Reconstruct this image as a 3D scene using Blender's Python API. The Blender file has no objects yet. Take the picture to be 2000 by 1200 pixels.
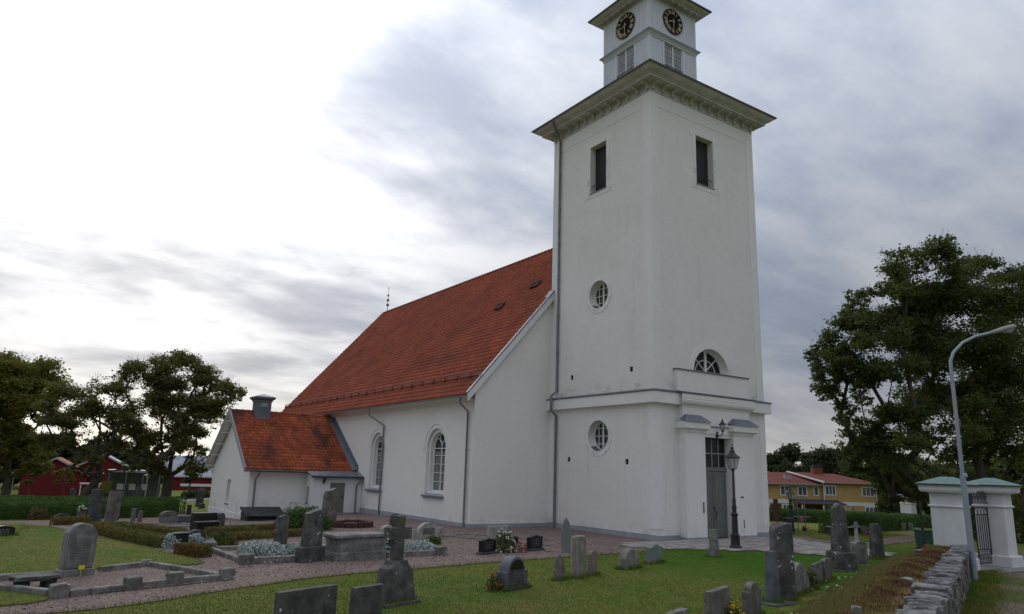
import bpy, math, random
import numpy as np
from mathutils import Vector, Matrix, geometry
random.seed(7); rng = np.random.default_rng(7)
SC = bpy.context.scene
COL = SC.collection

# ------------------------------------------------------------------ camera
YAW, PITCH, ROLL, FPX = -0.593374, 0.222051, 0.031042, 1404.11
CAM = Vector((-25.0016, -24.6679, 3.0))
fwd = Vector((-math.sin(YAW)*math.cos(PITCH), math.cos(YAW)*math.cos(PITCH), math.sin(PITCH)))
rgt0 = Vector((math.cos(YAW), math.sin(YAW), 0)); up0 = rgt0.cross(fwd)
rgt = rgt0*math.cos(ROLL)+up0*math.sin(ROLL); upv = -rgt0*math.sin(ROLL)+up0*math.cos(ROLL)
cd = bpy.data.cameras.new('camera'); cam = bpy.data.objects.new('camera', cd); COL.objects.link(cam)
cam.matrix_world = Matrix(((rgt.x, upv.x, -fwd.x, CAM.x), (rgt.y, upv.y, -fwd.y, CAM.y), (rgt.z, upv.z, -fwd.z, CAM.z), (0, 0, 0, 1)))
cd.sensor_fit = 'HORIZONTAL'; cd.sensor_width = 36; cd.lens = FPX/2000*36; cd.clip_start = 0.1; cd.clip_end = 3000
SC.camera = cam

# ------------------------------------------------------------------ sky and sun
SUN = Vector((0.101, 0.913, 0.395)).normalized()
SUN_EL = math.asin(SUN.z); SUN_AZ = math.atan2(SUN.x, SUN.y)
world = bpy.data.worlds.new('World'); SC.world = world; world.use_nodes = True
def make_world():
    nt = world.node_tree; nt.nodes.clear(); N = nt.nodes.new; L = nt.links.new
    def math_(op, a, b=None, c=None, clamp=False):
        n = N('ShaderNodeMath'); n.operation = op; n.use_clamp = clamp
        for i, v in enumerate((a, b, c)):
            if v is None: continue
            if isinstance(v, (int, float)): n.inputs[i].default_value = v
            else: L(v, n.inputs[i])
        return n.outputs[0]
    def ramp(v, pts):
        n = N('ShaderNodeValToRGB'); cr = n.color_ramp
        while len(cr.elements) < len(pts): cr.elements.new(0.5)
        for e, (p, c) in zip(cr.elements, pts):
            e.position = p; e.color = (*c, 1) if not isinstance(c, (int, float)) else (c, c, c, 1)
        L(v, n.inputs[0]); return n.outputs[0]
    tc = N('ShaderNodeTexCoord').outputs['Generated']
    sep = N('ShaderNodeSeparateXYZ'); L(tc, sep.inputs[0])
    z = math_('MAXIMUM', sep.outputs[2], 0.0)
    den = math_('ADD', z, 0.24)
    px = math_('DIVIDE', sep.outputs[0], den); py = math_('DIVIDE', sep.outputs[1], den)
    cmb = N('ShaderNodeCombineXYZ'); L(px, cmb.inputs[0]); L(py, cmb.inputs[1])
    def noise(scale, detail, rough, off, rot=0.0, st=(1, 1, 1), dist=0.0):
        mp = N('ShaderNodeMapping'); mp.inputs['Location'].default_value = off; mp.inputs['Rotation'].default_value = (0, 0, rot)
        mp.inputs['Scale'].default_value = st; L(cmb.outputs[0], mp.inputs[0])
        n = N('ShaderNodeTexNoise'); n.inputs['Scale'].default_value = scale; n.inputs['Detail'].default_value = detail
        n.inputs['Roughness'].default_value = rough; n.inputs['Distortion'].default_value = dist; L(mp.outputs[0], n.inputs['Vector'])
        return n.outputs[0]
    n1 = noise(1.15, 6, 0.52, SKY_OFF1, 0.75, (1, 1.5, 1), 0.25)
    n2 = noise(4.2, 7, 0.55, SKY_OFF2, 0.85, (1, 1.7, 1), 0.2)
    nn = math_('ADD', math_('MULTIPLY', n1, 0.68), math_('MULTIPLY', n2, 0.32))
    dens = N('ShaderNodeMapRange'); dens.interpolation_type = 'SMOOTHSTEP'
    dens.inputs['From Min'].default_value = 0.37; dens.inputs['From Max'].default_value = 0.66; L(nn, dens.inputs[0])
    d = dens.outputs[0]                                   # 1 = thick dark cloud, 0 = thin bright cloud
    dp = N('ShaderNodeVectorMath'); dp.operation = 'DOT_PRODUCT'; L(tc, dp.inputs[0]); dp.inputs[1].default_value = SUN
    sd = math_('MAXIMUM', dp.outputs['Value'], 0.0)
    glow = math_('ADD', math_('MULTIPLY', math_('POWER', sd, 6.5), SKY_G1), math_('MULTIPLY', math_('POWER', sd, 15.0), SKY_G2))
    mix = N('ShaderNodeMix'); mix.data_type = 'RGBA'; L(d, mix.inputs['Factor'])
    mix.inputs[6].default_value = (0.63, 0.66, 0.72, 1); mix.inputs[7].default_value = (0.36, 0.415, 0.545, 1)
    # light through the cloud: thin cloud passes more of the sun's glow than thick cloud
    thru = math_('SUBTRACT', 1.0, math_('MULTIPLY', d, 0.68))
    gl = math_('MULTIPLY', glow, thru)
    # sky nearer the horizon is seen through more air: a little darker and bluer in the thick cloud
    low = N('ShaderNodeMapRange'); low.interpolation_type = 'SMOOTHSTEP'; L(sep.outputs[2], low.inputs[0])
    low.inputs['From Min'].default_value = 0.05; low.inputs['From Max'].default_value = 0.9
    low.inputs['To Min'].default_value = 0.55; low.inputs['To Max'].default_value = 1.62
    base = N('ShaderNodeVectorMath'); base.operation = 'SCALE'; L(mix.outputs[2], base.inputs[0]); L(low.outputs[0], base.inputs['Scale'])
    gcol = N('ShaderNodeVectorMath'); gcol.operation = 'SCALE'; gcol.inputs[0].default_value = (1.0, 0.99, 0.975); L(gl, gcol.inputs['Scale'])
    tot = N('ShaderNodeVectorMath'); tot.operation = 'ADD'; L(base.outputs[0], tot.inputs[0]); L(gcol.outputs[0], tot.inputs[1])
    # warm strip of clearing sky at the horizon
    hz = math_('MULTIPLY', math_('POWER', math_('SUBTRACT', 1.0, math_('MINIMUM', math_('MULTIPLY', z, 7.5), 1.0)), 2.0), math_('ADD', math_('MULTIPLY', math_('POWER', sd, 3.0), 0.75), 0.18))
    hcol = N('ShaderNodeVectorMath'); hcol.operation = 'SCALE'; hcol.inputs[0].default_value = (1.0, 0.86, 0.60); L(hz, hcol.inputs['Scale'])
    tot2 = N('ShaderNodeVectorMath'); tot2.operation = 'ADD'; L(tot.outputs[0], tot2.inputs[0]); L(hcol.outputs[0], tot2.inputs[1])
    bgc = N('ShaderNodeBackground'); bgc.inputs['Strength'].default_value = SKY_STR; L(tot2.outputs[0], bgc.inputs['Color'])
    sky = N('ShaderNodeTexSky'); sky.sky_type = 'NISHITA'; sky.sun_disc = False; sky.sun_elevation = SUN_EL; sky.sun_rotation = SUN_AZ
    sky.air_density = 1.0; sky.dust_density = 1.5
    bgs = N('ShaderNodeBackground'); bgs.inputs['Strength'].default_value = 0.06; L(sky.outputs[0], bgs.inputs['Color'])
    ms = N('ShaderNodeMixShader'); ms.inputs[0].default_value = 0.92
    L(bgs.outputs[0], ms.inputs[1]); L(bgc.outputs[0], ms.inputs[2])
    out = N('ShaderNodeOutputWorld'); L(ms.outputs[0], out.inputs[0])
SKY_OFF1, SKY_OFF2 = (0.3, 4.3, 0.0), (5.6, 18.3, 0.0)
SKY_G1, SKY_G2, SKY_STR = 0.50, 0.56, 1.0
make_world()
sl = bpy.data.lights.new('sun', 'SUN'); sl.energy = 0.55; sl.angle = math.radians(24); sl.color = (1.0, 0.95, 0.88)
so = bpy.data.objects.new('sun', sl); COL.objects.link(so); so.rotation_euler = (-SUN).to_track_quat('-Z', 'Y').to_euler()
SC.view_settings.view_transform = 'Standard'; SC.view_settings.look = 'None'; SC.view_settings.exposure = 0.0; SC.view_settings.gamma = 1.0
SC.view_settings.use_curve_mapping = False
SC.render.engine = 'CYCLES'
try:
    SC.cycles.use_denoising = True; SC.cycles.denoiser = 'OPENIMAGEDENOISE'
    SC.cycles.max_bounces = 6; SC.cycles.transparent_max_bounces = 8; SC.cycles.caustics_reflective = False; SC.cycles.caustics_refractive = False
except Exception: pass

# ------------------------------------------------------------------ terrain height
def sst(x, a, b):
    t = np.clip((x-a)/(b-a), 0, 1); return t*t*(3-2*t)
WP0 = (0.98, -12.9); WD = (-0.9262, -0.3771); WN = (-0.3771, 0.9262)     # outer edge of the churchyard wall: start, direction, inward normal
def ground_z(x, y, bank=True):
    x = np.asarray(x, float); y = np.asarray(y, float)
    r = np.hypot(x-CAM.x, y-CAM.y)
    cap = 80+45*sst(x, 10, 50)
    g = -.036*np.maximum(0, np.minimum(r, cap)-46)-.5*sst(-x, 5, 12)*sst(y, 9, 22)
    s = (x-WP0[0])*WD[0]+(y-WP0[1])*WD[1]; o = (x-WP0[0])*WN[0]+(y-WP0[1])*WN[1]
    if bank:
        g = g+.74*sst(-o, -3.4, -1.25)*sst(s, -1.2, 1.0)*(o > 0.78)*(1-sst(s, 40, 60))
    # the lane outside rises towards the photographer
    g = g+1.35*sst(s, 9, 27)*(o <= 0.02)*sst(-o, -0.02, 0.6)*(1-sst(s, 60, 90))
    return g
def gz(x, y): return float(ground_z(x, y))

# ------------------------------------------------------------------ materials
MATS = {}
class NT:
    def __init__(s, name, rough=0.8, spec=0.3, metal=0.0):
        s.m = bpy.data.materials.new(name); s.m.use_nodes = True; s.t = s.m.node_tree; s.t.nodes.clear()
        s.b = s.N('ShaderNodeBsdfPrincipled'); s.b.inputs['Roughness'].default_value = rough
        s.b.inputs['Specular IOR Level'].default_value = spec; s.b.inputs['Metallic'].default_value = metal
        s.o = s.N('ShaderNodeOutputMaterial'); s.L(s.b.outputs[0], s.o.inputs[0])
        s.co = s.N('ShaderNodeTexCoord').outputs['Object']
        MATS[name] = s.m
    def N(s, k): return s.t.nodes.new(k)
    def L(s, a, b): s.t.links.new(a, b)
    def map(s, scale=(1, 1, 1), loc=(0, 0, 0)):
        n = s.N('ShaderNodeMapping'); n.inputs['Scale'].default_value = scale; n.inputs['Location'].default_value = loc; s.L(s.co, n.inputs[0]); return n.outputs[0]
    def noise(s, scale, detail=4, rough=0.55, vec=None, dist=0.0):
        n = s.N('ShaderNodeTexNoise'); n.inputs['Scale'].default_value = scale; n.inputs['Detail'].default_value = detail
        n.inputs['Roughness'].default_value = rough; n.inputs['Distortion'].default_value = dist; s.L(vec or s.co, n.inputs['Vector']); return n.outputs[0]
    def rng(s, v, a, b, c=0.0, d=1.0):
        n = s.N('ShaderNodeMapRange'); n.interpolation_type = 'SMOOTHSTEP'
        for i, q in zip(('From Min', 'From Max', 'To Min', 'To Max'), (a, b, c, d)): n.inputs[i].default_value = q
        s.L(v, n.inputs[0]); return n.outputs[0]
    def mix(s, f, a, b, mode='MIX'):
        n = s.N('ShaderNodeMix'); n.data_type = 'RGBA'; n.blend_type = mode
        if isinstance(f, float): n.inputs[0].default_value = f
        else: s.L(f, n.inputs[0])
        for i, q in ((6, a), (7, b)):
            if isinstance(q, tuple): n.inputs[i].default_value = (*q, 1)
            else: s.L(q, n.inputs[i])
        return n.outputs[2]
    def island(s):
        return s.N('ShaderNodeNewGeometry').outputs['Random Per Island']
    def objrand(s):
        return s.N('ShaderNodeObjectInfo').outputs['Random']
    def mul(s, a, b):
        n = s.N('ShaderNodeMath'); n.operation = 'MULTIPLY'
        for i, q in enumerate((a, b)):
            if isinstance(q, (int, float)): n.inputs[i].default_value = q
            else: s.L(q, n.inputs[i])
        return n.outputs[0]
    def color(s, c):
        if isinstance(c, tuple): s.b.inputs['Base Color'].default_value = (*c, 1)
        else: s.L(c, s.b.inputs['Base Color'])
    def bump(s, h, strength=0.3, dist=0.02):
        n = s.N('ShaderNodeBump'); n.inputs['Strength'].default_value = strength; n.inputs['Distance'].default_value = dist
        s.L(h, n.inputs['Height']); s.L(n.outputs[0], s.b.inputs['Normal'])

def simple(name, c1, c2=None, scale=3.0, rough=0.8, spec=0.3, metal=0.0, bump=0.0, bscale=40.0, bdist=0.01, st=(1, 1, 1)):
    m = NT(name, rough, spec, metal)
    v = m.map(st)
    if c2: m.color(m.mix(m.rng(m.noise(scale, 6, 0.6, v), 0.3, 0.7), c1, c2))
    else: m.color(c1)
    if bump: m.bump(m.noise(bscale, 4, 0.6, v), bump, bdist)
    return m.m

def plaster(name, c, rough_bump, dirt=0.25, seed=0.0, soot_k=0.0):
    m = NT(name, 0.9, 0.15)
    big = m.rng(m.noise(0.35, 5, 0.6, m.map((1, 1, 1), (seed, 0, 0))), 0.3, 0.75)
    fine = m.rng(m.noise(7.0, 6, 0.65), 0.3, 0.7)
    col = m.mix(m.mul(big, 0.55), c, tuple(v*k for v, k in zip(c, (0.90, 0.89, 0.86))))
    col = m.mix(m.mul(fine, 0.35), col, tuple(v*k for v, k in zip(c, (0.86, 0.85, 0.83))))
    st = m.rng(m.noise(1.1, 6, 0.7, m.map((2.2, 2.2, 0.12))), 0.52, 0.8)          # rain streaks
    col = m.mix(m.mul(st, dirt), col, (0.36, 0.34, 0.30))
    pt = m.rng(m.noise(0.8, 2, 0.4, m.map((1, 1, 0.8), (seed*3, 4, 1)), 1.2), 0.53, 0.56)   # limewash patches
    col = m.mix(m.mul(pt, 0.5*dirt), col, tuple(v*0.78 for v in c))
    sp = m.N('ShaderNodeSeparateXYZ'); m.L(m.co, sp.inputs[0])
    foot = m.mul(m.rng(sp.outputs[2], -0.3, 1.1, 1, 0), m.rng(m.noise(2.2, 6, 0.7), 0.42, 0.68))   # splashed dirt at the foot
    col = m.mix(m.mul(foot, 0.5), col, (0.34, 0.325, 0.27))
    soot = m.mul(m.rng(sp.outputs[2], 7.02, 7.75, 1, 0), m.mul(m.rng(sp.outputs[2], 6.92, 7.0), m.rng(m.noise(1.6, 7, 0.75, m.map((1, 1, 1.6))), 0.46, 0.62)))
    col = m.mix(m.mul(soot, soot_k), col, (0.24, 0.235, 0.225))
    m.color(col)
    a = m.noise(16.0, 5, 0.7); m.bump(a, rough_bump, 0.03)
    return m.m
plaster('lime_plaster', (0.85, 0.825, 0.80), 0.8, 0.22, 0.0, 0.42)
plaster('smooth_plaster', (0.855, 0.84, 0.825), 0.15, 0.2, 3.0)
plaster('nave_plaster', (0.86, 0.84, 0.81), 0.35, 0.15, 9.0)
plaster('pillar_plaster', (0.70, 0.71, 0.72), 0.2, 0.55, 5.0)
simple('plinth_grey', (0.36, 0.38, 0.41), (0.27, 0.29, 0.32), 1.2, 0.85, bump=0.2)
simple('soot_stain', (0.25, 0.24, 0.22), (0.32, 0.31, 0.29), 8, 0.9)
simple('sheet_metal', (0.13, 0.145, 0.18), (0.18, 0.195, 0.23), 2.0, 0.45, 0.5, 0.35)
simple('pipe_metal', (0.22, 0.225, 0.24), (0.165, 0.17, 0.185), 3.0, 0.5, 0.5, 0.3)
simple('roof_sheet_dark', (0.055, 0.065, 0.06), (0.085, 0.09, 0.082), 1.5, 0.5, 0.4, 0.2)
simple('cornice_plaster', (0.60, 0.575, 0.57), (0.47, 0.45, 0.445), 1.5, 0.85, bump=0.15)
simple('white_wood', (0.66, 0.68, 0.73), (0.60, 0.62, 0.67), 2.0, 0.6, 0.3, st=(4, 4, 0.4))
simple('white_paint', (0.78, 0.78, 0.78), (0.72, 0.72, 0.72), 3.0, 0.55)
simple('grey_wood', (0.40, 0.41, 0.42), (0.33, 0.34, 0.35), 3.0, 0.7)
simple('door_green_grey', (0.165, 0.18, 0.165), (0.14, 0.155, 0.14), 2.5, 0.55, st=(3, 3, 0.3))
simple('shutter_black', (0.02, 0.019, 0.022), (0.035, 0.032, 0.034), 6.0, 0.6, st=(8, 8, 0.4))
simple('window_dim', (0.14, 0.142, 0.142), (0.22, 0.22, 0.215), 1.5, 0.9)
simple('hole_black', (0.012, 0.012, 0.013), None, rough=0.9)
simple('iron_black', (0.014, 0.014, 0.017), (0.03, 0.03, 0.032), 10, 0.5, 0.5)
simple('clock_black', (0.009, 0.010, 0.013), (0.014, 0.015, 0.018), 5, 0.85, 0.1)
simple('gold_leaf', (0.52, 0.40, 0.21), (0.42, 0.31, 0.16), 9, 0.4, 0.5, 0.35)
simple('curtain', (0.72, 0.72, 0.70), (0.52, 0.52, 0.52), 6, 0.9, st=(8, 8, 0.2))
m = NT('window_glass', 0.06, 0.5); m.color((0.03, 0.034, 0.04)); m.b.inputs['Alpha'].default_value = 0.25
m = NT('lantern_glass', 0.12, 0.5); m.color((0.55, 0.57, 0.58)); m.b.inputs['Alpha'].default_value = 0.45
m = NT('belfry_glass', 0.25, 0.5); m.color(m.mix(m.rng(m.noise(1.4, 3), 0.35, 0.65), (0.20, 0.205, 0.23), (0.30, 0.305, 0.33)))
simple('copper_green', (0.15, 0.235, 0.21), (0.20, 0.29, 0.265), 2.2, 0.65, 0.3)
simple('copper_edge', (0.02, 0.035, 0.033), None, rough=0.6)

def tile_mat(name, a, b, c, stain, dark=(0.055, 0.040, 0.033)):
    m = NT(name, 0.85, 0.2)
    r = m.island()
    col = m.mix(r, a, b)
    col = m.mix(m.rng(m.noise(0.55, 5, 0.6), 0.35, 0.7, 0, 0.75), col, c)
    sv = m.map((1.0, 0.45, 0.55))
    st = m.rng(m.noise(0.8, 7, 0.68, sv), 0.44, 0.68, 0, stain)
    col = m.mix(st, col, dark)
    m.color(col); m.bump(m.noise(30, 3), 0.2, 0.01)
    return m.m
tile_mat('nave_tile', (0.33, 0.084, 0.050), (0.42, 0.114, 0.062), (0.285, 0.076, 0.050), 0.34)
tile_mat('vestry_tile', (0.27, 0.062, 0.030), (0.42, 0.110, 0.045), (0.21, 0.052, 0.028), 0.9, (0.05, 0.035, 0.028))
tile_mat('barn_tile', (0.40, 0.11, 0.055), (0.46, 0.14, 0.07), (0.36, 0.10, 0.05), 0.2)
tile_mat('house_tile', (0.17, 0.054, 0.036), (0.20, 0.064, 0.042), (0.15, 0.05, 0.034), 0.2)

def stone_mat(name, a, b, lichen=0.0, lc=(0.55, 0.56, 0.52), moss=0.0, rough=0.8, spec=0.25, stain=0.0):
    m = NT(name, rough, spec)
    v = m.N('ShaderNodeVectorMath'); v.operation = 'ADD'; m.L(m.co, v.inputs[0]); m.L(m.objrand(), v.inputs[1]); v = v.outputs[0]
    col = m.mix(m.rng(m.noise(2.6, 7, 0.68, v), 0.36, 0.64), tuple(x*.72 for x in a), tuple(x*1.12 for x in b))
    col = m.mix(m.rng(m.noise(60, 2, 0.6, v), 0.45, 0.75, 0, 0.35), col, tuple(min(1, x*1.9) for x in a))
    if stain:
        mp = m.N('ShaderNodeMapping'); mp.inputs['Scale'].default_value = (5, 5, 0.5); m.L(v, mp.inputs[0])
        col = m.mix(m.rng(m.noise(1.5, 5, 0.6, mp.outputs[0]), 0.5, 0.75, 0, stain), col, tuple(x*0.45 for x in a))
    if moss: col = m.mix(m.rng(m.noise(3.1, 6, 0.7, v), 0.52, 0.7, 0, moss), col, (0.10, 0.10, 0.045))
    if lichen:
        vo = m.N('ShaderNodeTexVoronoi'); vo.inputs['Scale'].default_value = 7.5; vo.inputs['Randomness'].default_value = 1.0; m.L(v, vo.inputs['Vector'])
        mask = m.mul(m.rng(vo.outputs['Distance'], 0.16, 0.26, 1, 0), m.rng(m.noise(2.4, 2, 0.5, v), 0.5, 0.62, 0, lichen))
        col = m.mix(mask, col, lc)
    m.color(col); m.bump(m.noise(22, 6, 0.7, v), 0.35, 0.012)
    return m.m
stone_mat('granite_grey', (0.155, 0.15, 0.142), (0.225, 0.22, 0.21), 0.5, moss=0.35, stain=0.6)
stone_mat('granite_dark', (0.052, 0.053, 0.055), (0.085, 0.085, 0.084), 0.25, stain=0.4)
stone_mat('granite_dark_lichen', (0.066, 0.064, 0.062), (0.11, 0.107, 0.10), 1.0, moss=0.5, stain=0.5)
stone_mat('granite_brown', (0.125, 0.112, 0.102), (0.185, 0.168, 0.153), 0.4, moss=0.3, stain=0.45)
stone_mat('granite_pink', (0.24, 0.185, 0.165), (0.20, 0.17, 0.155), 0.1, moss=0.2, stain=0.4)
stone_mat('limestone_pale', (0.29, 0.28, 0.255), (0.36, 0.345, 0.315), 0.1, moss=0.15, stain=0.2)
stone_mat('slate_bluegrey', (0.085, 0.092, 0.112), (0.11, 0.118, 0.138), 0.0, rough=0.5, spec=0.4)
stone_mat('stone_palegrey', (0.215, 0.235, 0.23), (0.17, 0.19, 0.185), 0.15, moss=0.15, stain=0.35)
stone_mat('limestone_worn', (0.205, 0.19, 0.165), (0.26, 0.245, 0.215), 0.15, moss=0.35, stain=0.5)
stone_mat('polished_black', (0.010, 0.010, 0.013), (0.016, 0.016, 0.019), 0.0, rough=0.22, spec=0.45)
stone_mat('kerb_granite', (0.135, 0.128, 0.115), (0.215, 0.205, 0.19), 0.8, moss=0.6, stain=0.6)
stone_mat('wall_stone', (0.095, 0.095, 0.095), (0.215, 0.213, 0.21), 0.6, (0.42, 0.43, 0.42), moss=0.5, stain=0.3)
stone_mat('wall_stone_dark', (0.085, 0.078, 0.072), (0.165, 0.15, 0.135), 0.4, moss=0.5, stain=0.4)
stone_mat('paving_stone', (0.275, 0.25, 0.23), (0.345, 0.32, 0.30), 0.0, moss=0.12)
simple('engraving_dark', (0.05, 0.05, 0.052), None, rough=0.8)
simple('engraving_grey', (0.13, 0.125, 0.12), None, rough=0.8)
simple('engraving_pale', (0.26, 0.26, 0.26), None, rough=0.8)
simple('yellow_tag', (0.75, 0.62, 0.03), None, rough=0.6)

def grass_mat():
    m = NT('lawn_grass', 0.95, 0.1)
    big = m.rng(m.noise(0.16, 5, 0.6), 0.36, 0.62)
    mid = m.rng(m.noise(0.9, 6, 0.65), 0.40, 0.68)
    fine = m.rng(m.noise(26, 4, 0.7), 0.3, 0.7)
    col = m.mix(big, (0.090, 0.160, 0.021), (0.178, 0.172, 0.040))
    col = m.mix(m.mul(mid, 0.78), col, (0.225, 0.172, 0.055))
    col = m.mix(m.mul(fine, 0.5), col, (0.066, 0.125, 0.013))
    # the lawn nearer the church door is lush
    ge = m.N('ShaderNodeVectorMath'); ge.operation = 'DISTANCE'; m.L(m.co, ge.inputs[0]); ge.inputs[1].default_value = (1.5, -7.5, 0)
    lush = m.rng(ge.outputs['Value'], 4.0, 11.5, 0.9, 0.0)
    col = m.mix(lush, col, m.mix(fine, (0.052, 0.165, 0.011), (0.038, 0.120, 0.009)))
    m.color(col); m.bump(m.noise(45, 4, 0.8), 0.7, 0.05)
grass_mat()
m = NT('grass_blade', 0.8, 0.1); r = m.island()
m.color(m.mix(m.rng(m.noise(0.8, 4), 0.38, 0.65), m.mix(r, (0.088, 0.165, 0.020), (0.108, 0.185, 0.028)), m.mix(r, (0.180, 0.180, 0.042), (0.225, 0.195, 0.062))))
m = NT('dry_grass', 0.9, 0.1); m.color(m.mix(m.island(), (0.24, 0.19, 0.075), (0.14, 0.155, 0.045)))
m = NT('sedum_leaf', 0.85, 0.15); m.color(m.mix(m.rng(m.noise(1.3, 5, 0.65), 0.40, 0.62), m.mix(m.island(), (0.125, 0.060, 0.040), (0.185, 0.095, 0.060)), m.mix(m.island(), (0.27, 0.205, 0.06), (0.18, 0.17, 0.05))))
def gravel_mat():
    m = NT('gravel', 0.95, 0.1)
    col = m.mix(m.rng(m.noise(0.5, 5, 0.6), 0.35, 0.65), (0.200, 0.142, 0.118), (0.245, 0.182, 0.150))
    vo = m.N('ShaderNodeTexVoronoi'); vo.inputs['Scale'].default_value = 26; m.L(m.co, vo.inputs['Vector'])
    sp = m.N('ShaderNodeSeparateColor'); m.L(vo.outputs['Color'], sp.inputs[0])
    col = m.mix(m.rng(sp.outputs[0], 0.0, 1.0, 0, 0.65), col, (0.095, 0.066, 0.062))
    col = m.mix(m.rng(sp.outputs[1], 0.82, 0.9, 0, 0.55), col, (0.42, 0.37, 0.35))
    m.color(col); m.bump(vo.outputs['Distance'], 0.8, 0.03)
gravel_mat()
simple('earth', (0.10, 0.078, 0.06), (0.14, 0.105, 0.085), 2.0, 0.95, bump=0.6, bscale=18, bdist=0.05)
m = NT('lane_dirt', 0.95, 0.1)
q = m.mix(m.rng(m.noise(0.55, 7, 0.65), 0.43, 0.57), (0.20, 0.145, 0.12), (0.085, 0.105, 0.028))
q = m.mix(m.rng(m.noise(9, 5, 0.7), 0.4, 0.7, 0, 0.6), q, (0.10, 0.075, 0.05)); m.color(q); m.bump(m.noise(20, 5, 0.7), 0.7, 0.05)
simple('asphalt', (0.20, 0.195, 0.195), (0.24, 0.235, 0.23), 1.0, 0.95, bump=0.2)
simple('bark', (0.060, 0.050, 0.042), (0.095, 0.082, 0.068), 6, 0.95, bump=0.8, bscale=14, bdist=0.05, st=(1, 1, 0.3))

def leaf_mat(name, a, b, c, trans=0.48):
    m = NT(name, 0.65, 0.2)
    col = m.mix(m.island(), a, b)
    col = m.mix(m.rng(m.noise(0.45, 3), 0.4, 0.65), col, c)
    m.color(col)
    tr = m.N('ShaderNodeBsdfTranslucent'); m.L(m.mix(0.5, col, (0.10, 0.12, 0.02)), tr.inputs[0])
    mx = m.N('ShaderNodeMixShader'); mx.inputs[0].default_value = trans
    m.L(m.b.outputs[0], mx.inputs[1]); m.L(tr.outputs[0], mx.inputs[2]); m.L(mx.outputs[0], m.o.inputs[0])
    return m.m
leaf_mat('maple_leaf', (0.062, 0.096, 0.032), (0.094, 0.134, 0.042), (0.130, 0.155, 0.042))
leaf_mat('olive_leaf', (0.165, 0.185, 0.042), (0.225, 0.230, 0.050), (0.24, 0.20, 0.048))
leaf_mat('brown_leaf', (0.145, 0.145, 0.048), (0.200, 0.175, 0.058), (0.17, 0.175, 0.048))
leaf_mat('yellow_leaf', (0.16, 0.17, 0.025), (0.22, 0.21, 0.03), (0.12, 0.15, 0.02))
leaf_mat('far_leaf', (0.042, 0.060, 0.030), (0.062, 0.082, 0.036), (0.054, 0.070, 0.032), 0.2)
leaf_mat('hedge_leaf', (0.052, 0.108, 0.021), (0.076, 0.145, 0.028), (0.064, 0.122, 0.024), 0.2)
leaf_mat('box_leaf', (0.105, 0.112, 0.026), (0.145, 0.135, 0.032), (0.165, 0.092, 0.030), 0.2)
leaf_mat('silver_leaf', (0.36, 0.42, 0.40), (0.48, 0.54, 0.52), (0.42, 0.48, 0.46), 0.1)
leaf_mat('plant_leaf', (0.06, 0.09, 0.028), (0.10, 0.12, 0.04), (0.12, 0.12, 0.03), 0.2)
for n, c in dict(white_petal=(0.75, 0.75, 0.70), red_petal=(0.42, 0.02, 0.03), orange_petal=(0.65, 0.14, 0.01), yellow_petal=(0.72, 0.48, 0.02), pink_petal=(0.45, 0.10, 0.22), rust_petal=(0.17, 0.075, 0.04)).items():
    simple(n, c, tuple(v*0.7 for v in c), 30, 0.7)
def boards(name, a, b, per_m, axis=0):
    m = NT(name, 0.8, 0.2)
    col = m.mix(m.rng(m.noise(1.2, 5, 0.6, m.map((3, 3, 0.3))), 0.3, 0.7), a, b); m.color(col)
    return m.m
boards('barn_red', (0.165, 0.020, 0.020), (0.125, 0.016, 0.017), 6)
simple('yellow_brick', (0.47, 0.32, 0.125), (0.41, 0.275, 0.108), 1.5, 0.9, bump=0.2, bscale=12)
simple('house_white', (0.66, 0.66, 0.66), None, rough=0.7)
simple('roof_grey_metal', (0.27, 0.28, 0.32), (0.23, 0.24, 0.28), 1.0, 0.5, 0.4, 0.2)
simple('far_glass', (0.05, 0.055, 0.065), (0.12, 0.12, 0.13), 0.7, 0.15, 0.5)
simple('brick_red', (0.23, 0.07, 0.045), (0.18, 0.055, 0.04), 8, 0.9)
simple('guard_red', (0.36, 0.17, 0.14), (0.28, 0.12, 0.10), 3, 0.8)
simple('galvanised', (0.28, 0.315, 0.37), (0.33, 0.37, 0.42), 3, 0.5, 0.5, 0.3)
simple('lamp_head_grey', (0.36, 0.35, 0.33), (0.30, 0.29, 0.27), 4, 0.6)
simple('bin_green', (0.018, 0.07, 0.045), (0.025, 0.085, 0.055), 4, 0.5)
simple('planter_rust', (0.10, 0.045, 0.04), (0.06, 0.035, 0.03), 8, 0.9, bump=0.4)
simple('felt_black', (0.035, 0.037, 0.042), (0.05, 0.052, 0.058), 3, 0.85)

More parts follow.
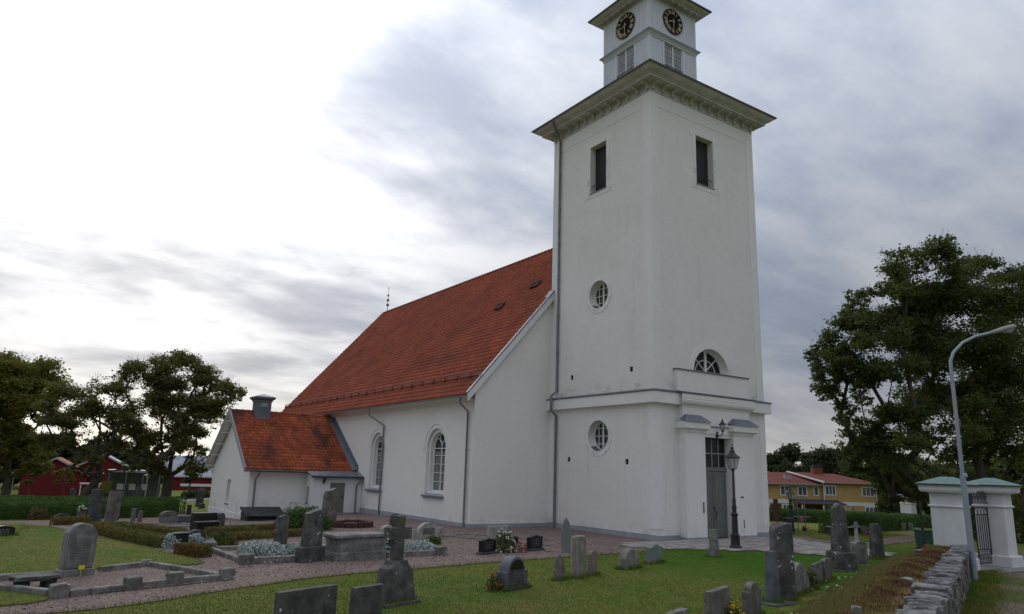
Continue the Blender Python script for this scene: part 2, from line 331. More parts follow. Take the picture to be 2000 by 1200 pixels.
# ------------------------------------------------------------------ mesh builder
class MB:
    def __init__(s): s.v = []; s.f = []; s.mi = []
    def add(s, vs, fs, mi=0):
        n = len(s.v); s.v.extend([tuple(p) for p in vs]); s.f.extend([tuple(i+n for i in f) for f in fs]); s.mi.extend([mi]*len(fs)); return s
    def box(s, x0, y0, z0, x1, y1, z1, mi=0):
        return s.add([(x0, y0, z0), (x1, y0, z0), (x1, y1, z0), (x0, y1, z0), (x0, y0, z1), (x1, y0, z1), (x1, y1, z1), (x0, y1, z1)],
                     [(0, 3, 2, 1), (4, 5, 6, 7), (0, 1, 5, 4), (1, 2, 6, 5), (2, 3, 7, 6), (3, 0, 4, 7)], mi)
    def cbox(s, x0, y0, z0, x1, y1, z1, c=0.02, mi=0):
        """box with chamfered edges"""
        c = min(c, (x1-x0)*.4, (y1-y0)*.4, (z1-z0)*.4)
        vs = []
        for z, k in ((z0, c), (z0+c, 0), (z1-c, 0), (z1, c)):
            a, b, e, f = x0+k, x1-k, y0+k, y1-k
            vs += [(a+c, e, z), (b-c, e, z), (b, e+c, z), (b, f-c, z), (b-c, f, z), (a+c, f, z), (a, f-c, z), (a, e+c, z)]
        fs = [tuple(range(7, -1, -1)), tuple(range(24, 32))]
        for r in range(3):
            for i in range(8): fs.append((r*8+i, r*8+(i+1) % 8, r*8+8+(i+1) % 8, r*8+8+i))
        return s.add(vs, fs, mi)
    def obox(s, c, u, v, w, mi=0):
        c, u, v, w = map(Vector, (c, u, v, w))
        P = [c-u-v-w, c+u-v-w, c+u+v-w, c-u+v-w, c-u-v+w, c+u-v+w, c+u+v+w, c-u+v+w]
        fs = [(0, 3, 2, 1), (4, 5, 6, 7), (0, 1, 5, 4), (1, 2, 6, 5), (2, 3, 7, 6), (3, 0, 4, 7)]
        if u.cross(v).dot(w) < 0: fs = [f[::-1] for f in fs]
        return s.add(P, fs, mi)
    def tube(s, pts, rad, n=8, mi=0, cap=True):
        pts = [Vector(p) for p in pts]; rad = rad if hasattr(rad, '__len__') else [rad]*len(pts)
        rings = []; ref = None
        for i, p in enumerate(pts):
            d = (pts[min(i+1, len(pts)-1)]-pts[max(i-1, 0)]).normalized()
            if ref is None: ref = Vector((1, 0, 0)) if abs(d.x) < .9 else Vector((0, 1, 0))
            a = (ref-d*ref.dot(d)).normalized(); b = d.cross(a); ref = a
            rings.append([p+(a*math.cos(t)+b*math.sin(t))*rad[i] for t in [2*math.pi*k/n for k in range(n)]])
        vs = [q for r in rings for q in r]; fs = []
        for i in range(len(pts)-1):
            for k in range(n): fs.append((i*n+k, i*n+(k+1) % n, (i+1)*n+(k+1) % n, (i+1)*n+k))
        if cap: fs.append(tuple(range(n-1, -1, -1))); fs.append(tuple((len(pts)-1)*n+k for k in range(n)))
        return s.add(vs, fs, mi)
    def lathe(s, prof, c=(0, 0, 0), n=14, mi=0, rot=0.0):
        """prof: (radius, z) from bottom to top"""
        vs = []; fs = []
        for r, z in prof:
            for k in range(n):
                t = 2*math.pi*k/n+rot; vs.append((c[0]+r*math.cos(t), c[1]+r*math.sin(t), c[2]+z))
        for i in range(len(prof)-1):
            for k in range(n): fs.append((i*n+k, i*n+(k+1) % n, (i+1)*n+(k+1) % n, (i+1)*n+k))
        fs.append(tuple(range(n-1, -1, -1))); fs.append(tuple((len(prof)-1)*n+k for k in range(n)))
        return s.add(vs, fs, mi)
    def prism(s, out, t, bevel=0.0, M=None, mi=0):
        """out: 2D outline (u, z), counter clockwise seen from -v; extruded along v from -t/2 to t/2"""
        n = len(out); o = [Vector(p) for p in out]
        if bevel:
            ins = []
            for i in range(n):
                a, b, c = o[i-1], o[i], o[(i+1) % n]
                d1 = (b-a); d2 = (c-b); d1 = d1.normalized() if d1.length > 1e-9 else Vector((1, 0)); d2 = d2.normalized() if d2.length > 1e-9 else d1
                nn = Vector((-d1.y-d2.y, d1.x+d2.x)); nn = nn.normalized() if nn.length > 1e-6 else Vector((0, 0))
                ins.append(b+nn*bevel)
            rings = [(ins, -t/2), (o, -t/2+bevel), (o, t/2-bevel), (ins, t/2)]
        else: rings = [(o, -t/2), (o, t/2)]
        vs = [(p.x, v, p.y) for r, v in rings for p in r]
        if M is not None: vs = [tuple(M @ Vector(p)) for p in vs]
        fs = [tuple(range(n))]
        for r in range(len(rings)-1):
            for i in range(n): fs.append((r*n+i, (r+1)*n+i, (r+1)*n+(i+1) % n, r*n+(i+1) % n))
        fs.append(tuple((len(rings)-1)*n+i for i in range(n-1, -1, -1)))
        return s.add(vs, fs, mi)
    def panel(s, out, holes, fn, mi=0, flip=False):
        """flat polygon with holes; fn maps (u, v) to 3D"""
        loops = [[Vector((p[0], p[1], 0)) for p in l] for l in [out]+holes]
        tris = geometry.tessellate_polygon(loops)
        flat = [p for l in loops for p in l]
        fs = []
        for t in tris:
            a, b, c = (flat[i] for i in t)
            if abs((b-a).cross(c-a).z) < 1e-9: continue
            pos = (b-a).cross(c-a).z > 0
            fs.append(tuple(t) if pos != flip else tuple(t[::-1]))
        return s.add([fn(p.x, p.y) for p in flat], fs, mi)
    def reveal(s, loop, fn0, fn1, mi=0, closed=True):
        """strip of wall from the loop on one plane to the same loop on another"""
        n = len(loop); vs = [fn0(*p) for p in loop]+[fn1(*p) for p in loop]
        return s.add(vs, [(i, (i+1) % n, n+(i+1) % n, n+i) for i in range(n if closed else n-1)], mi)
    def mesh(s, name, mats, smooth=None):
        me = bpy.data.meshes.new(name); me.from_pydata(s.v, [], s.f)
        for m in (mats if isinstance(mats, (list, tuple)) else [mats]): me.materials.append(MATS[m])
        if len(set(s.mi)) > 1: me.polygons.foreach_set('material_index', s.mi)
        if smooth is not None:
            try: me.shade_smooth() if smooth >= 180 else me.shade_auto_smooth(angle=math.radians(smooth))
            except Exception:
                me.polygons.foreach_set('use_smooth', [True]*len(me.polygons))
                if smooth < 180:
                    try: me.set_sharp_from_angle(angle=math.radians(smooth))
                    except Exception: pass
        me.update(); return me
    def obj(s, name, mats, parent=None, smooth=None, loc=None, kind=None):
        o = bpy.data.objects.new(name, s.mesh(name, mats, smooth)); COL.objects.link(o)
        if parent: o.parent = parent
        if loc is not None: o.location = loc
        if kind: o['kind'] = kind
        return o
def npmesh(name, V, F, mat, parent=None, kind=None, smooth=False):
    """V: n x 3 array, F: m x k array of equal polygons"""
    me = bpy.data.meshes.new(name); F = np.asarray(F, np.int32); V = np.asarray(V, np.float32); k = F.shape[1]
    me.vertices.add(len(V)); me.vertices.foreach_set('co', V.ravel())
    me.loops.add(F.size); me.loops.foreach_set('vertex_index', F.ravel())
    me.polygons.add(len(F)); me.polygons.foreach_set('loop_start', np.arange(0, F.size, k, dtype=np.int32))
    if smooth: me.polygons.foreach_set('use_smooth', np.ones(len(F), bool))
    me.materials.append(MATS[mat]); me.update(calc_edges=True); me.validate()
    o = bpy.data.objects.new(name, me); COL.objects.link(o)
    if parent: o.parent = parent
    if kind: o['kind'] = kind
    return o
def thing(name, label, cat, loc=(0, 0, 0), rz=0.0, group=None):
    o = bpy.data.objects.new(name, None); COL.objects.link(o); o.location = loc; o.rotation_euler = (0, 0, rz); o.empty_display_size = 0.3
    return tag(o, label, cat, group)
def tag(o, label, cat, group=None):
    o['label'] = label; o['category'] = cat
    if group: o['group'] = group
    return o
def structure(o): o['kind'] = 'structure'; return o
def arc(cx, cz, r, a0, a1, n, rz=None):
    return [(cx+r*math.cos(math.radians(a0+(a1-a0)*i/n)), cz+(rz or r)*math.sin(math.radians(a0+(a1-a0)*i/n))) for i in range(n+1)]
# ================================================================== SETTING
def axis_lines(a, b, c0, c1, fine, coarse_n):
    mid = np.arange(c0, c1+1e-6, fine)
    lo = c0-(np.geomspace(1, 1+c0-a, coarse_n)[1:]-1)[::-1]; hi = c1+(np.geomspace(1, 1+b-c1, coarse_n)[1:]-1)
    return np.concatenate([lo, mid, hi])
def make_ground():
    X = axis_lines(-900, 900, -40, 20, 0.6, 26); Y = axis_lines(-700, 900, -30, 48, 0.6, 26)
    gx, gy = np.meshgrid(X, Y); V = np.stack([gx.ravel(), gy.ravel(), ground_z(gx, gy).ravel()-0.005], 1)
    nx, ny = len(X), len(Y); i, j = np.meshgrid(np.arange(nx-1), np.arange(ny-1)); a = (j*nx+i).ravel()
    return structure(npmesh('ground', V, np.stack([a, a+1, a+nx+1, a+nx], 1), 'lawn_grass', smooth=True))
make_ground()
def in_poly(x, y, poly):
    x = np.asarray(x); y = np.asarray(y); ins = np.zeros(x.shape, bool); n = len(poly)
    for k in range(n):
        x1, y1 = poly[k]; x2, y2 = poly[(k+1) % n]
        if y1 == y2: continue
        c = ((y1 > y) != (y2 > y)) & (x < (x2-x1)*(y-y1)/(y2-y1)+x1); ins ^= c
    return ins
def smooth_poly(p, it=2, jit=0.0):
    p = [np.array(q, float) for q in p]
    for _ in range(it):
        q = []
        for i in range(len(p)):
            a, b = p[i], p[(i+1) % len(p)]; q += [a*.75+b*.25, a*.25+b*.75]
        p = q
    return [tuple(q+rng.normal(0, jit, 2)) if jit else tuple(q) for q in p]
def densify(p, step):
    out = []
    for i in range(len(p)):
        a = np.array(p[i], float); b = np.array(p[(i+1) % len(p)], float); n = max(1, int(np.hypot(*(b-a))/step))
        out += [tuple(a+(b-a)*k/n) for k in range(n)]
    return out
def sheet(name, poly, off, mat, step=0.8, skirt=0.0, jit=0.0, bank=False):
    p = densify(poly, step)
    if jit: p = [(x+rng.normal(0, jit), y+rng.normal(0, jit)) for x, y in p]
    P = np.array(p); x0, y0 = P.min(0); x1, y1 = P.max(0)
    gx, gy = np.meshgrid(np.arange(x0, x1, step), np.arange(y0, y1, step)); gx = gx.ravel(); gy = gy.ravel(); k = in_poly(gx, gy, p)
    gx, gy = gx[k], gy[k]
    if len(gx):
        dmin = np.min(np.hypot(gx[:, None]-P[None, :, 0], gy[:, None]-P[None, :, 1]), 1) if len(gx)*len(P) < 4e7 else np.ones(len(gx))
        gx, gy = gx[dmin > step*.45], gy[dmin > step*.45]
    n = len(p); vin = [Vector(q) for q in p]+[Vector(q) for q in zip(gx.tolist(), gy.tolist())]
    vs, _, fs, *_ = geometry.delaunay_2d_cdt(vin, [(i, (i+1) % n) for i in range(n)], [], 0, 1e-5)
    C = np.array([[sum(vs[i].x for i in f)/3, sum(vs[i].y for i in f)/3] for f in fs]); ok = in_poly(C[:, 0], C[:, 1], p)
    xy = np.array([[v.x, v.y] for v in vs]); z = ground_z(xy[:, 0], xy[:, 1], bank)+off
    mb = MB(); mb.add(np.c_[xy, z].tolist(), [tuple(f) for f, o in zip(fs, ok) if o])
    if skirt:
        zz = [float(ground_z(x, y, bank))+off for x, y in p]
        mb.add([(x, y, z) for (x, y), z in zip(p, zz)]+[(x, y, z-skirt) for (x, y), z in zip(p, zz)], [(i, (i+1) % n, n+(i+1) % n, n+i) for i in range(n)])
    return structure(mb.obj(name, mat))
GRAVEL = smooth_poly([(-31, -5.4), (-25.3, -7.2), (-23.6, -7.4), (-22.0, -6.9), (-20.8, -6.2), (-19.5, -5.6), (-18, -4.95), (-16.3, -4.5), (-13.8, -4.25), (-11.6, -3.85), (-9.4, -3.65), (-6.6, -3.5), (-3.1, -3.0), (-1.2, -3.0),
    (1.0, -4.0), (1.0, 10), (-3, 12), (-3, 30), (-13, 36.5), (-13.2, 37.5), (-15.5, 30.6), (-18.5, 27.3), (-22.4, 25.4), (-28, 25.6), (-34, 26), (-34, 21.5), (-26.2, 22.6), (-23.2, 20.9), (-24.0, 14), (-24.8, 5), (-26.5, -2.5), (-31, -3.4)], 1)
sheet('gravel_path', GRAVEL, 0.012, 'gravel', 0.9)
LAWN = smooth_poly([(-27.5, 22.0), (-23.2, 20.6), (-22.75, 11.2), (-21.95, 7.8), (-21.1, 5.2), (-20.3, 1.8), (-19.75, -0.7), (-20.0, -1.45), (-21.3, -1.12), (-22.75, -1.35), (-24.9, -2.3), (-27.5, -2.6), (-33, -2), (-35, 21)], 1)
sheet('lawn', LAWN, 0.045, 'lawn_grass', 0.7, 0.06, 0.02)
LAWN2 = smooth_poly([(-25.2, -3.55), (-24.55, -4.4), (-23.9, -5.45), (-23.85, -5.9), (-24.4, -6.3), (-26.5, -6.35), (-31, -5), (-31, -3.2), (-26.5, -3.2)], 1)
sheet('lawn', LAWN2, 0.045, 'lawn_grass', 0.5, 0.06, 0.02)
PATHR = smooth_poly([(8.6, 1.8), (9.57, 0.75), (10.2, -0.5), (9.4, -2.6), (9.7, -4.1), (14.7, -2.8), (34, 4.6), (33.5, 2.2), (18.8, -3.6), (11.2, -4.9), (8.2, -5.5), (6.0, -7.0), (5.4, -3.0), (7.4, 0.3)], 1)
sheet('gravel_path', PATHR, 0.010, 'gravel', 0.7)
# stone slabs before the church door
PAVE = [(-2.6, -0.55), (8.9, -0.3), (7.4, -3.6), (6.6, -6.4), (6.2, -7.7), (3.1, -8.2), (2.5, -6.5), (1.5, -4.75), (-0.6, -3.75), (-2.2, -2.75), (-3.6, -1.4)]
def make_paving():
    base = sheet('paving', PAVE, 0.022, 'earth', 0.8, 0.02)
    base['kind'] = 'structure'
    y = -0.45; k = 0
    while y > -8.3:
        d = random.uniform(0.42, 0.62); x = -3.6+random.uniform(0, .5)
        while x < 9:
            w = random.uniform(0.55, 1.15); cx, cy = x+w/2, y-d/2
            if in_poly([cx], [cy], PAVE)[0] and not (cx > 1.3 and cx < 7 and cy > -0.4):
                g = .022; h = random.uniform(0.022, 0.045); t = [random.uniform(-.012, .012) for _ in range(8)]
                z = gz(cx, cy)+0.022; mb = MB()
                xs = (x+g, x+w-g); ys = (y-d+g, y-g); c = 0.012
                lo = [(xs[0]+t[0], ys[0]+t[1]), (xs[1]+t[2], ys[0]+t[3]), (xs[1]+t[4], ys[1]+t[5]), (xs[0]+t[6], ys[1]+t[7])]
                vs = [(*p, z) for p in lo]+[(*p, z+h-c) for p in lo]+[(cx+(p[0]-cx)*.97, cy+(p[1]-cy)*.97, z+h+random.uniform(-.004, .004)) for p in lo]
                mb.add(vs, [(8, 9, 10, 11)]+[(r*4+i, r*4+(i+1) % 4, r*4+4+(i+1) % 4, r*4+4+i) for r in (0, 1) for i in range(4)])
                mb.obj('paving_slab', 'paving_stone', base, 40); k += 1
            x += w
        y -= d
make_paving()
# lane outside the wall, yard by the barns, far road
def wpt(s, o, z=0.0): return (WP0[0]+WD[0]*s+WN[0]*o, WP0[1]+WD[1]*s+WN[1]*o, z)
sheet('lane', [wpt(-14, -9)[:2], wpt(-14, -1.6)[:2], wpt(-4.5, -.9)[:2], wpt(-1, -.12)[:2], wpt(12, -.12)[:2], wpt(24, -.12)[:2], wpt(24, -9)[:2]], 0.012, 'lane_dirt', 0.8, bank=True)
sheet('pavement', [(4.0, -12.6), (9.8, -12.9), (10.0, -11.0), (6.0, -10.6), (3.9, -10.7)], 0.03, 'asphalt', 0.8, 0.03)
sheet('road', [(-40, 58), (-18.5, 61.5), (-6, 62), (8, 66), (8, 69.5), (-8, 66.5), (-17, 66), (-40, 62)], 0.02, 'asphalt', 2.0)

# ================================================================== CHURCH
church = thing('church', 'white plastered church with tall square clock tower and long red tiled roof', 'church')
TW, TD, TH = 8.25, 8.19, 22.74
def fmat(org, right):
    r = Vector(right); up = Vector((0, 0, 1)); inn = up.cross(r)
    return Matrix(((r.x, inn.x, 0, org[0]), (r.y, inn.y, 0, org[1]), (r.z, inn.z, 1, org[2]), (0, 0, 0, 1)))
LEFT, RIGHT = (0, -1, 0), (1, 0, 0)
def ring(mb, x0, y0, x1, y1, prof, mi=0, close=False):
    c = lambda o: [(x0-o, y0-o), (x1+o, y0-o), (x1+o, y1+o), (x0-o, y1+o)]
    vs = [(x, y, z) for o, z in prof for x, y in c(o)]; n = len(prof)
    fs = [(r*4+i, r*4+(i+1) % 4, ((r+1) % n)*4+(i+1) % 4, ((r+1) % n)*4+i) for r in range(n if close else n-1) for i in range(4)]
    return mb.add(vs, fs, mi)
def rect(a, b, c, d): return [(a, b), (c, b), (c, d), (a, d)]
def circ(cx, cz, r, n=28): return arc(cx, cz, r, 0, 360, n)[:-1]
HOLES_L = [(6.26, 8.05), (1.56, 8.07), (6.44, 3.62), (1.91, 3.54)]
def make_tower():
    mb = MB(); z0 = -0.6; zt = 23.3
    L = lambda d: (lambda u, v: (d, u, v)); F = lambda d: (lambda u, v: (u, d, v))
    hl = [rect(3.45, 18.38, 4.80, 21.20), circ(4.05, 12.38, .77), circ(4.05, 4.84, .79)]+[rect(a-.11, b-.13, a+.11, b+.13) for a, b in HOLES_L]
    mb.panel(rect(0, z0, TD, zt), hl, L(0.0))
    for h, d in zip(hl, [.5, .5, .55]+[.3]*4): mb.reveal(h, L(0.0), L(d))
    lun = [(5.43, 8.16)]+arc(4.12, 8.16, 1.31, 0, 180, 20, 1.22)[1:-1]+[(2.81, 8.16)]
    hr = [rect(3.41, 18.38, 4.80, 21.20), lun, [(2.98, -.2), (5.12, -.2), (5.12, 4.85), (2.98, 4.85)]]
    mb.panel(rect(0, z0, TW, zt), hr, F(0.0))
    for h, d in zip(hr, [.5, .55, .45]): mb.reveal(h, F(0.0), F(d))
    h3 = [rect(3.41, 18.38, 4.80, 21.20)]
    mb.panel(rect(0, z0, TD, zt), h3, L(TW)); mb.panel(rect(0, z0, TW, zt), h3, F(TD))
    for h in h3: mb.reveal(h, L(TW), L(TW-.5)); mb.reveal(h, F(TD), F(TD-.5))
    mb.add([(0, 0, zt), (TW, 0, zt), (TW, TD, zt), (0, TD, zt)], [(0, 1, 2, 3)])
    mb.obj('tower_wall', 'lime_plaster', church)
    # smooth corner strips and frieze, a touch proud of the rough plaster
    q = MB(); w = .56; p = .022
    for za, zb in ((0.5, 6.31), (6.96, 22.70)):
        for x, y in ((0, 0), (TW, 0), (0, TD), (TW, TD)):
            sx = 1 if x == 0 else -1; sy = 1 if y == 0 else -1
            ww = w if za > 1 else .46
            P = [(x-sx*p, y-sy*p), (x+sx*ww, y-sy*p), (x+sx*ww, y+sy*.01), (x+sx*.01, y+sy*.01), (x+sx*.01, y+sy*ww), (x-sx*p, y+sy*ww)]
            q.add([(*a, za) for a in P]+[(*a, zb) for a in P], [(i, (i+1) % 6, 6+(i+1) % 6, 6+i) for i in range(6)]+[tuple(range(6)), tuple(range(6, 12))])
    q.obj('corner_strip', 'smooth_plaster', church)
    f = MB(); g = .016
    for (a, b) in ((w+.002, TD-w-.002),): f.box(-g, a, 21.95, .01, b, 22.695)
    f.box(w+.002, -g, 21.95, TW-w-.002, .01, 22.695)
    f.obj('frieze_band', 'smooth_plaster', church)
    # smooth frames round the openings
    def frame_strip(name, outer, inner, M, t=.02):
        m = MB(); n = len(outer)
        vs = [(u, -t, z) for u, z in outer]+[(u, -t, z) for u, z in inner]+[(u, .002, z) for u, z in outer]
        m.add(vs, [(i, (i+1) % n, n+(i+1) % n, n+i) for i in range(n)]+[(2*n+i, 2*n+(i+1) % n, (i+1) % n, i) for i in range(n)])
        o = m.obj(name, 'smooth_plaster', church); o.matrix_local = M; return o
    for zc, r in ((12.38, .77), (4.84, .79)):
        frame_strip('window_surround', circ(0, 0, r+.26), circ(0, 0, r), fmat((0, 4.05, zc), LEFT))
    def eared(w0, w1, h):
        o = [(-w1-.2, -h-.3), (w1+.2, -h-.3), (w1+.2, -h+.1), (w1, -h+.1), (w1, h-.1), (w1+.2, h-.1), (w1+.2, h+.3), (-w1-.2, h+.3), (-w1-.2, h-.1), (-w1, h-.1), (-w1, -h+.1), (-w1-.2, -h+.1)]
        i = [(-w0, -h), (w0, -h), (w0, -h), (w0, -h+.1), (w0, h-.1), (w0, h), (w0, h), (-w0, h), (-w0, h), (-w0, h-.1), (-w0, -h+.1), (-w0, -h)]
        return o, i
    for M in (fmat((0, 4.125, 19.79), LEFT), fmat((4.105, 0, 19.79), RIGHT)):
        o, i = eared(.675 if M[1][0] else .695, .93, 1.41); frame_strip('louvre_surround', o, i, M, .014)
    o = [(1.62, 0)]+arc(0, 0, 1.62, 0, 180, 20, 1.52)[1:-1]+[(-1.62, 0)]; i = [(1.31, 0)]+arc(0, 0, 1.31, 0, 180, 20, 1.22)[1:-1]+[(-1.31, 0)]
    frame_strip('lunette_surround', o, i, fmat((4.12, 0, 8.16), RIGHT))
    # louvres
    for M, hw in ((fmat((0, 4.125, 19.79), LEFT), .675), (fmat((4.105, 0, 19.79), RIGHT), .695)):
        b = MB().box(-hw, .40, -1.41, hw, .46, 1.41).obj('louvre_shutter', 'shutter_black', church); b.matrix_local = M
        for k in range(5):
            u = -hw+2*hw*(k+.5)/5
            MB().box(u-hw/5+.012, .375, -1.38, u+hw/5-.012, .405, 1.38).obj('shutter_board', 'shutter_black', b)
        r = MB().tube([(-hw, .12, -.92), (hw, .12, -.92)], .022, 6).tube([(-hw, .12, -.92), (-hw*.2, .1, -1.0), (hw*.3, .3, -.98)], .018, 5).obj('iron_bar', 'iron_black', b)
        MB().box(-hw-.02, -.05, -1.45, hw+.02, .42, -1.405).obj('sill_sheet', 'pipe_metal', b)
    # round windows
    for zc, r in ((12.38, .77), (4.84, .79)):
        M = fmat((0, 4.05, zc), LEFT)
        m = MB(); n = 28; o, i = circ(0, 0, r+.02), circ(0, 0, r-.10)
        m.add([(u, .36, z) for u, z in o]+[(u, .36, z) for u, z in i]+[(u, .42, z) for u, z in i], [(k, (k+1) % n, n+(k+1) % n, n+k) for k in range(n)]+[(n+k, n+(k+1) % n, 2*n+(k+1) % n, 2*n+k) for k in range(n)])
        win = m.obj('round_window', 'white_paint', church, 40); win.matrix_local = M
        MB().prism(circ(0, 0, r-.05), .01).obj('pane', 'window_glass', win).location = (0, .41, 0)
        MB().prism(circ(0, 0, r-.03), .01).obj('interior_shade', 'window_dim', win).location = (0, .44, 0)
        g = MB(); g.box(-.05, .345, -r+.08, .05, .40, r-.08)
        for u in (-.36, .36): h = math.sqrt((r-.08)**2-u*u); g.box(u-.017, .37, -h, u+.017, .40, h)
        for z in (-.40, 0, .40): h = math.sqrt((r-.08)**2-z*z); g.box(-h, .375, z-.017, h, .402, z+.017)
        g.obj('glazing_bar', 'white_paint', win)
        a = arc(0, 0, r-.012, 225, 315, 10); s = MB(); k = len(a)
        s.add([(u, -.02, z) for u, z in a]+[(u, .34, z+.05) for u, z in a], [(j, j+1, k+j+1, k+j) for j in range(k-1)])
        s.obj('sill_sheet', 'sheet_metal', win)
    for a, b in HOLES_L:
        MB().box(.05, a-.109, b-.129, .09, a+.109, b+.129).obj('vent_hole', 'hole_black', church)
    # lunette window
    M = fmat((4.12, 0, 8.16), RIGHT); i2 = lambda r, k: [(r, 0)]+arc(0, 0, r, 0, 180, 20, r*k)[1:-1]+[(-r, 0)]
    m = MB(); o, i = i2(1.31, .93), [(u, max(z, .09)) for u, z in i2(1.2, .93)]; n = len(o)
    m.add([(u, .38, z) for u, z in o]+[(u, .38, z) for u, z in i]+[(u, .45, z) for u, z in i], [(k, (k+1) % n, n+(k+1) % n, n+k) for k in range(n)]+[(n+k, n+(k+1) % n, 2*n+(k+1) % n, 2*n+k) for k in range(n)])
    lw = m.obj('lunette_window', 'white_paint', church); lw.matrix_local = M
    MB().prism(i2(1.25, .93), .01).obj('pane', 'window_glass', lw).location = (0, .44, 0)
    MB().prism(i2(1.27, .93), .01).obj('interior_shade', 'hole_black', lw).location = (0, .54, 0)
    g = MB(); g.box(-.07, .36, .08, .07, .43, 1.14)
    for s in (-1, 1): g.tube([(0, .40, .08), (s*.86, .40, .80)], .035, 4)
    g.tube([(u, .40, z+.05) for u, z in arc(0, 0, .74, 0, 180, 14, .62)], .026, 4)
    g.obj('glazing_bar', 'white_paint', lw)
    # plinth, belt course
    p = MB(); p.box(-.05, -.05, -.6, -.001, TD-.1, .25).box(-.0, -.05, -.6, 1.56, -.001, .22); p.obj('tower_plinth', 'plinth_grey', church)
    p = MB().box(6.692, -.05, -.6, TW+.05, -.001, .22).box(TW+.001, 0, -.6, TW+.05, TD-.1, .22); p.obj('tower_plinth', 'plinth_grey', church)
    p = MB().box(1.561, -.49, -.6, 2.979, -.451, .14).box(1.561, -.45, -.6, 1.599, -.051, .14); p.obj('portal_plinth', 'plinth_grey', church)
    MB().box(5.121, -.49, -.6, 6.69, -.451, .14).obj('portal_plinth', 'plinth_grey', church)
    b = MB(); ring(b, 0, 0, TW, TD-.1, [(0, 6.30), (.27, 6.33), (.27, 6.90), (0, 6.91)]); b.obj('belt_course', 'smooth_plaster', church)
    c = MB(); ring(c, 0, 0, TW, TD-.1, [(.31, 6.87), (.315, 6.925), (.0, 7.02), (0, 6.98), (.28, 6.902), (.28, 6.87)]); c.obj('belt_sheet', 'sheet_metal', church)
    # soot along the top of the belt
    # cornice
    k = MB()
    ring(k, 0, 0, TW, TD, [(0, 22.69), (.05, 22.72), (.05, 22.78), (.02, 22.79), (.02, 23.12), (.10, 23.14), (.10, 23.2), (.58, 23.2), (.58, 23.30), (.63, 23.31), (.66, 23.36), (.78, 23.40), (.88, 23.47), (.95, 23.56), (1.0, 23.57), (1.0, 23.62)])
    k.obj('tower_cornice', 'cornice_plaster', church)
    rf = MB(); ring(rf, 0, 0, TW, TD, [(1.0, 23.60), (1.06, 23.60), (1.07, 23.68), (1.0, 23.70), (-2.3, 24.55)]); rf.obj('tower_roof', 'roof_sheet_dark', church)
    prof = [(0, 0), (.10, -.02), (.14, .06), (.10, .15), (.20, .24), (.40, .24), (.46, .30), (.46, .36), (0, .36)]
    def bracket_mesh():
        m = MB(); w = .075; n = len(prof)
        # local: v negative = outward
        vs = [(-w, -o, z) for o, z in prof]+[(w, -o, z) for o, z in prof]
        return m.add(vs, [tuple(range(n)), tuple(range(2*n-1, n-1, -1))]+[(i, n+i, n+(i+1) % n, (i+1) % n) for i in range(n)]).mesh('bracket', 'cornice_plaster')
    bm = bracket_mesh()
    def put(me, M, name='bracket', par=church):
        o = bpy.data.objects.new(name, me); COL.objects.link(o); o.parent = par; o.matrix_local = M; return o
    for j in range(12):
        t = .14+(TW-.28)*j/11
        put(bm, fmat((t, -.02, 22.84), RIGHT)); put(bm, fmat((TW-t, TD+.02, 22.84), (-1, 0, 0)))
        put(bm, fmat((-.02, TD-t*TD/TW, 22.84), LEFT)); put(bm, fmat((TW+.02, t*TD/TW, 22.84), (0, 1, 0)))
make_tower()
def put(me, M, name, par):
    o = bpy.data.objects.new(name, me); COL.objects.link(o); o.parent = par; o.matrix_local = M; return o

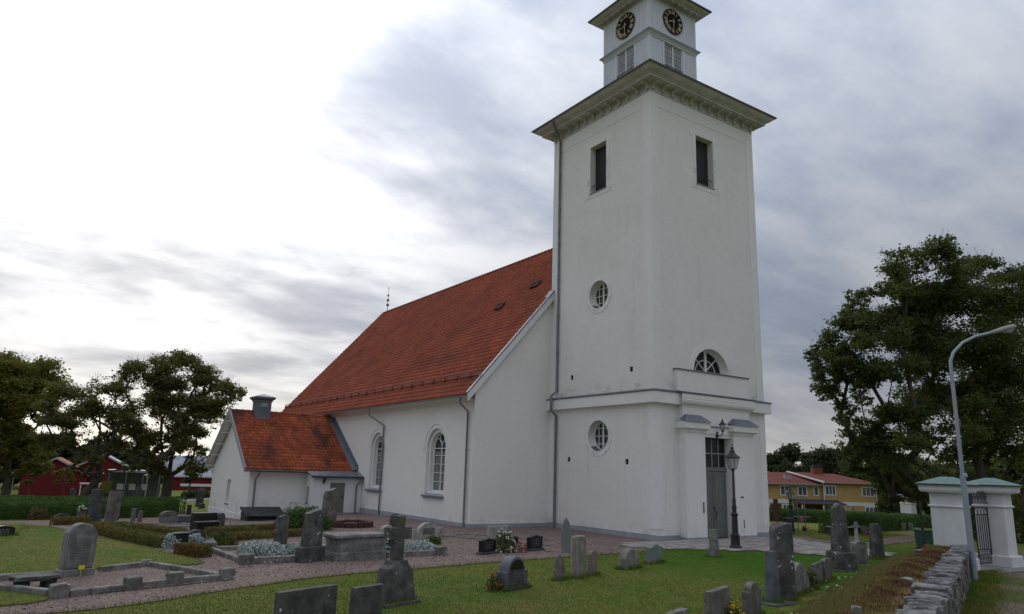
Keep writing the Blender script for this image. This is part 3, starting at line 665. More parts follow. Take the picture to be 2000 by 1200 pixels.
def make_portal():
    m = MB()
    for a, b in ((1.60, 2.98), (5.12, 6.65)): m.box(a, -.45, -.3, b, -.002, 5.0)
    m.obj('portal_pilaster', 'smooth_plaster', church)
    MB().box(1.62, -.30, 5.02, 6.63, -.003, 6.31).obj('portal_entablature', 'smooth_plaster', church)
    MB().box(2.984, -.26, 4.852, 5.116, -.004, 5.34).obj('door_lintel', 'smooth_plaster', church)
    MB().box(2.9, -.33, 5.345, 5.2, -.305, 5.40).obj('lintel_sheet', 'pipe_metal', church)
    for a, b in ((1.60, 2.98), (5.12, 6.65)):
        c = MB(); ring(c, a, -.45, b, .4, [(0, 4.98), (.03, 5.02), (.05, 5.12), (.17, 5.20), (.20, 5.21), (.20, 5.52), (.22, 5.53)]); c.obj('pilaster_capital', 'smooth_plaster', church)
        s = MB(); x0, x1, y0 = a-.26, b+.26, -.73
        s.add([(x0, y0, 5.53), (x1, y0, 5.53), (x1, -.301, 5.60), (x0, -.301, 5.60), (x0+.42, y0+.36, 5.86), (x1-.42, y0+.36, 5.86), (x1-.42, -.302, 5.88), (x0+.42, -.302, 5.88)],
              [(0, 1, 5, 4), (1, 2, 6, 5), (3, 0, 4, 7), (4, 5, 6, 7), (0, 3, 2, 1)])
        s.obj('capital_sheet', 'sheet_metal', church)
    f = MB(); pr = [(0, 6.22), (.05, 6.24), (.06, 6.30), (.13, 6.36), (.19, 6.44), (.22, 6.56), (.20, 6.62), (.22, 6.64), (.22, 6.86), (0, 6.87)]
    n = len(pr); f.add([(1.36+(.24-o), -.272-o, z) for o, z in pr]+[(6.92-(.24-o), -.272-o, z) for o, z in pr], [(i, i+1, n+i+1, n+i) for i in range(n-1)]+[tuple(range(n)), tuple(range(n, 2*n))])
    f.obj('portal_moulding', 'smooth_plaster', church)
    MB().box(1.35, -.53, 6.88, 6.95, -.27, 6.94).obj('moulding_sheet', 'sheet_metal', church)
    MB().box(1.36, -.22, 7.0, 6.76, -.003, 8.05).obj('portal_parapet', 'smooth_plaster', church)
    MB().box(1.30, -.28, 8.055, 6.82, -.004, 8.10).obj('parapet_sheet', 'sheet_metal', church)
    # door set back in the opening
    d = MB().box(2.98, .12, -.05, 5.12, .2, 4.85).obj('church_door', 'door_green_grey', church)
    MB().box(2.98, .06, 3.22, 5.12, .119, 3.42).obj('transom', 'door_green_grey', d)
    for a, b in ((3.04, 4.035), (4.065, 5.06)):
        lf = MB().cbox(a, .085, .05, b, .118, 3.2, .01).obj('door_leaf', 'door_green_grey', d)
    pm = MB()
    for a, b in ((3.04, 4.035), (4.065, 5.06)):
        for z0, z1 in ((.2, .62), (.72, 1.4), (1.5, 3.05)):
            for x0, x1, za, zb in ((a+.12, b-.12, z0, z0+.04), (a+.12, b-.12, z1-.04, z1), (a+.12, a+.16, z0+.041, z1-.041), (b-.16, b-.12, z0+.041, z1-.041)):
                pm.box(x0, .065, za, x1, .084, zb)
    pm.obj('door_panel_moulding', 'door_green_grey', d)
    MB().tube([(4.14, .06, 1.35), (4.16, .0, 1.3), (4.19, -.02, 1.15), (4.16, 0, 1.0), (4.14, .06, .95)], .018, 6).box(4.09, .06, 1.38, 4.17, .083, 1.48).obj('door_handle', 'iron_black', d)
    MB().box(3.04, .10, 3.45, 5.06, .108, 4.78).obj('transom_pane', 'window_glass', d)
    MB().box(3.0, .111, 3.43, 5.1, .118, 4.82).obj('transom_dark', 'hole_black', d)
    g = MB()
    for u in (3.02, 3.55, 4.05, 4.55, 5.06): g.box(u-.022, .075, 3.43, u+.022, .099, 4.80)
    g.box(2.99, .078, 4.06, 5.11, .0985, 4.10)
    g.obj('transom_bar', 'grey_wood', d)
    MB().box(2.70, -.47, 1.25, 2.79, -.452, 1.75).obj('door_plate', 'pipe_metal', church)
    MB().box(5.5, -.465, 1.95, 5.72, -.452, 2.02).box(5.66, -.465, .5, 5.71, -.452, .9).obj('wall_fitting', 'iron_black', church)
make_portal()

def numeral(s):
    out = []; x = 0; h = .2
    for ch in s:
        if ch == 'I': out.append([(x, 0), (x+.028, 0), (x+.028, h), (x, h)]); x += .045
        if ch == 'V':
            out.append([(x, h), (x+.045, 0), (x+.072, 0), (x+.036, h)][::-1]); out.append([(x+.045, 0), (x+.062, 0), (x+.108, h), (x+.088, h)]); x += .125
        if ch == 'X':
            out.append([(x, h), (x+.072, 0), (x+.108, 0), (x+.036, h)][::-1]); out.append([(x, 0), (x+.02, 0), (x+.108, h), (x+.088, h)]); x += .125
    w = x-.017
    return [[(u-w/2, z) for u, z in p] for p in out], w
def make_belfry():
    a, b = 2.13, 6.08; c0, c1 = 2.13, 6.05
    mb = MB(); fr = lambda ax, d: ((lambda u, v: (d, u, v)) if ax == 'x' else (lambda u, v: (u, d, v)))
    h = [rect(3.36, 25.75, 4.88, 28.03)]
    for ax, d, o in (('x', a, rect(c0, 23.7, c1, 30.75)), ('y', c0, rect(a, 23.7, b, 30.75)), ('x', b, rect(c0, 23.7, c1, 30.75)), ('y', c1, rect(a, 23.7, b, 30.75))):
        mb.panel(o, h, fr(ax, d))
        e = d+.12 if d in (a, c0) and not (ax == 'x' and d == b) and not (ax == 'y' and d == c1) else d-.12
        mb.reveal(h[0], fr(ax, d), fr(ax, e))
    mb.obj('belfry_wall', 'white_wood', church)
    # vertical boarding: thin cover strips
    s = MB(); t = .014
    for za, zb in ((24.2, 28.0), (28.5, 30.62)):
        k = c0+.3
        while k < c1-.25:
            if not (3.2 < k < 5.05 and za < 26):
                s.box(a-t, k-.012, za, a+.004, k+.012, zb); s.box(k-.012+.015, c0-t, za, k+.012+.015, c0+.004, zb)
            k += .145
    s.obj('cover_strip', 'white_wood', church, kind='stuff')
    for x, y in ((a, c0), (b, c0), (a, c1), (b, c1)):
        sx = 1 if x == a else -1; sy = 1 if y == c0 else -1; p = .03
        for za, zb in ((23.7, 28.05), (28.44, 30.66)):
            P = [(x-sx*p, y-sy*p), (x+sx*.16, y-sy*p), (x+sx*.16, y+sy*.005), (x+sx*.005, y+sy*.005), (x+sx*.005, y+sy*.16), (x-sx*p, y+sy*.16)]
            q = MB(); q.add([(*v, za) for v in P]+[(*v, zb) for v in P], [(i, (i+1) % 6, 6+(i+1) % 6, 6+i) for i in range(6)])
            q.obj('corner_board', 'white_wood', church)
    m = MB(); ring(m, a, c0, b, c1, [(0, 28.0), (.05, 28.02), (.05, 28.10), (.10, 28.14), (.12, 28.22), (.2, 28.25), (.2, 28.30)]); m.obj('belfry_moulding', 'white_wood', church)
    m = MB(); ring(m, a, c0, b, c1, [(.19, 28.301), (.225, 28.29), (.23, 28.33), (0, 28.42)]); m.obj('moulding_sheet', 'pipe_metal', church)
    m = MB(); ring(m, a, c0, b, c1, [(0, 30.60), (.06, 30.62), (.06, 30.70), (.36, 30.72), (.36, 30.78), (.42, 30.80), (.58, 30.90), (.64, 30.98), (.68, 30.99), (.68, 31.03)]); m.obj('belfry_cornice', 'cornice_plaster', church)
    m = MB(); ring(m, a, c0, b, c1, [(.68, 31.0), (.75, 31.0), (.76, 31.07), (.68, 31.09), (-1.2, 31.9), (-1.5, 33.4), (-1.94, 35.2)]); m.obj('belfry_roof', 'roof_sheet_dark', church)
    bm = MB().box(-.045, -.30, 0, .045, 0, .10).mesh('bracket', 'cornice_plaster')
    for j in range(8):
        u = a+.2+(b-a-.4)*j/7; put(bm, fmat((u, c0-.06, 30.615), RIGHT), 'bracket', church); put(bm, fmat((a-.06, u, 30.615), LEFT), 'bracket', church)
    # windows
    for M in (fmat((a, 4.12, 26.89), LEFT), fmat((4.12, c0, 26.89), RIGHT), fmat((b, 4.12, 26.89), (0, 1, 0)), fmat((4.12, c1, 26.89), (-1, 0, 0))):
        hw, hh = .76, 1.14; f = MB()
        for u0, u1, z0, z1 in ((-hw, -hw+.06, -hh, hh), (hw-.06, hw, -hh, hh), (-hw+.06, hw-.06, hh-.06, hh), (-hw+.06, hw-.06, -hh, -hh+.06), (-.045, .045, -hh+.06, hh-.06)): f.box(u0, .03, z0, u1, .10, z1)
        w = f.obj('belfry_window', 'white_paint', church); w.matrix_local = M
        MB().box(-hw+.03, .07, -hh+.03, hw-.03, .078, hh-.03).obj('pane', 'belfry_glass', w)
        g = MB()
        for u in (-.38, .38): g.box(u-.014, .045, -hh+.06, u+.014, .069, hh-.06)
        for k in range(1, 8): z = -hh+2*hh*k/8; g.box(-hw+.06, .05, z-.012, hw-.06, .068, z+.012)
        g.obj('glazing_bar', 'grey_wood', w)
        MB().tube([(-hw, -.02, -.36), (hw, -.02, -.36)], .022, 6).obj('iron_bar', 'iron_black', w)
        cs = MB()
        for u0, u1, z0, z1 in ((-hw-.14, -hw, -hh-.02, hh+.12), (hw, hw+.14, -hh-.02, hh+.12), (-hw, hw, hh, hh+.12)): cs.box(u0, -.025, z0, u1, .003, z1)
        cs.obj('window_casing', 'white_wood', w)
    # clocks showing half past eight
    for M in (fmat((a, 4.09, 29.62), LEFT), fmat((4.10, c0, 29.62), RIGHT)):
        face = MB().prism(circ(0, 0, .80, 40), .06).obj('clock_face', 'clock_black', church, 30); face.matrix_local = M @ Matrix.Translation((0, -.03, 0))
        r = MB(); n = 40; o, i = circ(0, 0, .82, n), circ(0, 0, .775, n)
        r.add([(u, -.05, z) for u, z in o]+[(u, -.05, z) for u, z in i]+[(u, .02, z) for u, z in o], [(k, (k+1) % n, n+(k+1) % n, n+k) for k in range(n)]+[(2*n+k, 2*n+(k+1) % n, (k+1) % n, k) for k in range(n)])
        r.obj('clock_rim', 'planter_rust', face)
        for hnum, s in enumerate('XII I II III IIII V VI VII VIII IX X XI'.split()):
            polys, w = numeral(s); t = -2*math.pi*hnum/12; m = MB()
            for p in polys:
                pts = []
                for u, z in p:
                    u *= min(1.45, .30/w); zz = .49+z*1.25
                    pts.append((u*math.cos(t)-zz*math.sin(t), u*math.sin(t)+zz*math.cos(t)))
                m.prism(pts, .012, 0, Matrix.Translation((0, -.038, 0)))
            m.obj('numeral', 'gold_leaf', face)
        def hand(name, ang, L, w, tail, dv):
            t = -math.radians(ang); p = [(-w, -tail), (w, -tail), (w*.8, L*.82), (0, L), (-w*.8, L*.82)]
            p = [(u*math.cos(t)-z*math.sin(t), u*math.sin(t)+z*math.cos(t)) for u, z in p]
            MB().prism(p, .012, 0, Matrix.Translation((0, dv, 0))).obj(name, 'gold_leaf', face)
        hand('hour_hand', 256, .46, .026, .14, -.062); hand('minute_hand', 181, .70, .022, .18, -.080)
make_belfry()

# ------------------------------------------------------------------ nave
NX0, NX1, NY0, NY1 = -5.03, 13.28, 8.17, 41.9
RX, RZ, EZ = 4.12, 18.0, 6.80
EX = -5.60; SL = (RZ-EZ)/(RX-EX)
ARCHW = [(12.25, 1.12), (20.35, 1.08), (28.3, 1.1), (36.3, 1.1)]
def arch_out(c, hw, z0, zs, n=14): return [(c-hw, z0), (c+hw, z0)]+arc(c, zs, hw, 0, 180, n)
def make_nave():
    m = MB(); L = lambda d: (lambda u, v: (d, u, v))
    hs = [arch_out(c, hw, 1.48, 4.05) for c, hw in ARCHW[:2]]
    m.panel(rect(NY0, -2.2, NY1, 6.9), hs, L(NX0))
    for h in hs: m.reveal(h, L(NX0), L(NX0+.5))
    gab = [(NX0, -2.2), (NX1, -2.2), (NX1, 6.9), (RX+.0, RZ-.15), (NX0, 6.9+.3)]
    gab = [(NX0, -2.2), (NX1, -2.2), (NX1, EZ+.5), (RX, RZ-.12), (NX0, EZ+.5)]
    for y in (NY0, NY1): m.panel(gab, [], lambda u, v, y=y: (u, y, v))
    m.panel(rect(NY0, -2.2, NY1, 6.9), [], L(NX1))
    m.obj('nave_wall', 'nave_plaster', church)
    p = MB(); p.box(NX0-.06, NY0-.06, -2.0, NX0-.001, NY1, .20); p.box(NX0+.0, NY0-.06, -2.0, -.055, NY0-.001, .20); p.obj('nave_plinth', 'plinth_grey', church)
    for i, (c, hw) in enumerate(ARCHW[:2]):
        M = fmat((NX0, c, 0), LEFT)
        # slightly sunk outer order and hood mould
        f = MB(); o, n_ = arch_out(0, hw-.02, 1.50, 4.05), arch_out(0, hw-.22, 1.62, 4.05); n = len(o)
        f.add([(u, .16, z) for u, z in o]+[(u, .16, z) for u, z in n_]+[(u, .46, z) for u, z in n_], [(k, (k+1) % n, n+(k+1) % n, n+k) for k in range(n)]+[(n+k, n+(k+1) % n, 2*n+(k+1) % n, 2*n+k) for k in range(n)])
        w = f.obj('arched_window', 'smooth_plaster', church); w.matrix_local = M
        hd = MB(); a1, a0 = arc(0, 4.05, hw+.30, 0, 180, 18), arc(0, 4.05, hw+.24, 0, 180, 18); k = len(a1)
        hd.add([(u, -.035, z) for u, z in a1]+[(u, -.035, z) for u, z in a0]+[(u, .005, z) for u, z in a1]+[(u, .005, z) for u, z in a0], [(j, j+1, k+j+1, k+j) for j in range(k-1)]+[(2*k+j, 2*k+j+1, j+1, j) for j in range(k-1)]+[(k+j, k+j+1, 3*k+j+1, 3*k+j) for j in range(k-1)])
        for s in (-1, 1): hd.box(min(s*(hw+.24), s*(hw+.46)), -.035, 3.99, max(s*(hw+.24), s*(hw+.46)), .005, 4.045)
        hd.obj('hood_mould', 'smooth_plaster', w)
        r = hw-.22
        MB().prism(arch_out(0, r, 1.62, 4.05), .01).obj('pane', 'window_glass', w).location = (0, .44, 0)
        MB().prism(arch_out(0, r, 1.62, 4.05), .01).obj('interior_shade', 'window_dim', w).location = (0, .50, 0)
        cu = MB()
        for q in range(12):
            u0 = -r+2*r*q/12; cu.add([(u0, .455, 1.65), (u0+r/12, .475, 1.65), (u0+r/6, .455, 1.65), (u0, .455, 3.9), (u0+r/12, .475, 3.9), (u0+r/6, .455, 3.9)], [(0, 1, 4, 3), (1, 2, 5, 4)])
        cu.obj('curtain', 'curtain', w)
        fr = MB(); fo, fi = arch_out(0, r+.01, 1.62, 4.05), arch_out(0, r-.06, 1.72, 4.05); n = len(fo)
        fr.add([(u, .38, z) for u, z in fo]+[(u, .38, z) for u, z in fi]+[(u, .435, z) for u, z in fi], [(k, (k+1) % n, n+(k+1) % n, n+k) for k in range(n)]+[(n+k, n+(k+1) % n, 2*n+(k+1) % n, 2*n+k) for k in range(n)])
        fr.box(-.04, .375, 1.70, .04, .435, 4.08)
        for q in range(1, 5): z = 1.70+2.45*q/5; fr.box(-r+.05, .40, z-.018, r-.05, .433, z+.018)
        fr.box(-r+.05, .39, 4.03, r-.05, .434, 4.08)
        for s in (-1, 1):
            fr.tube([(s*r/2+u, .41, z) for u, z in arc(0, 4.05, r/2, 0, 180, 10, r*.62)], .03, 4)
        fr.tube([(u, .41, z) for u, z in arc(0, 4.05+r*.63, r*.30, 0, 360, 14)], .03, 4)
        fr.obj('window_frame', 'white_paint', w)
        s = MB(); s.add([(-hw-.16, -.16, 1.40), (hw+.05, -.16, 1.40), (hw+.05, .45, 1.63), (-hw-.16, .45, 1.63), (-hw-.16, -.16, 1.33), (hw+.05, -.16, 1.33), (hw+.05, .0, 1.33), (-hw-.16, .0, 1.33)], [(0, 1, 2, 3), (4, 5, 1, 0), (4, 0, 3, 7), (5, 6, 2, 1), (7, 6, 5, 4)])
        s.obj('window_sill', 'sheet_metal', w)
    # eaves boxing
    e = MB(); n = 2; pr = [(NX0-.001, 6.45), (NX0-.10, 6.50), (NX0-.14, 6.62), (EX+.10, 6.70), (EX+.02, 6.72), (EX+.02, 6.78), (NX0, 7.3)]
    e.add([(x, NY0+.002, z) for x, z in pr]+[(x, NY1-.002, z) for x, z in pr], [(i, i+1, len(pr)+i+1, len(pr)+i) for i in range(len(pr)-1)]); e.obj('eaves', 'nave_plaster', church)
def tiles(name, O, U, V, ul, vl, pu, pv, mat, parent, rel=0.055, keep=None):
    O, U, V = (np.array(q, float) for q in (O, U, V)); Nn = np.cross(U, V); Nn = Nn*np.sign(Nn[2])
    nc, nr = max(1, round(ul/pu)), max(1, round(vl/pv)); pu, pv = ul/nc, vl/nr
    fu = np.array([0, .14, .34, .55, .80, 1.04]); fh = np.array([.012, .7, 1.0, .55, .05, .16])*rel
    c, r = np.meshgrid(np.arange(nc), np.arange(nr)); c = c.ravel(); r = r.ravel()
    if keep is not None: k = keep((c+.5)*pu, (r+.5)*pv); c, r = c[k], r[k]
    T = len(c); ju = rng.normal(0, .006, T); jv = rng.normal(0, .010, T); jh = rng.normal(0, .004, T)
    V3 = np.zeros((T, 18, 3))
    for row, (dv, lift) in enumerate(((0.0, 0.0), (0.0, .034), (1.08, .004))):
        for k in range(6):
            u = (c+fu[k])*pu+ju; v = (r+dv)*pv+jv; h = (fh[k]+lift+jh) if row else np.full(T, -.004)+fh[k]*.6
            V3[:, row*6+k] = O+u[:, None]*U+v[:, None]*V+h[:, None]*Nn
    q = np.array([[row*6+k, row*6+k+1, row*6+7+k, row*6+6+k] for row in (0, 1) for k in range(5)])
    F = (q[None]+(np.arange(T)*18)[:, None, None]).reshape(-1, 4)
    return npmesh(name, V3.reshape(-1, 3), F, mat, parent, 'stuff')
def make_nave_roof():
    vl = math.hypot(RX-EX, RZ-EZ); V = ((RX-EX)/vl, 0, (RZ-EZ)/vl)
    # roof deck: closed slab under the tiles, both slopes
    d = MB(); P = [(EX, EZ), (RX, RZ), (2*RX-EX, EZ), (2*RX-EX-.02, EZ-.12), (RX, RZ-.18), (EX+.02, EZ-.12)]
    y0, y1 = NY0-.18, NY1+.1
    d.add([(x, y0, z) for x, z in P]+[(x, y1, z) for x, z in P], [(i, (i+1) % 6, 6+(i+1) % 6, 6+i) for i in range(6)]+[(0, 1, 4, 5), (1, 2, 3, 4), (11, 10, 7, 6), (10, 9, 8, 7)])
    roof = d.obj('nave_roof', 'nave_tile', church)
    tiles('roof_tile', (EX-.06, y1, EZ+.035-.06*SL), (0, -1, 0), V, y1-y0, vl+.02, .245, .36, 'nave_tile', roof, .06)
    r = MB(); y = y0
    for k in range(int((y1-y0)/.4)):
        a = y0+k*.4; n = 6
        pts = [(RX+.17*math.cos(t), RZ+.02+.14*math.sin(t)) for t in [math.pi*j/n for j in range(n+1)]]
        pt2 = [(RX+.15*math.cos(t), RZ+.0+.12*math.sin(t)) for t in [math.pi*j/n for j in range(n+1)]]
        r.add([(x, a, z) for x, z in pts]+[(x, a+.43, z) for x, z in pt2], [(j, j+1, n+2+j, n+1+j) for j in range(n)])
    r.obj('ridge_tile', 'nave_tile', roof, kind='stuff')
    # gable bargeboards with sheet metal cover
    for s in (-1, 1):
        X = lambda x: x if s < 0 else 2*RX-x
        b = MB(); tx = -.05
        zf = lambda x: EZ+(x-EX)*SL
        q = [(X(EX+.02), zf(EX)-.36), (X(EX-.05), zf(EX)+.02), (X(tx), zf(tx)+.05), (X(tx), zf(tx)-.42)]
        if s > 0: q = q[::-1]
        b.add([(x, y0-.05, z) for x, z in q]+[(x, y0+.02, z) for x, z in q], [(0, 1, 2, 3), (7, 6, 5, 4)]+[(i, (i+1) % 4, 4+(i+1) % 4, 4+i) for i in range(4)])
        b.obj('bargeboard', 'white_paint', church)
        c = MB(); q = [(X(EX-.06), zf(EX)+.02), (X(EX-.06), zf(EX)+.12), (X(tx), zf(tx)+.15), (X(tx), zf(tx)+.05)]
        if s > 0: q = q[::-1]
        c.add([(x, y0-.075, z) for x, z in q]+[(x, y0+.10, z) for x, z in q], [(0, 1, 2, 3), (7, 6, 5, 4)]+[(i, (i+1) % 4, 4+(i+1) % 4, 4+i) for i in range(4)])
        c.obj('verge_sheet', 'sheet_metal', church)
    f = MB(); zf = lambda x: EZ+(x-EX)*SL
    f.add([(-.40, NY0-.1, zf(-.40)+.14), (-.02, NY0-.1, zf(-.02)+.16), (-.02, NY0+.3, zf(-.02)+.16), (-.40, NY0+.3, zf(-.40)+.14), (-.012, NY0-.1, zf(0)+.6), (-.012, NY0+.65, zf(0)+.6)], [(0, 1, 2, 3)]); f.obj('tower_flashing', 'sheet_metal', church)
    # gutter, snow guard, hatches
    g = MB(); n = 6; pts = [(EX-.09+.085*math.cos(t), EZ-.06+.085*math.sin(t)) for t in [math.pi+math.pi*j/n for j in range(n+1)]]
    g.add([(x, y0, z) for x, z in pts]+[(x, y1, z) for x, z in pts], [(j, j+1, n+2+j, n+1+j) for j in range(n)]); g.obj('gutter', 'galvanised', church)
    sx = EX+.80; sz = EZ+.80*SL
    sg = MB()
    for k, (dx, dz) in enumerate(((-.12, .20), (-.10, .32), (-.07, .44))): sg.tube([(sx+dx, NY0+.1, sz+dz), (sx+dx, NY1-.2, sz+dz)], .024, 6)
    sgo = sg.obj('snow_guard', 'guard_red', church)
    bm = MB().add([(-.10, -.02, .0), (.12, -.02, .22), (-.02, -.02, .46), (-.10, -.02, .20), (-.10, .02, .0), (.12, .02, .22), (-.02, .02, .46), (-.10, .02, .20)], [(0, 1, 2, 3), (7, 6, 5, 4), (0, 4, 5, 1), (1, 5, 6, 2), (2, 6, 7, 3), (3, 7, 4, 0)]).mesh('guard_bracket', 'brick_red')
    for k in range(24):
        o = bpy.data.objects.new('guard_bracket', bm); COL.objects.link(o); o.parent = sgo; o.location = (sx-.02, NY0+.9+k*1.42, sz-.02)
    MB().tube([(sx-.1, NY0+.12, sz+.2), (sx+.04, NY0+.05, sz+.36), (sx, NY0+.02, sz+.1), (sx-.2, NY0+.02, sz-.25)], .02, 5).obj('guard_end', 'galvanised', sgo)
    Nn = Vector((-(RZ-EZ)/vl, 0, (RX-EX)/vl)); Vv = Vector(V)
    for (x, y) in ((-.05, 13.6), (.95, 11.05)):
        c = Vector((x, y, EZ+(x-EX)*SL))+Nn*.10
        h = MB().obox(c, Vv*.26, (0, .33, 0), Nn*.10).obj('roof_hatch', 'nave_tile', church)
        fr = MB()
        for s in (-1, 1):
            fr.obox(c+Vv*.27*s+Nn*.09, Vv*.035, (0, .37, 0), Nn*.05); fr.obox(c+Vector((0, .34*s, 0))+Nn*.09, Vv*.23, (0, .035, 0), Nn*.05)
        fr.obj('hatch_frame', 'planter_rust', h)
        MB().obox(c+Nn*.105, Vv*.23, (0, .30, 0), Nn*.01).obj('hatch_lid', 'hole_black', h)
    # finial at the far end of the ridge
    f = MB(); f.lathe([(.05, 0), (.03, .5), (.16, .62), (.16, .7), (.03, .82), (.03, 1.0), (.15, 1.12), (.15, 1.2), (.03, 1.32), (.02, 1.5), (.11, 1.6), (.11, 1.68), (.02, 1.78), (.015, 2.6)], (RX, 40.9, RZ+.1), 8)
    f.tube([(RX, 40.65, RZ+2.4), (RX, 41.15, RZ+2.5)], .015, 4); f.obj('ridge_finial', 'pipe_metal', church, 40)
def pipe(pts, r=.057, par=None, name='downpipe'):
    m = MB().tube(pts, r, 8); 
    for p, q in zip(pts, pts[1:]):
        d = Vector(q)-Vector(p)
        if abs(d.z) > 3:
            for k in range(1, int(abs(d.z)/2.2)+1):
                c = Vector(p)+d*(k/(int(abs(d.z)/2.2)+1)); m.lathe([(r*1.25, -.04), (r*1.25, .04)], c, 8)
    return m.obj(name, 'pipe_metal', par or church, 50)
make_nave(); make_nave_roof()
pipe([(-.95, 7.15, 23.6), (-.95, 7.15, 23.35), (-.55, 7.35, 23.1), (-.12, 7.5, 22.6), (-.10, 7.5, 7.35), (-.43, 7.55, 7.1), (-.43, 7.55, 6.3), (-.12, 7.5, 6.0), (-.12, 7.5, -.1)], .075)
pipe([(EX-.08, 8.62, EZ-.1), (EX-.08, 8.62, 6.35), (NX0-.12, 8.66, 5.95), (NX0-.12, 8.64, -.15)])
pipe([(EX-.08, 20.6, EZ-.1), (EX-.08, 20.6, 6.25), (NX0-.12, 19.3, 5.55), (NX0-.12, 19.2, -.3)])
# ------------------------------------------------------------------ vestry on the long side of the nave
def make_vestry():
    X0, X1, Y0, Y1 = -12.1, -5.04, 23.9, 34.35; RY, VRZ, VEZ = 29.13, 6.46, 2.50; EY0, EY1 = 23.38, 34.88
    SLV = (VRZ-VEZ)/(RY-EY0)
    m = MB()
    hw = [[(28.62, .12), (29.62, .12), (29.62, 1.72), (28.62, 1.72)]]
    m.panel([(Y0, -2.2), (Y1, -2.2), (Y1, VEZ+.05), (RY, VRZ-.25), (Y0, VEZ+.05)], hw, lambda u, v: (X0, u, v)); m.reveal(hw[0], lambda u, v: (X0, u, v), lambda u, v: (X0+.3, u, v))
    for y in (Y0, Y1): m.panel(rect(X0, -2.2, X1, VEZ+.2), [], lambda u, v, y=y: (u, y, v))
    m.obj('vestry_wall', 'nave_plaster', church)
    w = MB().box(X0+.24, 28.62, .12, X0+.3, 29.62, 1.72).obj('vestry_window', 'white_paint', church)
    MB().box(X0+.225, 28.70, .2, X0+.236, 29.54, 1.64).obj('pane', 'window_glass', w)
    MB().box(X0-.06, 28.58, .06, X0+.23, 29.66, .11).obj('window_sill', 'sheet_metal', w)
    p = MB().box(X0-.05, Y0-.05, -2.0, X0-.001, Y1, -.38); p.obj('vestry_plinth', 'smooth_plaster', church)
    zf = lambda y: VEZ+(min(y, 2*RY-y)-EY0)*SLV
    XO = -12.62
    d = MB(); P = [(EY0, VEZ), (RY, VRZ), (EY1, zf(EY1)), (EY1, zf(EY1)-.1), (RY, VRZ-.14), (EY0, VEZ-.1)]
    d.add([(XO, y, z) for y, z in P]+[(X1, y, z) for y, z in P], [(i, (i+1) % 6, 6+(i+1) % 6, 6+i) for i in range(6)]+[(0, 1, 4, 5), (1, 2, 3, 4)])
    roof = d.obj('vestry_roof', 'white_paint', church)
    vl = math.hypot(RY-EY0, VRZ-VEZ); V = (0, (RY-EY0)/vl, (VRZ-VEZ)/vl)
    tiles('roof_tile', (XO+.03, EY0-.07, VEZ+.03-.04), (1, 0, 0), V, X1-XO-.03, vl+.04, .26, .375, 'vestry_tile', roof, .065)
    tiles('roof_tile', (XO+.03, EY1+.07, zf(EY1)+.03-.04), (1, 0, 0), (0, -V[1], V[2]), X1-XO-.03, vl+.04, .26, .375, 'vestry_tile', roof, .065)
    rt = MB(); n = 6
    for k in range(19):
        a = XO+k*.4; r0, r1 = .16, .135
        p0 = [(RY+r0*math.cos(t), VRZ+.03+r0*.85*math.sin(t)) for t in [math.pi*j/n for j in range(n+1)]]; p1 = [(RY+r1*math.cos(t), VRZ+.02+r1*.85*math.sin(t)) for t in [math.pi*j/n for j in range(n+1)]]
        rt.add([(a, y, z) for y, z in p0]+[(min(a+.44, X1), y, z) for y, z in p1], [(j, j+1, n+2+j, n+1+j) for j in range(n)])
    rt.obj('ridge_tile', 'vestry_tile', roof)
    for s in (0, 1):
        Yf = (lambda y: y) if s == 0 else (lambda y: 2*RY-y)
        q = [(Yf(EY0-.06), VEZ-.20), (Yf(EY0-.06), VEZ+.06), (RY, VRZ+.10), (RY, VRZ-.18)]
        b = MB(); b.add([(XO-.02, y, z) for y, z in q]+[(XO+.03, y, z) for y, z in q], [(0, 1, 2, 3), (7, 6, 5, 4)]+[(i, (i+1) % 4, 4+(i+1) % 4, 4+i) for i in range(4)]); b.obj('bargeboard', 'grey_wood', church)
        c = MB(); q = [(Yf(EY0-.08), VEZ+.07), (Yf(EY0-.08), VEZ+.12), (RY, VRZ+.17), (RY, VRZ+.11)]
        c.add([(XO-.04, y, z) for y, z in q]+[(XO+.07, y, z) for y, z in q], [(0, 1, 2, 3), (7, 6, 5, 4)]+[(i, (i+1) % 4, 4+(i+1) % 4, 4+i) for i in range(4)]); c.obj('verge_sheet', 'sheet_metal', church)
        for k in range(5):
            y = EY0+.5+k*1.15; y = Yf(y); zz = zf(y)-.2
            MB().box(XO+.03, y-.06, zz-.09, X0+.02, y+.06, zz+.04).obj('purlin_end', 'white_paint', church)
    # lead flashing where the roof meets the nave
    f = MB(); q = [(EY0-.1, VEZ+.05), (EY0-.1, VEZ+.42), (RY, VRZ+.40), (RY, VRZ+.06)]
    f.add([(X1-.06, y, z) for y, z in q]+[(X1+.0, y, z) for y, z in q], [(3, 2, 1, 0), (4, 5, 6, 7)]+[(i, (i+1) % 4, 4+(i+1) % 4, 4+i) for i in range(4)])
    f.add([(X1-.42, EY0-.1, VEZ+.09), (X1-.06, EY0-.1, VEZ+.16), (X1-.06, RY, VRZ+.17), (X1-.42, RY, VRZ+.11)], [(0, 1, 2, 3)])
    f.obj('valley_flashing', 'sheet_metal', church)
    g = MB(); n = 6; pts = [(EY0-.13+.075*math.cos(t), VEZ-.06+.075*math.sin(t)) for t in [math.pi+math.pi*j/n for j in range(n+1)]]
    g.add([(XO, y, z) for y, z in pts]+[(X1, y, z) for y, z in pts], [(j, j+1, n+2+j, n+1+j) for j in range(n)]); g.obj('gutter', 'roof_sheet_dark', church)
    pipe([(-11.7, EY0-.13, VEZ-.1), (-11.7, EY0-.13, 2.25), (-11.75, Y0-.1, 1.9), (-11.75, Y0-.1, -.9)], .055)
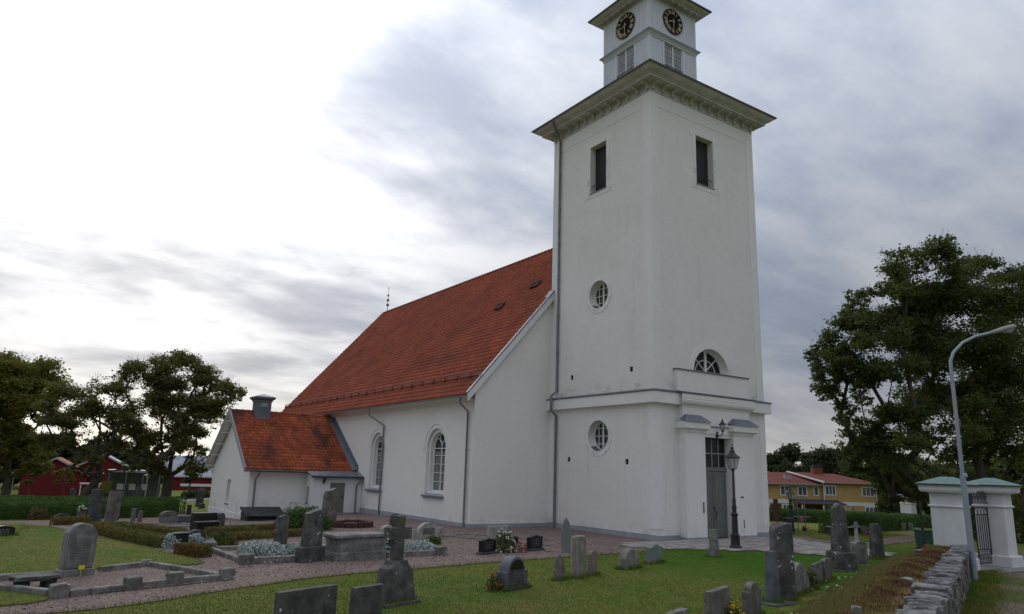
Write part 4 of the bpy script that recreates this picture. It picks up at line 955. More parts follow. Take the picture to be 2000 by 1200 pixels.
    # sheet-metal clad chimney
    cx0, cx1, cy0, cy1 = -11.0, -9.95, 28.3, 29.35
    ch = MB(); ch.box(cx0, cy0, 5.2, cx1, cy1, 7.35).obj('chimney', 'sheet_metal', church)
    ch = church.children[-1] if False else [o for o in COL.objects if o.name.startswith('chimney')][-1]
    MB().box(cx0-.03, cy0-.04, 5.0, cx1+.03, cy0+.3, 5.75).obj('chimney_flashing', 'sheet_metal', ch)
    c = MB(); ring(c, cx0, cy0, cx1, cy1, [(0, 7.18), (.05, 7.2), (.05, 7.3), (.2, 7.42), (.22, 7.52), (.2, 7.56), (-.5, 7.80)]); c.obj('chimney_cap', 'sheet_metal', ch)
    MB().box(cx0+.3, cy0-.03, 6.85, cx1-.28, cy0-.001, 7.12).obj('chimney_vent', 'galvanised', ch)
    # porch of white boarding
    PX0, PX1, PY0, PY1 = -8.45, -5.05, 22.43, 23.89; zt = 2.18
    m = MB(); m.box(PX0, PY0, -.75, PX1, PY1, zt+.12)
    po = m.obj('vestry_porch', 'white_paint', church)
    s = MB(); x = PX0+.02
    while x < PX1:
        if not (-7.36 < x < -6.18): s.box(x-.012, PY0-.016, -.08, x+.012, PY0-.001, zt)
        x += .14
    y = PY0+.1
    while y < PY1:
        if not (23.0 < y < 23.5): s.box(PX0-.016, y-.012, -.08, PX0-.001, y+.012, zt+.1)
        y += .14
    s.obj('cover_strip', 'white_paint', po, kind='stuff')
    MB().box(PX0-.02, PY0-.02, -.8, PX1, PY0-.001, -.12).box(PX0-.02, PY0+.0, -.8, PX0-.001, PY1, -.12).obj('porch_plinth', 'plinth_grey', po)
    r = MB(); r.add([(PX0-.2, PY0-.28, 2.16), (PX1+.28, PY0-.28, 2.10), (PX1+.28, PY1-.4, 2.52), (PX0-.2, PY1-.3, 2.50)]+[(PX0-.2, PY0-.28, 2.24), (PX1+.28, PY0-.28, 2.20), (PX1+.28, PY1-.4, 2.60), (PX0-.2, PY1-.3, 2.56)],
        [(4, 5, 6, 7), (0, 1, 5, 4), (1, 2, 6, 5), (3, 0, 4, 7), (0, 3, 2, 1)])
    ro = r.obj('porch_roof', 'sheet_metal', po)
    for k in range(1, 6):
        x = PX0-.2+k*.62; MB().obox((x, PY0+.5, 2.415), (.012, 0, 0), (0, .76, .155), (0, 0, .02)).obj('roof_seam', 'sheet_metal', ro)
    MB().box(PX0-.22, PY0-.33, 2.08, PX1+.3, PY0-.285, 2.2).obj('porch_gutter', 'roof_sheet_dark', po)
    d = MB().box(-7.26, PY0-.03, -.12, -6.25, PY0-.002, 1.78).obj('porch_door', 'door_green_grey', po)
    MB().box(-6.42, PY0-.07, .8, -6.36, PY0-.031, .95).obj('door_handle', 'iron_black', d)
    w = MB().box(PX0-.03, 23.02, .45, PX0-.002, 23.46, 1.5).obj('porch_window', 'grey_wood', po)
    MB().box(PX0-.05, 22.98, .38, PX0-.031, 23.5, .46).obj('window_sill', 'sheet_metal', w)
    st = MB(); st.cbox(-7.7, 21.55, -.6, -5.0, 22.40, -.18, .03); st.obj('porch_step', 'kerb_granite', church)
    pipe([(-4.95-.1, PY0-.3, 2.1), (-5.2, PY0-.3, 1.95), (-5.45, PY0-.08, 1.6), (-5.45, PY0-.08, -.15)], .055)
    # frame on the wall and cellar hatch
    MB().tube([(-9.35, 23.86, -.7), (-9.35, 23.86, .45), (-8.95, 23.86, .45), (-8.95, 23.86, -.7)], .018, 5).obj('wall_bracket', 'pipe_metal', church)
make_vestry()
hb = thing('cellar_hatch', 'low cellar entrance with black felt pent roof by the vestry wall', 'cellar hatch', (-11.3, 22.75, gz(-11.3, 22.75)))
m = MB(); m.box(-1.12, -.5, -.2, -1.05, 1.12, .5).box(1.05, -.5, -.2, 1.12, 1.12, .5).box(-1.049, -.45, -.2, 1.049, -.38, .16); m.obj('side_board', 'felt_black', hb)
MB().obox((0, .22, .52), (1.24, 0, 0), (0, .85, .22), (0, -.02, .04)).obj('felt_roof', 'felt_black', hb)
rs = MB()
for k in range(13): rs.obox((-1.15+k*.19, .22, .57), (.014, 0, 0), (0, .83, .215), (0, -.005, .015))
rs.obj('roof_batten', 'roof_sheet_dark', hb)

# ------------------------------------------------------------------ lamps
def lantern(par, z, s=1.0, glassmat='lantern_glass'):
    k = MB(); k.lathe([(.05*s, z-.08*s), (.06*s, z-.02*s), (.155*s, z), (.165*s, z+.02*s)], n=6); 
    for j in range(6):
        t = 2*math.pi*j/6; k.tube([(.15*s*math.cos(t), .15*s*math.sin(t), z), (.255*s*math.cos(t), .255*s*math.sin(t), z+.44*s)], .013*s, 4)
    k.obj('lantern_frame', 'iron_black', par)
    MB().lathe([(.142*s, z+.022*s), (.24*s, z+.43*s)], n=6).obj('lantern_pane', glassmat, par)
    MB().lathe([(.31*s, z+.43*s), (.32*s, z+.46*s), (.16*s, z+.58*s), (.10*s, z+.66*s), (.11*s, z+.70*s), (.07*s, z+.74*s), (.05*s, z+.80*s), (.07*s, z+.83*s), (.02*s, z+.88*s), (.012*s, z+1.0*s)], n=6).obj('lantern_roof', 'iron_black', par)
    MB().lathe([(.02*s, z), (.03*s, z+.2*s), (.03*s, z+.3*s)], n=6).obj('lamp_bulb', 'house_white', par)
def lamp_post(loc, label, h, s=1.0):
    t = thing('lamp_post', label, 'lamp post', loc, group='black lantern posts in the churchyard')
    zb = h-1.0*s
    MB().lathe([(.24*s, -.05), (.24*s, .12), (.19*s, .16), (.17*s, .55), (.19*s, .58), (.13*s, .63)], n=10).obj('post_base', 'iron_black', t, 40)
    MB().lathe([(.13*s, .62), (.115*s, 1.35), (.15*s, 1.38), (.16*s, 1.43), (.09*s, 1.48), (.085*s, 1.62), (.105*s, 1.70), (.07*s, 1.82), (.08*s, 2.02), (.055*s, 2.08), (.04*s, zb-.12), (.05*s, zb-.06)], n=10).obj('post_shaft', 'iron_black', t, 40)
    lantern(t, zb, s); return t
lamp_post((.9, -3.74, 0), 'tall black cast iron lamp post with six sided lantern in front of the church door', 4.38, 1.08)
lamp_post((13.3, 2.2, 0), 'smaller black lantern post before the yellow house, beyond the tower corner', 2.62, .86)
wl = thing('wall_lantern', 'black lantern on an iron bracket above the church door', 'wall lamp', (4.05, -.30, 5.08))
MB().box(-.06, -.03, -.25, .06, .03, .06).tube([(0, -.03, -.12), (0, -.2, -.16), (.0, -.34, -.05), (0, -.36, .06)], .025, 6).obj('bracket_arm', 'iron_black', wl)
la = MB(); cont = bpy.data.objects.new('lantern', la.lathe([(.05, .06), (.09, .10), (.05, .12)], (0, -.36, 0), 6).mesh('lantern', 'iron_black')); COL.objects.link(cont); cont.parent = wl
lantern(cont, .14, .62); 
for c in cont.children: c.location = (0, -.36, 0)
wl2 = thing('wall_lantern', 'small black carriage lamp on the vestry porch wall', 'wall lamp', (-7.74, 22.40, 1.9))
MB().box(-.05, -.02, -.18, .05, .028, .0).tube([(0, 0, -.1), (0, -.12, -.12), (0, -.16, -.04)], .02, 5).obj('bracket_arm', 'iron_black', wl2)
MB().lathe([(.05, -.04), (.11, .14), (.15, .15), (.04, .26), (.02, .32)], (0, -.16, 0), 6).obj('lantern', 'iron_black', wl2)
# leaning grey street lamp outside the wall
sl_ = thing('street_lamp', 'galvanised street lamp with curved arm outside the stone wall', 'street lamp', (.55, -13.22, gz(.55, -13.22)))
base = Vector((.55, -13.22, 0)); P = [Vector(p)-base for p in [(.55, -13.22, -.1), (-.02, -13.38, 1.9), (-.31, -13.52, 3.23), (-.62, -13.66, 4.75), (-1.08, -13.89, 6.5), (-1.12, -14.0, 6.95), (-.98, -14.17, 7.24), (-.72, -14.4, 7.43), (-.17, -14.8, 7.62), (.12, -15.02, 7.76)]]
P = [Vector((.829*u, -.559*u, z)) for u, z in ((0, -.1), (-.05, 3.25), (-.06, 6.6), (-.05, 6.98), (.08, 7.28), (.42, 7.62), (.88, 7.85), (1.5, 8.02))]
MB().tube(P[:2], [.095, .088], 12).lathe([(.1, 3.2), (.1, 3.27), (.07, 3.33)], n=12).obj('lamp_pole', 'galvanised', sl_, 60)
MB().tube([P[1]]+P[2:], [.062, .058, .055, .052, .05, .048, .046], 10).obj('lamp_arm', 'galvanised', sl_, 60)
hd = MB(); dr = Vector((.829, -.559, .30)).normalized(); sd = Vector((.559, .829, 0)).normalized(); uu = dr.cross(sd)*-1
if uu.z < 0: uu = -uu
o0 = P[-1]; rings = []
for t, w, h in ((-.06, .065, .06), (.1, .08, .07), (.3, .12, .09), (.55, .135, .095), (.74, .11, .08), (.82, .05, .04)):
    c = o0+dr*t; rings.append([c+sd*w*math.cos(a)+uu*h*math.sin(a) for a in [2*math.pi*k/10 for k in range(10)]])
hd.add([p for r in rings for p in r], [(i*10+k, i*10+(k+1) % 10, i*10+10+(k+1) % 10, i*10+10+k) for i in range(5) for k in range(10)]+[tuple(range(10)), tuple(range(59, 49, -1))])
hd.obj('lamp_head', 'lamp_head_grey', sl_, 60)
MB().tube([o0+dr*.38-uu*.07, o0+dr*.55-uu*.10, o0+dr*.72-uu*.06], [.07, .085, .06], 8).obj('lamp_cover', 'lantern_glass', sl_, 60)

# ------------------------------------------------------------------ churchyard gate
def gate_pillar(x0, y0, x1, y1, h, label, z=0.0):
    cx, cy = (x0+x1)/2, (y0+y1)/2; t = thing('gate_pillar', label, 'gate pillar', (cx, cy, z), group='white gate pillars with copper caps')
    a, b = (x1-x0)/2, (y1-y0)/2; k = h/3.2
    m = MB(); m.cbox(-a, -b, -.3, a, b, h-.45*k, .012); m.obj('pillar_shaft', 'pillar_plaster', t)
    m = MB(); m.cbox(-a-.13, -b-.13, -.3, a+.13, b+.13, .42*k, .03); m.obj('pillar_plinth', 'pillar_plaster', t)
    m = MB(); ring(m, -a, -b, a, b, [(0, 2.16*k), (.05, 2.17*k), (.06, 2.21*k), (.03, 2.24*k), (0, 2.26*k)]); m.obj('pillar_astragal', 'pillar_plaster', t)
    m = MB(); ring(m, -a, -b, a, b, [(-.05, h-.56*k), (.0, h-.56*k), (.06, h-.50*k), (.20, h-.50*k), (.24, h-.42*k), (.24, h-.30*k), (.30, h-.26*k), (.30, h-.24*k)]); m.obj('pillar_cornice', 'pillar_plaster', t)
    m = MB(); ring(m, -a, -b, a, b, [(.29, h-.245*k), (.335, h-.25*k), (.335, h-.205*k), (.30, h-.20*k)]); m.obj('cap_edge', 'copper_edge', t)
    m = MB(); ring(m, -a, -b, a, b, [(.33, h-.202*k), (.25, h-.17*k), (-min(a, b)+.02, h+.06*k)]); m.obj('copper_cap', 'copper_green', t)
    return t
gate_pillar(3.3, -11.75, 3.93, -10.7, 3.16, 'white plastered pillar with green copper cap where the stone wall ends')
gate_pillar(6.1, -12.0, 6.85, -10.95, 3.18, 'white copper capped pillar hinging the small iron gate')
z3 = gz(55.8, 17.6)
gate_pillar(55.3, 16.9, 56.3, 18.1, 1.75-z3, 'distant white pillar with copper cap standing alone above the clipped hedge', z3)
gate_pillar(58.6, 15.3, 59.6, 16.5, 1.75-z3, 'distant white copper capped pillar half hidden behind the near gate pillar', z3)
gt = thing('iron_gate', 'black wrought iron gate with arched bars between the white pillars', 'gate', (6.05, -11.45, 0))
fr = MB()
for u in (-1.06, -.02): fr.box(u-.02, -.02, .12, u+.02, .02, 2.15)
for z in (.14, .62, 1.88, 2.13): fr.box(-1.04, -.018, z-.018, -.04, .018, z+.018)
fr.obj('gate_frame', 'iron_black', gt)
MB().box(3.96-6.05, -.27, .05, 4.01-6.05, -.22, 2.3).obj('gate_post', 'iron_black', gt)
for k in range(1, 6):
    u = -1.04+k*1.0/6; MB().box(u-.014, -.014, .60, u+.014, .014, 1.9).obj('gate_bar', 'iron_black', gt)
am = MB()
for k in range(4): am.tube([(-.915+k*.25+p, 0, 1.9+q) for p, q in arc(0, 0, .115, 0, 180, 8, .2)], .012, 4)
am.obj('arched_scroll', 'iron_black', gt); am = MB()
for k in range(4):
    c = -.915+k*.25; am.tube([(c+.09*math.cos(t), 0, .38+.19*math.sin(t)) for t in [2*math.pi*j/10 for j in range(11)]], .012, 4); am.tube([(c-.1, 0, .16), (c+.1, 0, .6)], .01, 4); am.tube([(c+.1, 0, .16), (c-.1, 0, .6)], .01, 4)
am.obj('gate_scrollwork', 'iron_black', gt)
tr = thing('gate_lattice', 'black scrolled iron lattice spanning the pillars above the gate', 'iron lattice', (5.0, -11.45, 2.2))
m = MB(); m.box(-1.06, -.02, .08, 1.09, .02, .12).box(-1.06, -.02, .48, 1.09, .02, .52)
m.obj('lattice_rail', 'iron_black', tr)
m = MB()
for k in range(9):
    c = -.95+k*.24; m.tube([(c+.09*math.cos(t), 0, .30+.15*math.sin(t)) for t in [2*math.pi*j/10 for j in range(11)]], .014, 4); m.tube([(c-.12, 0, .13), (c+.12, 0, .47)], .012, 4); m.tube([(c+.12, 0, .13), (c-.12, 0, .47)], .012, 4)
m.obj('lattice_scroll', 'iron_black', tr)
gl = thing('iron_gate', 'narrow iron gate leaf seen edge-on against the wall-end pillar', 'gate', (3.05, -10.45, 0), math.radians(-66))
m = MB(); m.box(-.02, 0, .1, .02, .04, 2.35).box(-.02, .98, .1, .02, 1.02, 2.25)
for z in (.15, 1.2, 2.2): m.box(-.015, .04, z-.02, .015, .98, z+.02)
m.obj('gate_frame', 'iron_black', gl)
gbm = MB().box(-.011, -.011, .15, .011, .011, 2.28).mesh('gate_bar', 'iron_black')
for k in range(5):
    o = bpy.data.objects.new('gate_bar', gbm); COL.objects.link(o); o.parent = gl; o.location = (0, .18+k*.16, 0)
bn = thing('litter_bin', 'dark green wheeled bin on the grass beside the white gate pillar', 'bin', (8.6, -7.75, 0), math.radians(-35))
m = MB(); m.add([(-.24, -.28, .08), (.24, -.28, .08), (.24, .28, .08), (-.24, .28, .08), (-.29, -.34, .92), (.29, -.34, .92), (.29, .34, .92), (-.29, .34, .92)], [(0, 3, 2, 1), (0, 1, 5, 4), (1, 2, 6, 5), (2, 3, 7, 6), (3, 0, 4, 7), (4, 5, 6, 7)]); m.obj('bin_body', 'bin_green', bn)
MB().cbox(-.33, -.38, .90, .33, .40, .985, .03).obj('bin_lid', 'bin_green', bn)
for s in (-1, 1):
    w = MB(); w.lathe([(.09, -.025), (.09, .025)], n=12); o = w.obj('bin_wheel', 'hole_black', bn); o.location = (s*.27, .30, .09); o.rotation_euler = (0, math.pi/2, 0)

# ------------------------------------------------------------------ dry stone wall
wall = thing('stone_wall', 'grey dry stone churchyard wall running to the white gate, overgrown with brown sedum', 'stone wall')
def rough_stone(mb, c, ex, ey, ez, hx, hy, hz, j=0.16, n=3):
    """irregular block: axes ex, ey, ez; half sizes"""
    vs = []; idx = {}
    for a in range(n+1):
        for b in range(n+1):
            for d in range(n+1):
                if a in (0, n) or b in (0, n) or d in (0, n):
                    p = Vector((2*a/n-1, 2*b/n-1, 2*d/n-1)); q = p.copy()
                    q = Vector([math.copysign(abs(t)**1.0, t) for t in q]); L = max(1.0, q.length/1.48); q = q/L
                    q += Vector([random.uniform(-j, j)*.8 for _ in range(3)])
                    idx[(a, b, d)] = len(vs); vs.append(c+ex*q.x*hx+ey*q.y*hy+ez*q.z*hz)
    fs = []
    for a in range(n):
        for b in range(n):
            for w in (0, n):
                f = [(a, b), (a+1, b), (a+1, b+1), (a, b+1)]
                for perm in range(3):
                    g = [((x, y, w), (x, w, y), (w, x, y))[perm] for x, y in f]
                    fl = (w == 0) != (perm == 1)
                    t = [idx[k] for k in g]; fs.append(tuple(t[::-1] if fl else t))
    return mb.add(vs, fs)
def make_stone_wall():
    es, eo, ez = Vector((*WD, 0)), Vector((*WN, 0)), Vector((0, 0, 1)); top = .86
    core = MB(); S = [-2.1, -1, 0, 4, 9, 14, 20, 26]
    pr = lambda s: [(.12, -0.2), (.16, top-.12), (1.3, top-.10), (1.35, -.2)]
    vs = [Vector(wpt(s, o, z)) for s in S for o, z in pr(s)]; n = 4
    core.add(vs, [(i*n+k, i*n+k+1, i*n+n+k+1, i*n+n+k) for i in range(len(S)-1) for k in range(3)]+[(0, 1, 2, 3)]); core.obj('wall_core', 'earth', wall)
    s = -2.1
    while s < 22:                                   # capstones along the outer edge
        L = random.uniform(.22, .52); d = random.uniform(.22, .30); h = random.uniform(.06, .12)
        m = MB(); c = Vector(wpt(s+L/2, d*.95-.02+random.uniform(-.05, .05), top-.02+random.uniform(-.025, .03)))
        t = Vector((0, 0, 1))+es*random.uniform(-.12, .12)+eo*random.uniform(-.05, .08); t.normalize(); e1 = (es-t*es.dot(t)).normalized(); e2 = t.cross(e1)
        rough_stone(m, c, e1, e2, t, L*.47, d, h, .17); m.obj('stone', 'wall_stone', wall, 55)
        s += L
    for row, (z, h) in enumerate(((.62, .17), (.33, .17), (.05, .17))):   # face courses
        s = -2.1+random.uniform(0, .3)
        while s < 22:
            L = random.uniform(.35, .75); m = MB()
            c = Vector(wpt(s+L/2, .20+random.uniform(-.04, .03), z+random.uniform(-.02, .02)))
            rough_stone(m, c, es, eo, ez, L*.5, .22, h*random.uniform(.88, 1.0), .13); m.obj('stone', 'wall_stone_dark' if random.random() < .75 else 'wall_stone', wall, 55)
            s += L
    for k in range(4):                              # loose stones poking through the turf
        s = random.uniform(-1, 17); o = random.uniform(.75, 1.35); m = MB()
        rough_stone(m, Vector(wpt(s, o, top-.03)), es, eo, ez, random.uniform(.08, .2), random.uniform(.07, .15), random.uniform(.05, .09), .2); m.obj('stone', 'wall_stone', wall, 55)
make_stone_wall()
def blades(name, X, Y, Z, h, w, mat, lean=.35, parent=None, nb=2):
    n = len(X); V = np.zeros((n*nb, 3, 3))
    for b in range(nb):
        a = rng.uniform(0, 2*np.pi, n); hh = h*rng.uniform(.55, 1.25, n); ww = w*rng.uniform(.7, 1.3, n); le = rng.uniform(0, lean, n)*hh; ld = rng.uniform(0, 2*np.pi, n)
        ox = X+rng.normal(0, w, n); oy = Y+rng.normal(0, w, n)
        i = slice(b*n, (b+1)*n)
        V[i, 0] = np.stack([ox-np.cos(a)*ww/2, oy-np.sin(a)*ww/2, Z-.01], 1); V[i, 1] = np.stack([ox+np.cos(a)*ww/2, oy+np.sin(a)*ww/2, Z-.01], 1)
        V[i, 2] = np.stack([ox+np.cos(ld)*le, oy+np.sin(ld)*le, Z+hh], 1)
    return npmesh(name, V.reshape(-1, 3), np.arange(n*nb*3).reshape(-1, 3), mat, parent, 'stuff')
def make_wall_growth():
    n = 30000; s = rng.uniform(-1.8, 22, n); o = rng.uniform(.26, 1.75, n); k = rng.random(n) < sst(o, .26, .5)*(.7+.3*np.sin(s*2.1))
    s, o = s[k], o[k]; x = WP0[0]+WD[0]*s+WN[0]*o; y = WP0[1]+WD[1]*s+WN[1]*o
    lump = .05*np.sin(x*3.1+y*2.2)+.05*np.sin(x*1.3-y*4.1)
    z = np.where(o < 1.3, .78+.06*sst(o, .6, 1.0)+np.maximum(lump, -.03), np.maximum(ground_z(x, y), .3))
    g = blades('sedum', x, y, z-.02, .055, .05, 'sedum_leaf', .8, nb=3)
    # soil mat under the sedum
    m = MB(); S = np.arange(-2.1, 22.1, .35); O = [.40, .6, .8, 1.0, 1.25, 1.5, 1.75]
    vs = [(*wpt(a, b)[:2], (.74+.06*sst(b, .40, .75) if b < 1.3 else gz(*wpt(a, b)[:2])+(.03 if b < 1.6 else -.04))+random.uniform(-.012, .012)) for a in S for b in O]; q = len(O)
    m.add(vs, [(i*q+k, i*q+k+1, i*q+q+k+1, i*q+q+k) for i in range(len(S)-1) for k in range(q-1)]); m.obj('turf', 'sedum_leaf', wall, 180)
    n = 30000; s = rng.uniform(-2, 22, n); o = rng.normal(1.85, .48, n); x = WP0[0]+WD[0]*s+WN[0]*o; y = WP0[1]+WD[1]*s+WN[1]*o
    blades('dry_grass', x, y, np.where(o > 1.25, ground_z(x, y), .78), .10, .018, 'dry_grass', .8, nb=3)
make_wall_growth()
def make_lane_grass():
    n = 15000; s = rng.uniform(-5, 16, n); o = -np.abs(rng.normal(0, .34, n))-.02; x = WP0[0]+WD[0]*s+WN[0]*o; y = WP0[1]+WD[1]*s+WN[1]*o
    k = ~((x > 3.2) & (x < 7.1) & (y > -12.2)); blades('verge_grass', x[k], y[k], ground_z(x[k], y[k])+.01, .10, .018, 'grass_blade', .7, nb=2)
make_lane_grass()

# ------------------------------------------------------------------ lawn grass
def make_grass():
    N = 520000
    r = 13.5+40*rng.random(N)**1.35; hd = math.radians(34)+rng.uniform(-math.radians(39), math.radians(39), N)
    x = CAM.x+r*np.sin(hd); y = CAM.y+r*np.cos(hd)
    s = (x-WP0[0])*WD[0]+(y-WP0[1])*WD[1]; o = (x-WP0[0])*WN[0]+(y-WP0[1])*WN[1]
    lawn = in_poly(x, y, LAWN) | in_poly(x, y, LAWN2)
    grav = (in_poly(x, y, GRAVEL) | in_poly(x, y, PATHR) | in_poly(x, y, PAVE)) & ~lawn
    bld = ((x > -.2) & (x < 8.4) & (y > -.5)) | ((x > -5.2) & (y > 8)) | ((x > -12.3) & (x < -5) & (y > 21.5) & (y < 35))
    plot = in_poly(x, y, PLOT) | in_poly(x, y, PLOT2)
    k = ~grav & ~bld & ~plot & (o > 1.5) & ~((y < -10) & (x > 3)); x, y = x[k], y[k]
    z = ground_z(x, y)+np.where(in_poly(x, y, LAWN) | in_poly(x, y, LAWN2), .045, 0)
    blades('grass', x, y, z, .028, .016, 'grass_blade', .6, nb=1)
PLOT = [(-23.75, -5.7), (-19.8, -4.5), (-21.3, -1.15), (-25.0, -2.4), (-26.8, -3.3), (-25.0, -3.6)]
PLOT2 = [(-19.0, 2.2), (-18.8, -1.7), (-12.05, -1.55), (-11.1, 1.2)]
make_grass()
# ================================================================== GRAVES
ST = {"clipped": [-23.19, -2.36, 20.0, 0.72, 0.3, 1.31], "leftdark": [-24.78, 8.74, 20.0, 0.7, 0.2, 0.41], "rounddark": [-22.16, 22.91, 20.0, 0.86, 0.2, 0.46], "withflowers": [-21.18, 23.9, 20.0, 0.38, 0.2, 0.63], "tallblock": [-20.85, 20.62, 20.0, 0.55, 0.35, 1.78], "broadtall": [-19.74, 22.86, 20.0, 0.73, 0.25, 1.69], "thinpost": [-18.71, 22.42, 20.0, 0.23, 0.14, 0.75], "thinpost2": [-18.48, 21.6, 20.0, 0.23, 0.14, 0.63], "archlight": [-17.38, 19.51, 20.0, 0.87, 0.25, 0.65], "darkslab": [-16.78, 18.34, 20.0, 0.9, 0.15, 0.45], "blackdesk": [-17.58, 9.95, 20.0, 1.07, 0.3, 0.75], "archgrey": [-16.87, 10.11, 20.0, 0.35, 0.3, 0.74], "wave": [-20.44, 13.33, 20.0, 1.51, 0.3, 0.32], "lowarch": [-20.35, 9.54, 20.0, 0.82, 0.2, 0.16], "blackcube": [-19.69, 3.44, 20.0, 0.5, 0.3, 0.48], "darkarch": [-18.79, 5.26, 20.0, 0.68, 0.2, 0.44], "irregular": [-16.46, 2.49, 20.0, 0.51, 0.16, 1.13], "obcross": [-16.8, -1.68, 20.0, 0.77, 0.3, 1.57], "blacksmall": [-13.53, -0.52, 20.0, 0.37, 0.15, 0.56], "crossbase": [-17.43, -9.08, 20.0, 0.93, 0.4, 0.9], "crosstop": [-17.43, -9.08, 20.0, 0.93, 0.4, 1.89], "archtan": [-12.03, 3.0, 20.0, 1.08, 0.22, 0.67], "archwings": [-9.71, 4.0, 20.0, 1.96, 0.2, 0.66], "darkround": [-9.94, 6.76, 20.0, 0.49, 0.2, 0.87], "rune": [-11.7, 10.51, 20.0, 0.76, 0.3, 1.84], "paleslab": [-7.4, 2.02, 20.0, 1.31, 0.14, 0.63], "blackA": [-10.31, -1.78, 20.0, 0.88, 0.14, 0.55], "blackB": [-8.34, -0.44, 20.0, 0.78, 0.14, 0.47], "blackC": [-7.92, -1.4, 20.0, 0.91, 0.14, 0.58], "lancet": [-7.26, -2.47, -20.0, 0.38, 0.12, 1.29], "tall28": [-10.86, -7.58, 20.0, 0.53, 0.22, 1.16], "pink": [-10.09, -7.32, 20.0, 0.46, 0.11, 0.7], "leaning": [-11.7, -7.78, 20.0, 0.55, 0.06, 0.69], "archshoulder": [-13.8, -8.45, 20.0, 1.03, 0.3, 0.8], "round32": [-7.96, -6.63, 20.0, 1.02, 0.25, 0.61], "grey33": [-6.09, -5.9, 20.0, 1.0, 0.18, 0.61], "obsmall": [-2.44, -5.42, -28.0, 0.36, 0.3, 1.0], "slabbig": [-20.01, -10.7, 20.0, 1.36, 0.14, 0.71], "slabsmall": [-18.83, -10.76, 20.0, 0.76, 0.14, 0.69], "slabright": [-12.31, -13.89, 20.0, 1.11, 0.15, 0.68], "shoulder": [-11.1, -13.82, 20.0, 0.88, 0.16, 0.74], "toponly": [-14.04, -14.35, 20.0, 0.8, 0.16, 0.46], "bluepillar": [-9.02, -12.83, 0.0, 0.27, 0.27, 1.21], "talllichen": [-8.31, -12.62, -22.0, 0.53, 0.35, 1.89], "fin": [-6.98, -12.15, 20.0, 1.36, 0.25, 0.8], "dbl1": [-4.89, -11.34, 20.0, 1.27, 0.09, 0.61], "dbl2": [-3.99, -11.06, 20.0, 0.86, 0.12, 0.66], "obelisk": [-1.09, -9.76, -30.0, 0.58, 0.55, 2.2], "crosssmall": [1.1, -9.06, -30.0, 0.34, 0.3, 1.5], "crossrock": [1.1, -9.06, -30.0, 0.34, 0.3, 0.82], "taper46": [3.72, -8.3, -30.0, 0.53, 0.3, 1.35], "far1": [32.98, 6.52, -40.0, 0.26, 0.2, 0.54], "far2": [32.42, 5.81, -40.0, 0.37, 0.2, 0.57], "far3": [35.7, 6.98, -40.0, 0.35, 0.2, 0.59], "far4": [17.3, 0.12, -30.0, 0.37, 0.2, 0.49], "far5": [14.41, -0.94, -30.0, 0.29, 0.2, 0.38], "far6": [46.08, 21.5, -30.0, 0.77, 0.2, 0.58], "hl1": [-24.69, 29.77, 20.0, 0.3, 0.2, 0.65], "bh1": [-18.82, 67.72, 20.0, 0.51, 0.3, 1.33], "bh2": [-12.28, 68.99, 20.0, 0.58, 0.3, 1.51], "bh3": [-8.79, 53.68, 20.0, 0.71, 0.3, 1.66], "bh4": [-9.62, 48.6, 20.0, 0.51, 0.3, 0.44], "bh5": [-13.39, 34.71, 20.0, 0.29, 0.2, 0.73], "ycross": [35.03, 19.04, -30.0, 0.93, 0.25, 2.09], "ysm": [65.84, 29.93, -30.0, 0.62, 0.2, 1.91], "chest": [-15.22, -1.44, 20.0, 1.83, 0.1, 0.81], "wellL": [-10.96, 9.66, 20.0, 2.18, 1.5, 0.25]}
GG = 'gravestones in the churchyard'
def o_flat(w, h): return [(-w/2, 0), (w/2, 0), (w/2, h), (-w/2, h)]
def o_round(w, h, k=1.0):
    r = w/2; rz = min(r*k, h*.9); return [(-r, 0), (r, 0)]+arc(0, h-rz, r, 0, 180, 12, rz)
def o_low(w, h): return o_round(w, h, .35)
def o_shoulder(w, h, sh=.62, k=.72):
    a = w/2; r = a*k; rz = h*(1-sh); return [(-a, 0), (a, 0), (a, h*sh), (r, h*sh)]+arc(0, h*sh, r, 8, 172, 12, rz)+[(-r, h*sh), (-a, h*sh)]
def o_lancet(w, h):
    a = w/2; z = h*.68; return [(-a*.9, 0), (a*.9, 0), (a, z*.6), (a, z), (a*.8, z+(h-z)*.38), (a*.45, z+(h-z)*.74), (a*.12, h*.985), (0, h), (-a*.12, h*.985), (-a*.45, z+(h-z)*.74), (-a*.8, z+(h-z)*.38), (-a, z), (-a, z*.6)]
def o_clip(w, h):
    a = w/2; return [(-a, 0), (a, 0), (a*.97, h*.80), (a*.66, h*.93), (a*.62, h*.955)]+arc(0, h*.93, a*.52, 25, 155, 8, h*.07)+[(-a*.62, h*.955), (-a*.66, h*.93), (-a*.97, h*.80)]
def o_taper(w, h, k=.7): return [(-w/2, 0), (w/2, 0), (w/2*k, h), (-w/2*k, h)]
def o_slant(w, h, d): return [(-w/2, 0), (w/2, 0), (w/2, h+min(d, 0)*-0+(-d if d < 0 else 0)*0 if False else (h if d < 0 else h-d)), (-w/2, h if d >= 0 else h+d)]
def o_wavy(w, h):
    a = w/2; return [(-a, 0), (a, 0), (a, h*.86), (a*.7, h*.88), (a*.4, h*.95), (0, h), (-a*.4, h*.95), (-a*.7, h*.88), (-a, h*.86)]
def o_wave(w, h):
    a = w/2; return [(-a, 0), (a, 0), (a, h*.42), (a*.8, h*.5), (a*.55, h*.75), (a*.3, h*.94), (0, h), (-a*.3, h*.94), (-a*.55, h*.75), (-a*.8, h*.5), (-a, h*.42)]
def o_fin(w, h):
    a = w/2; return [(-a, 0), (a, 0), (a*.96, h*.2), (a*.78, h*.52), (a*.42, h*.82), (0, h*.97), (-a*.4, h), (-a*.8, h*.93), (-a, h*.8)]
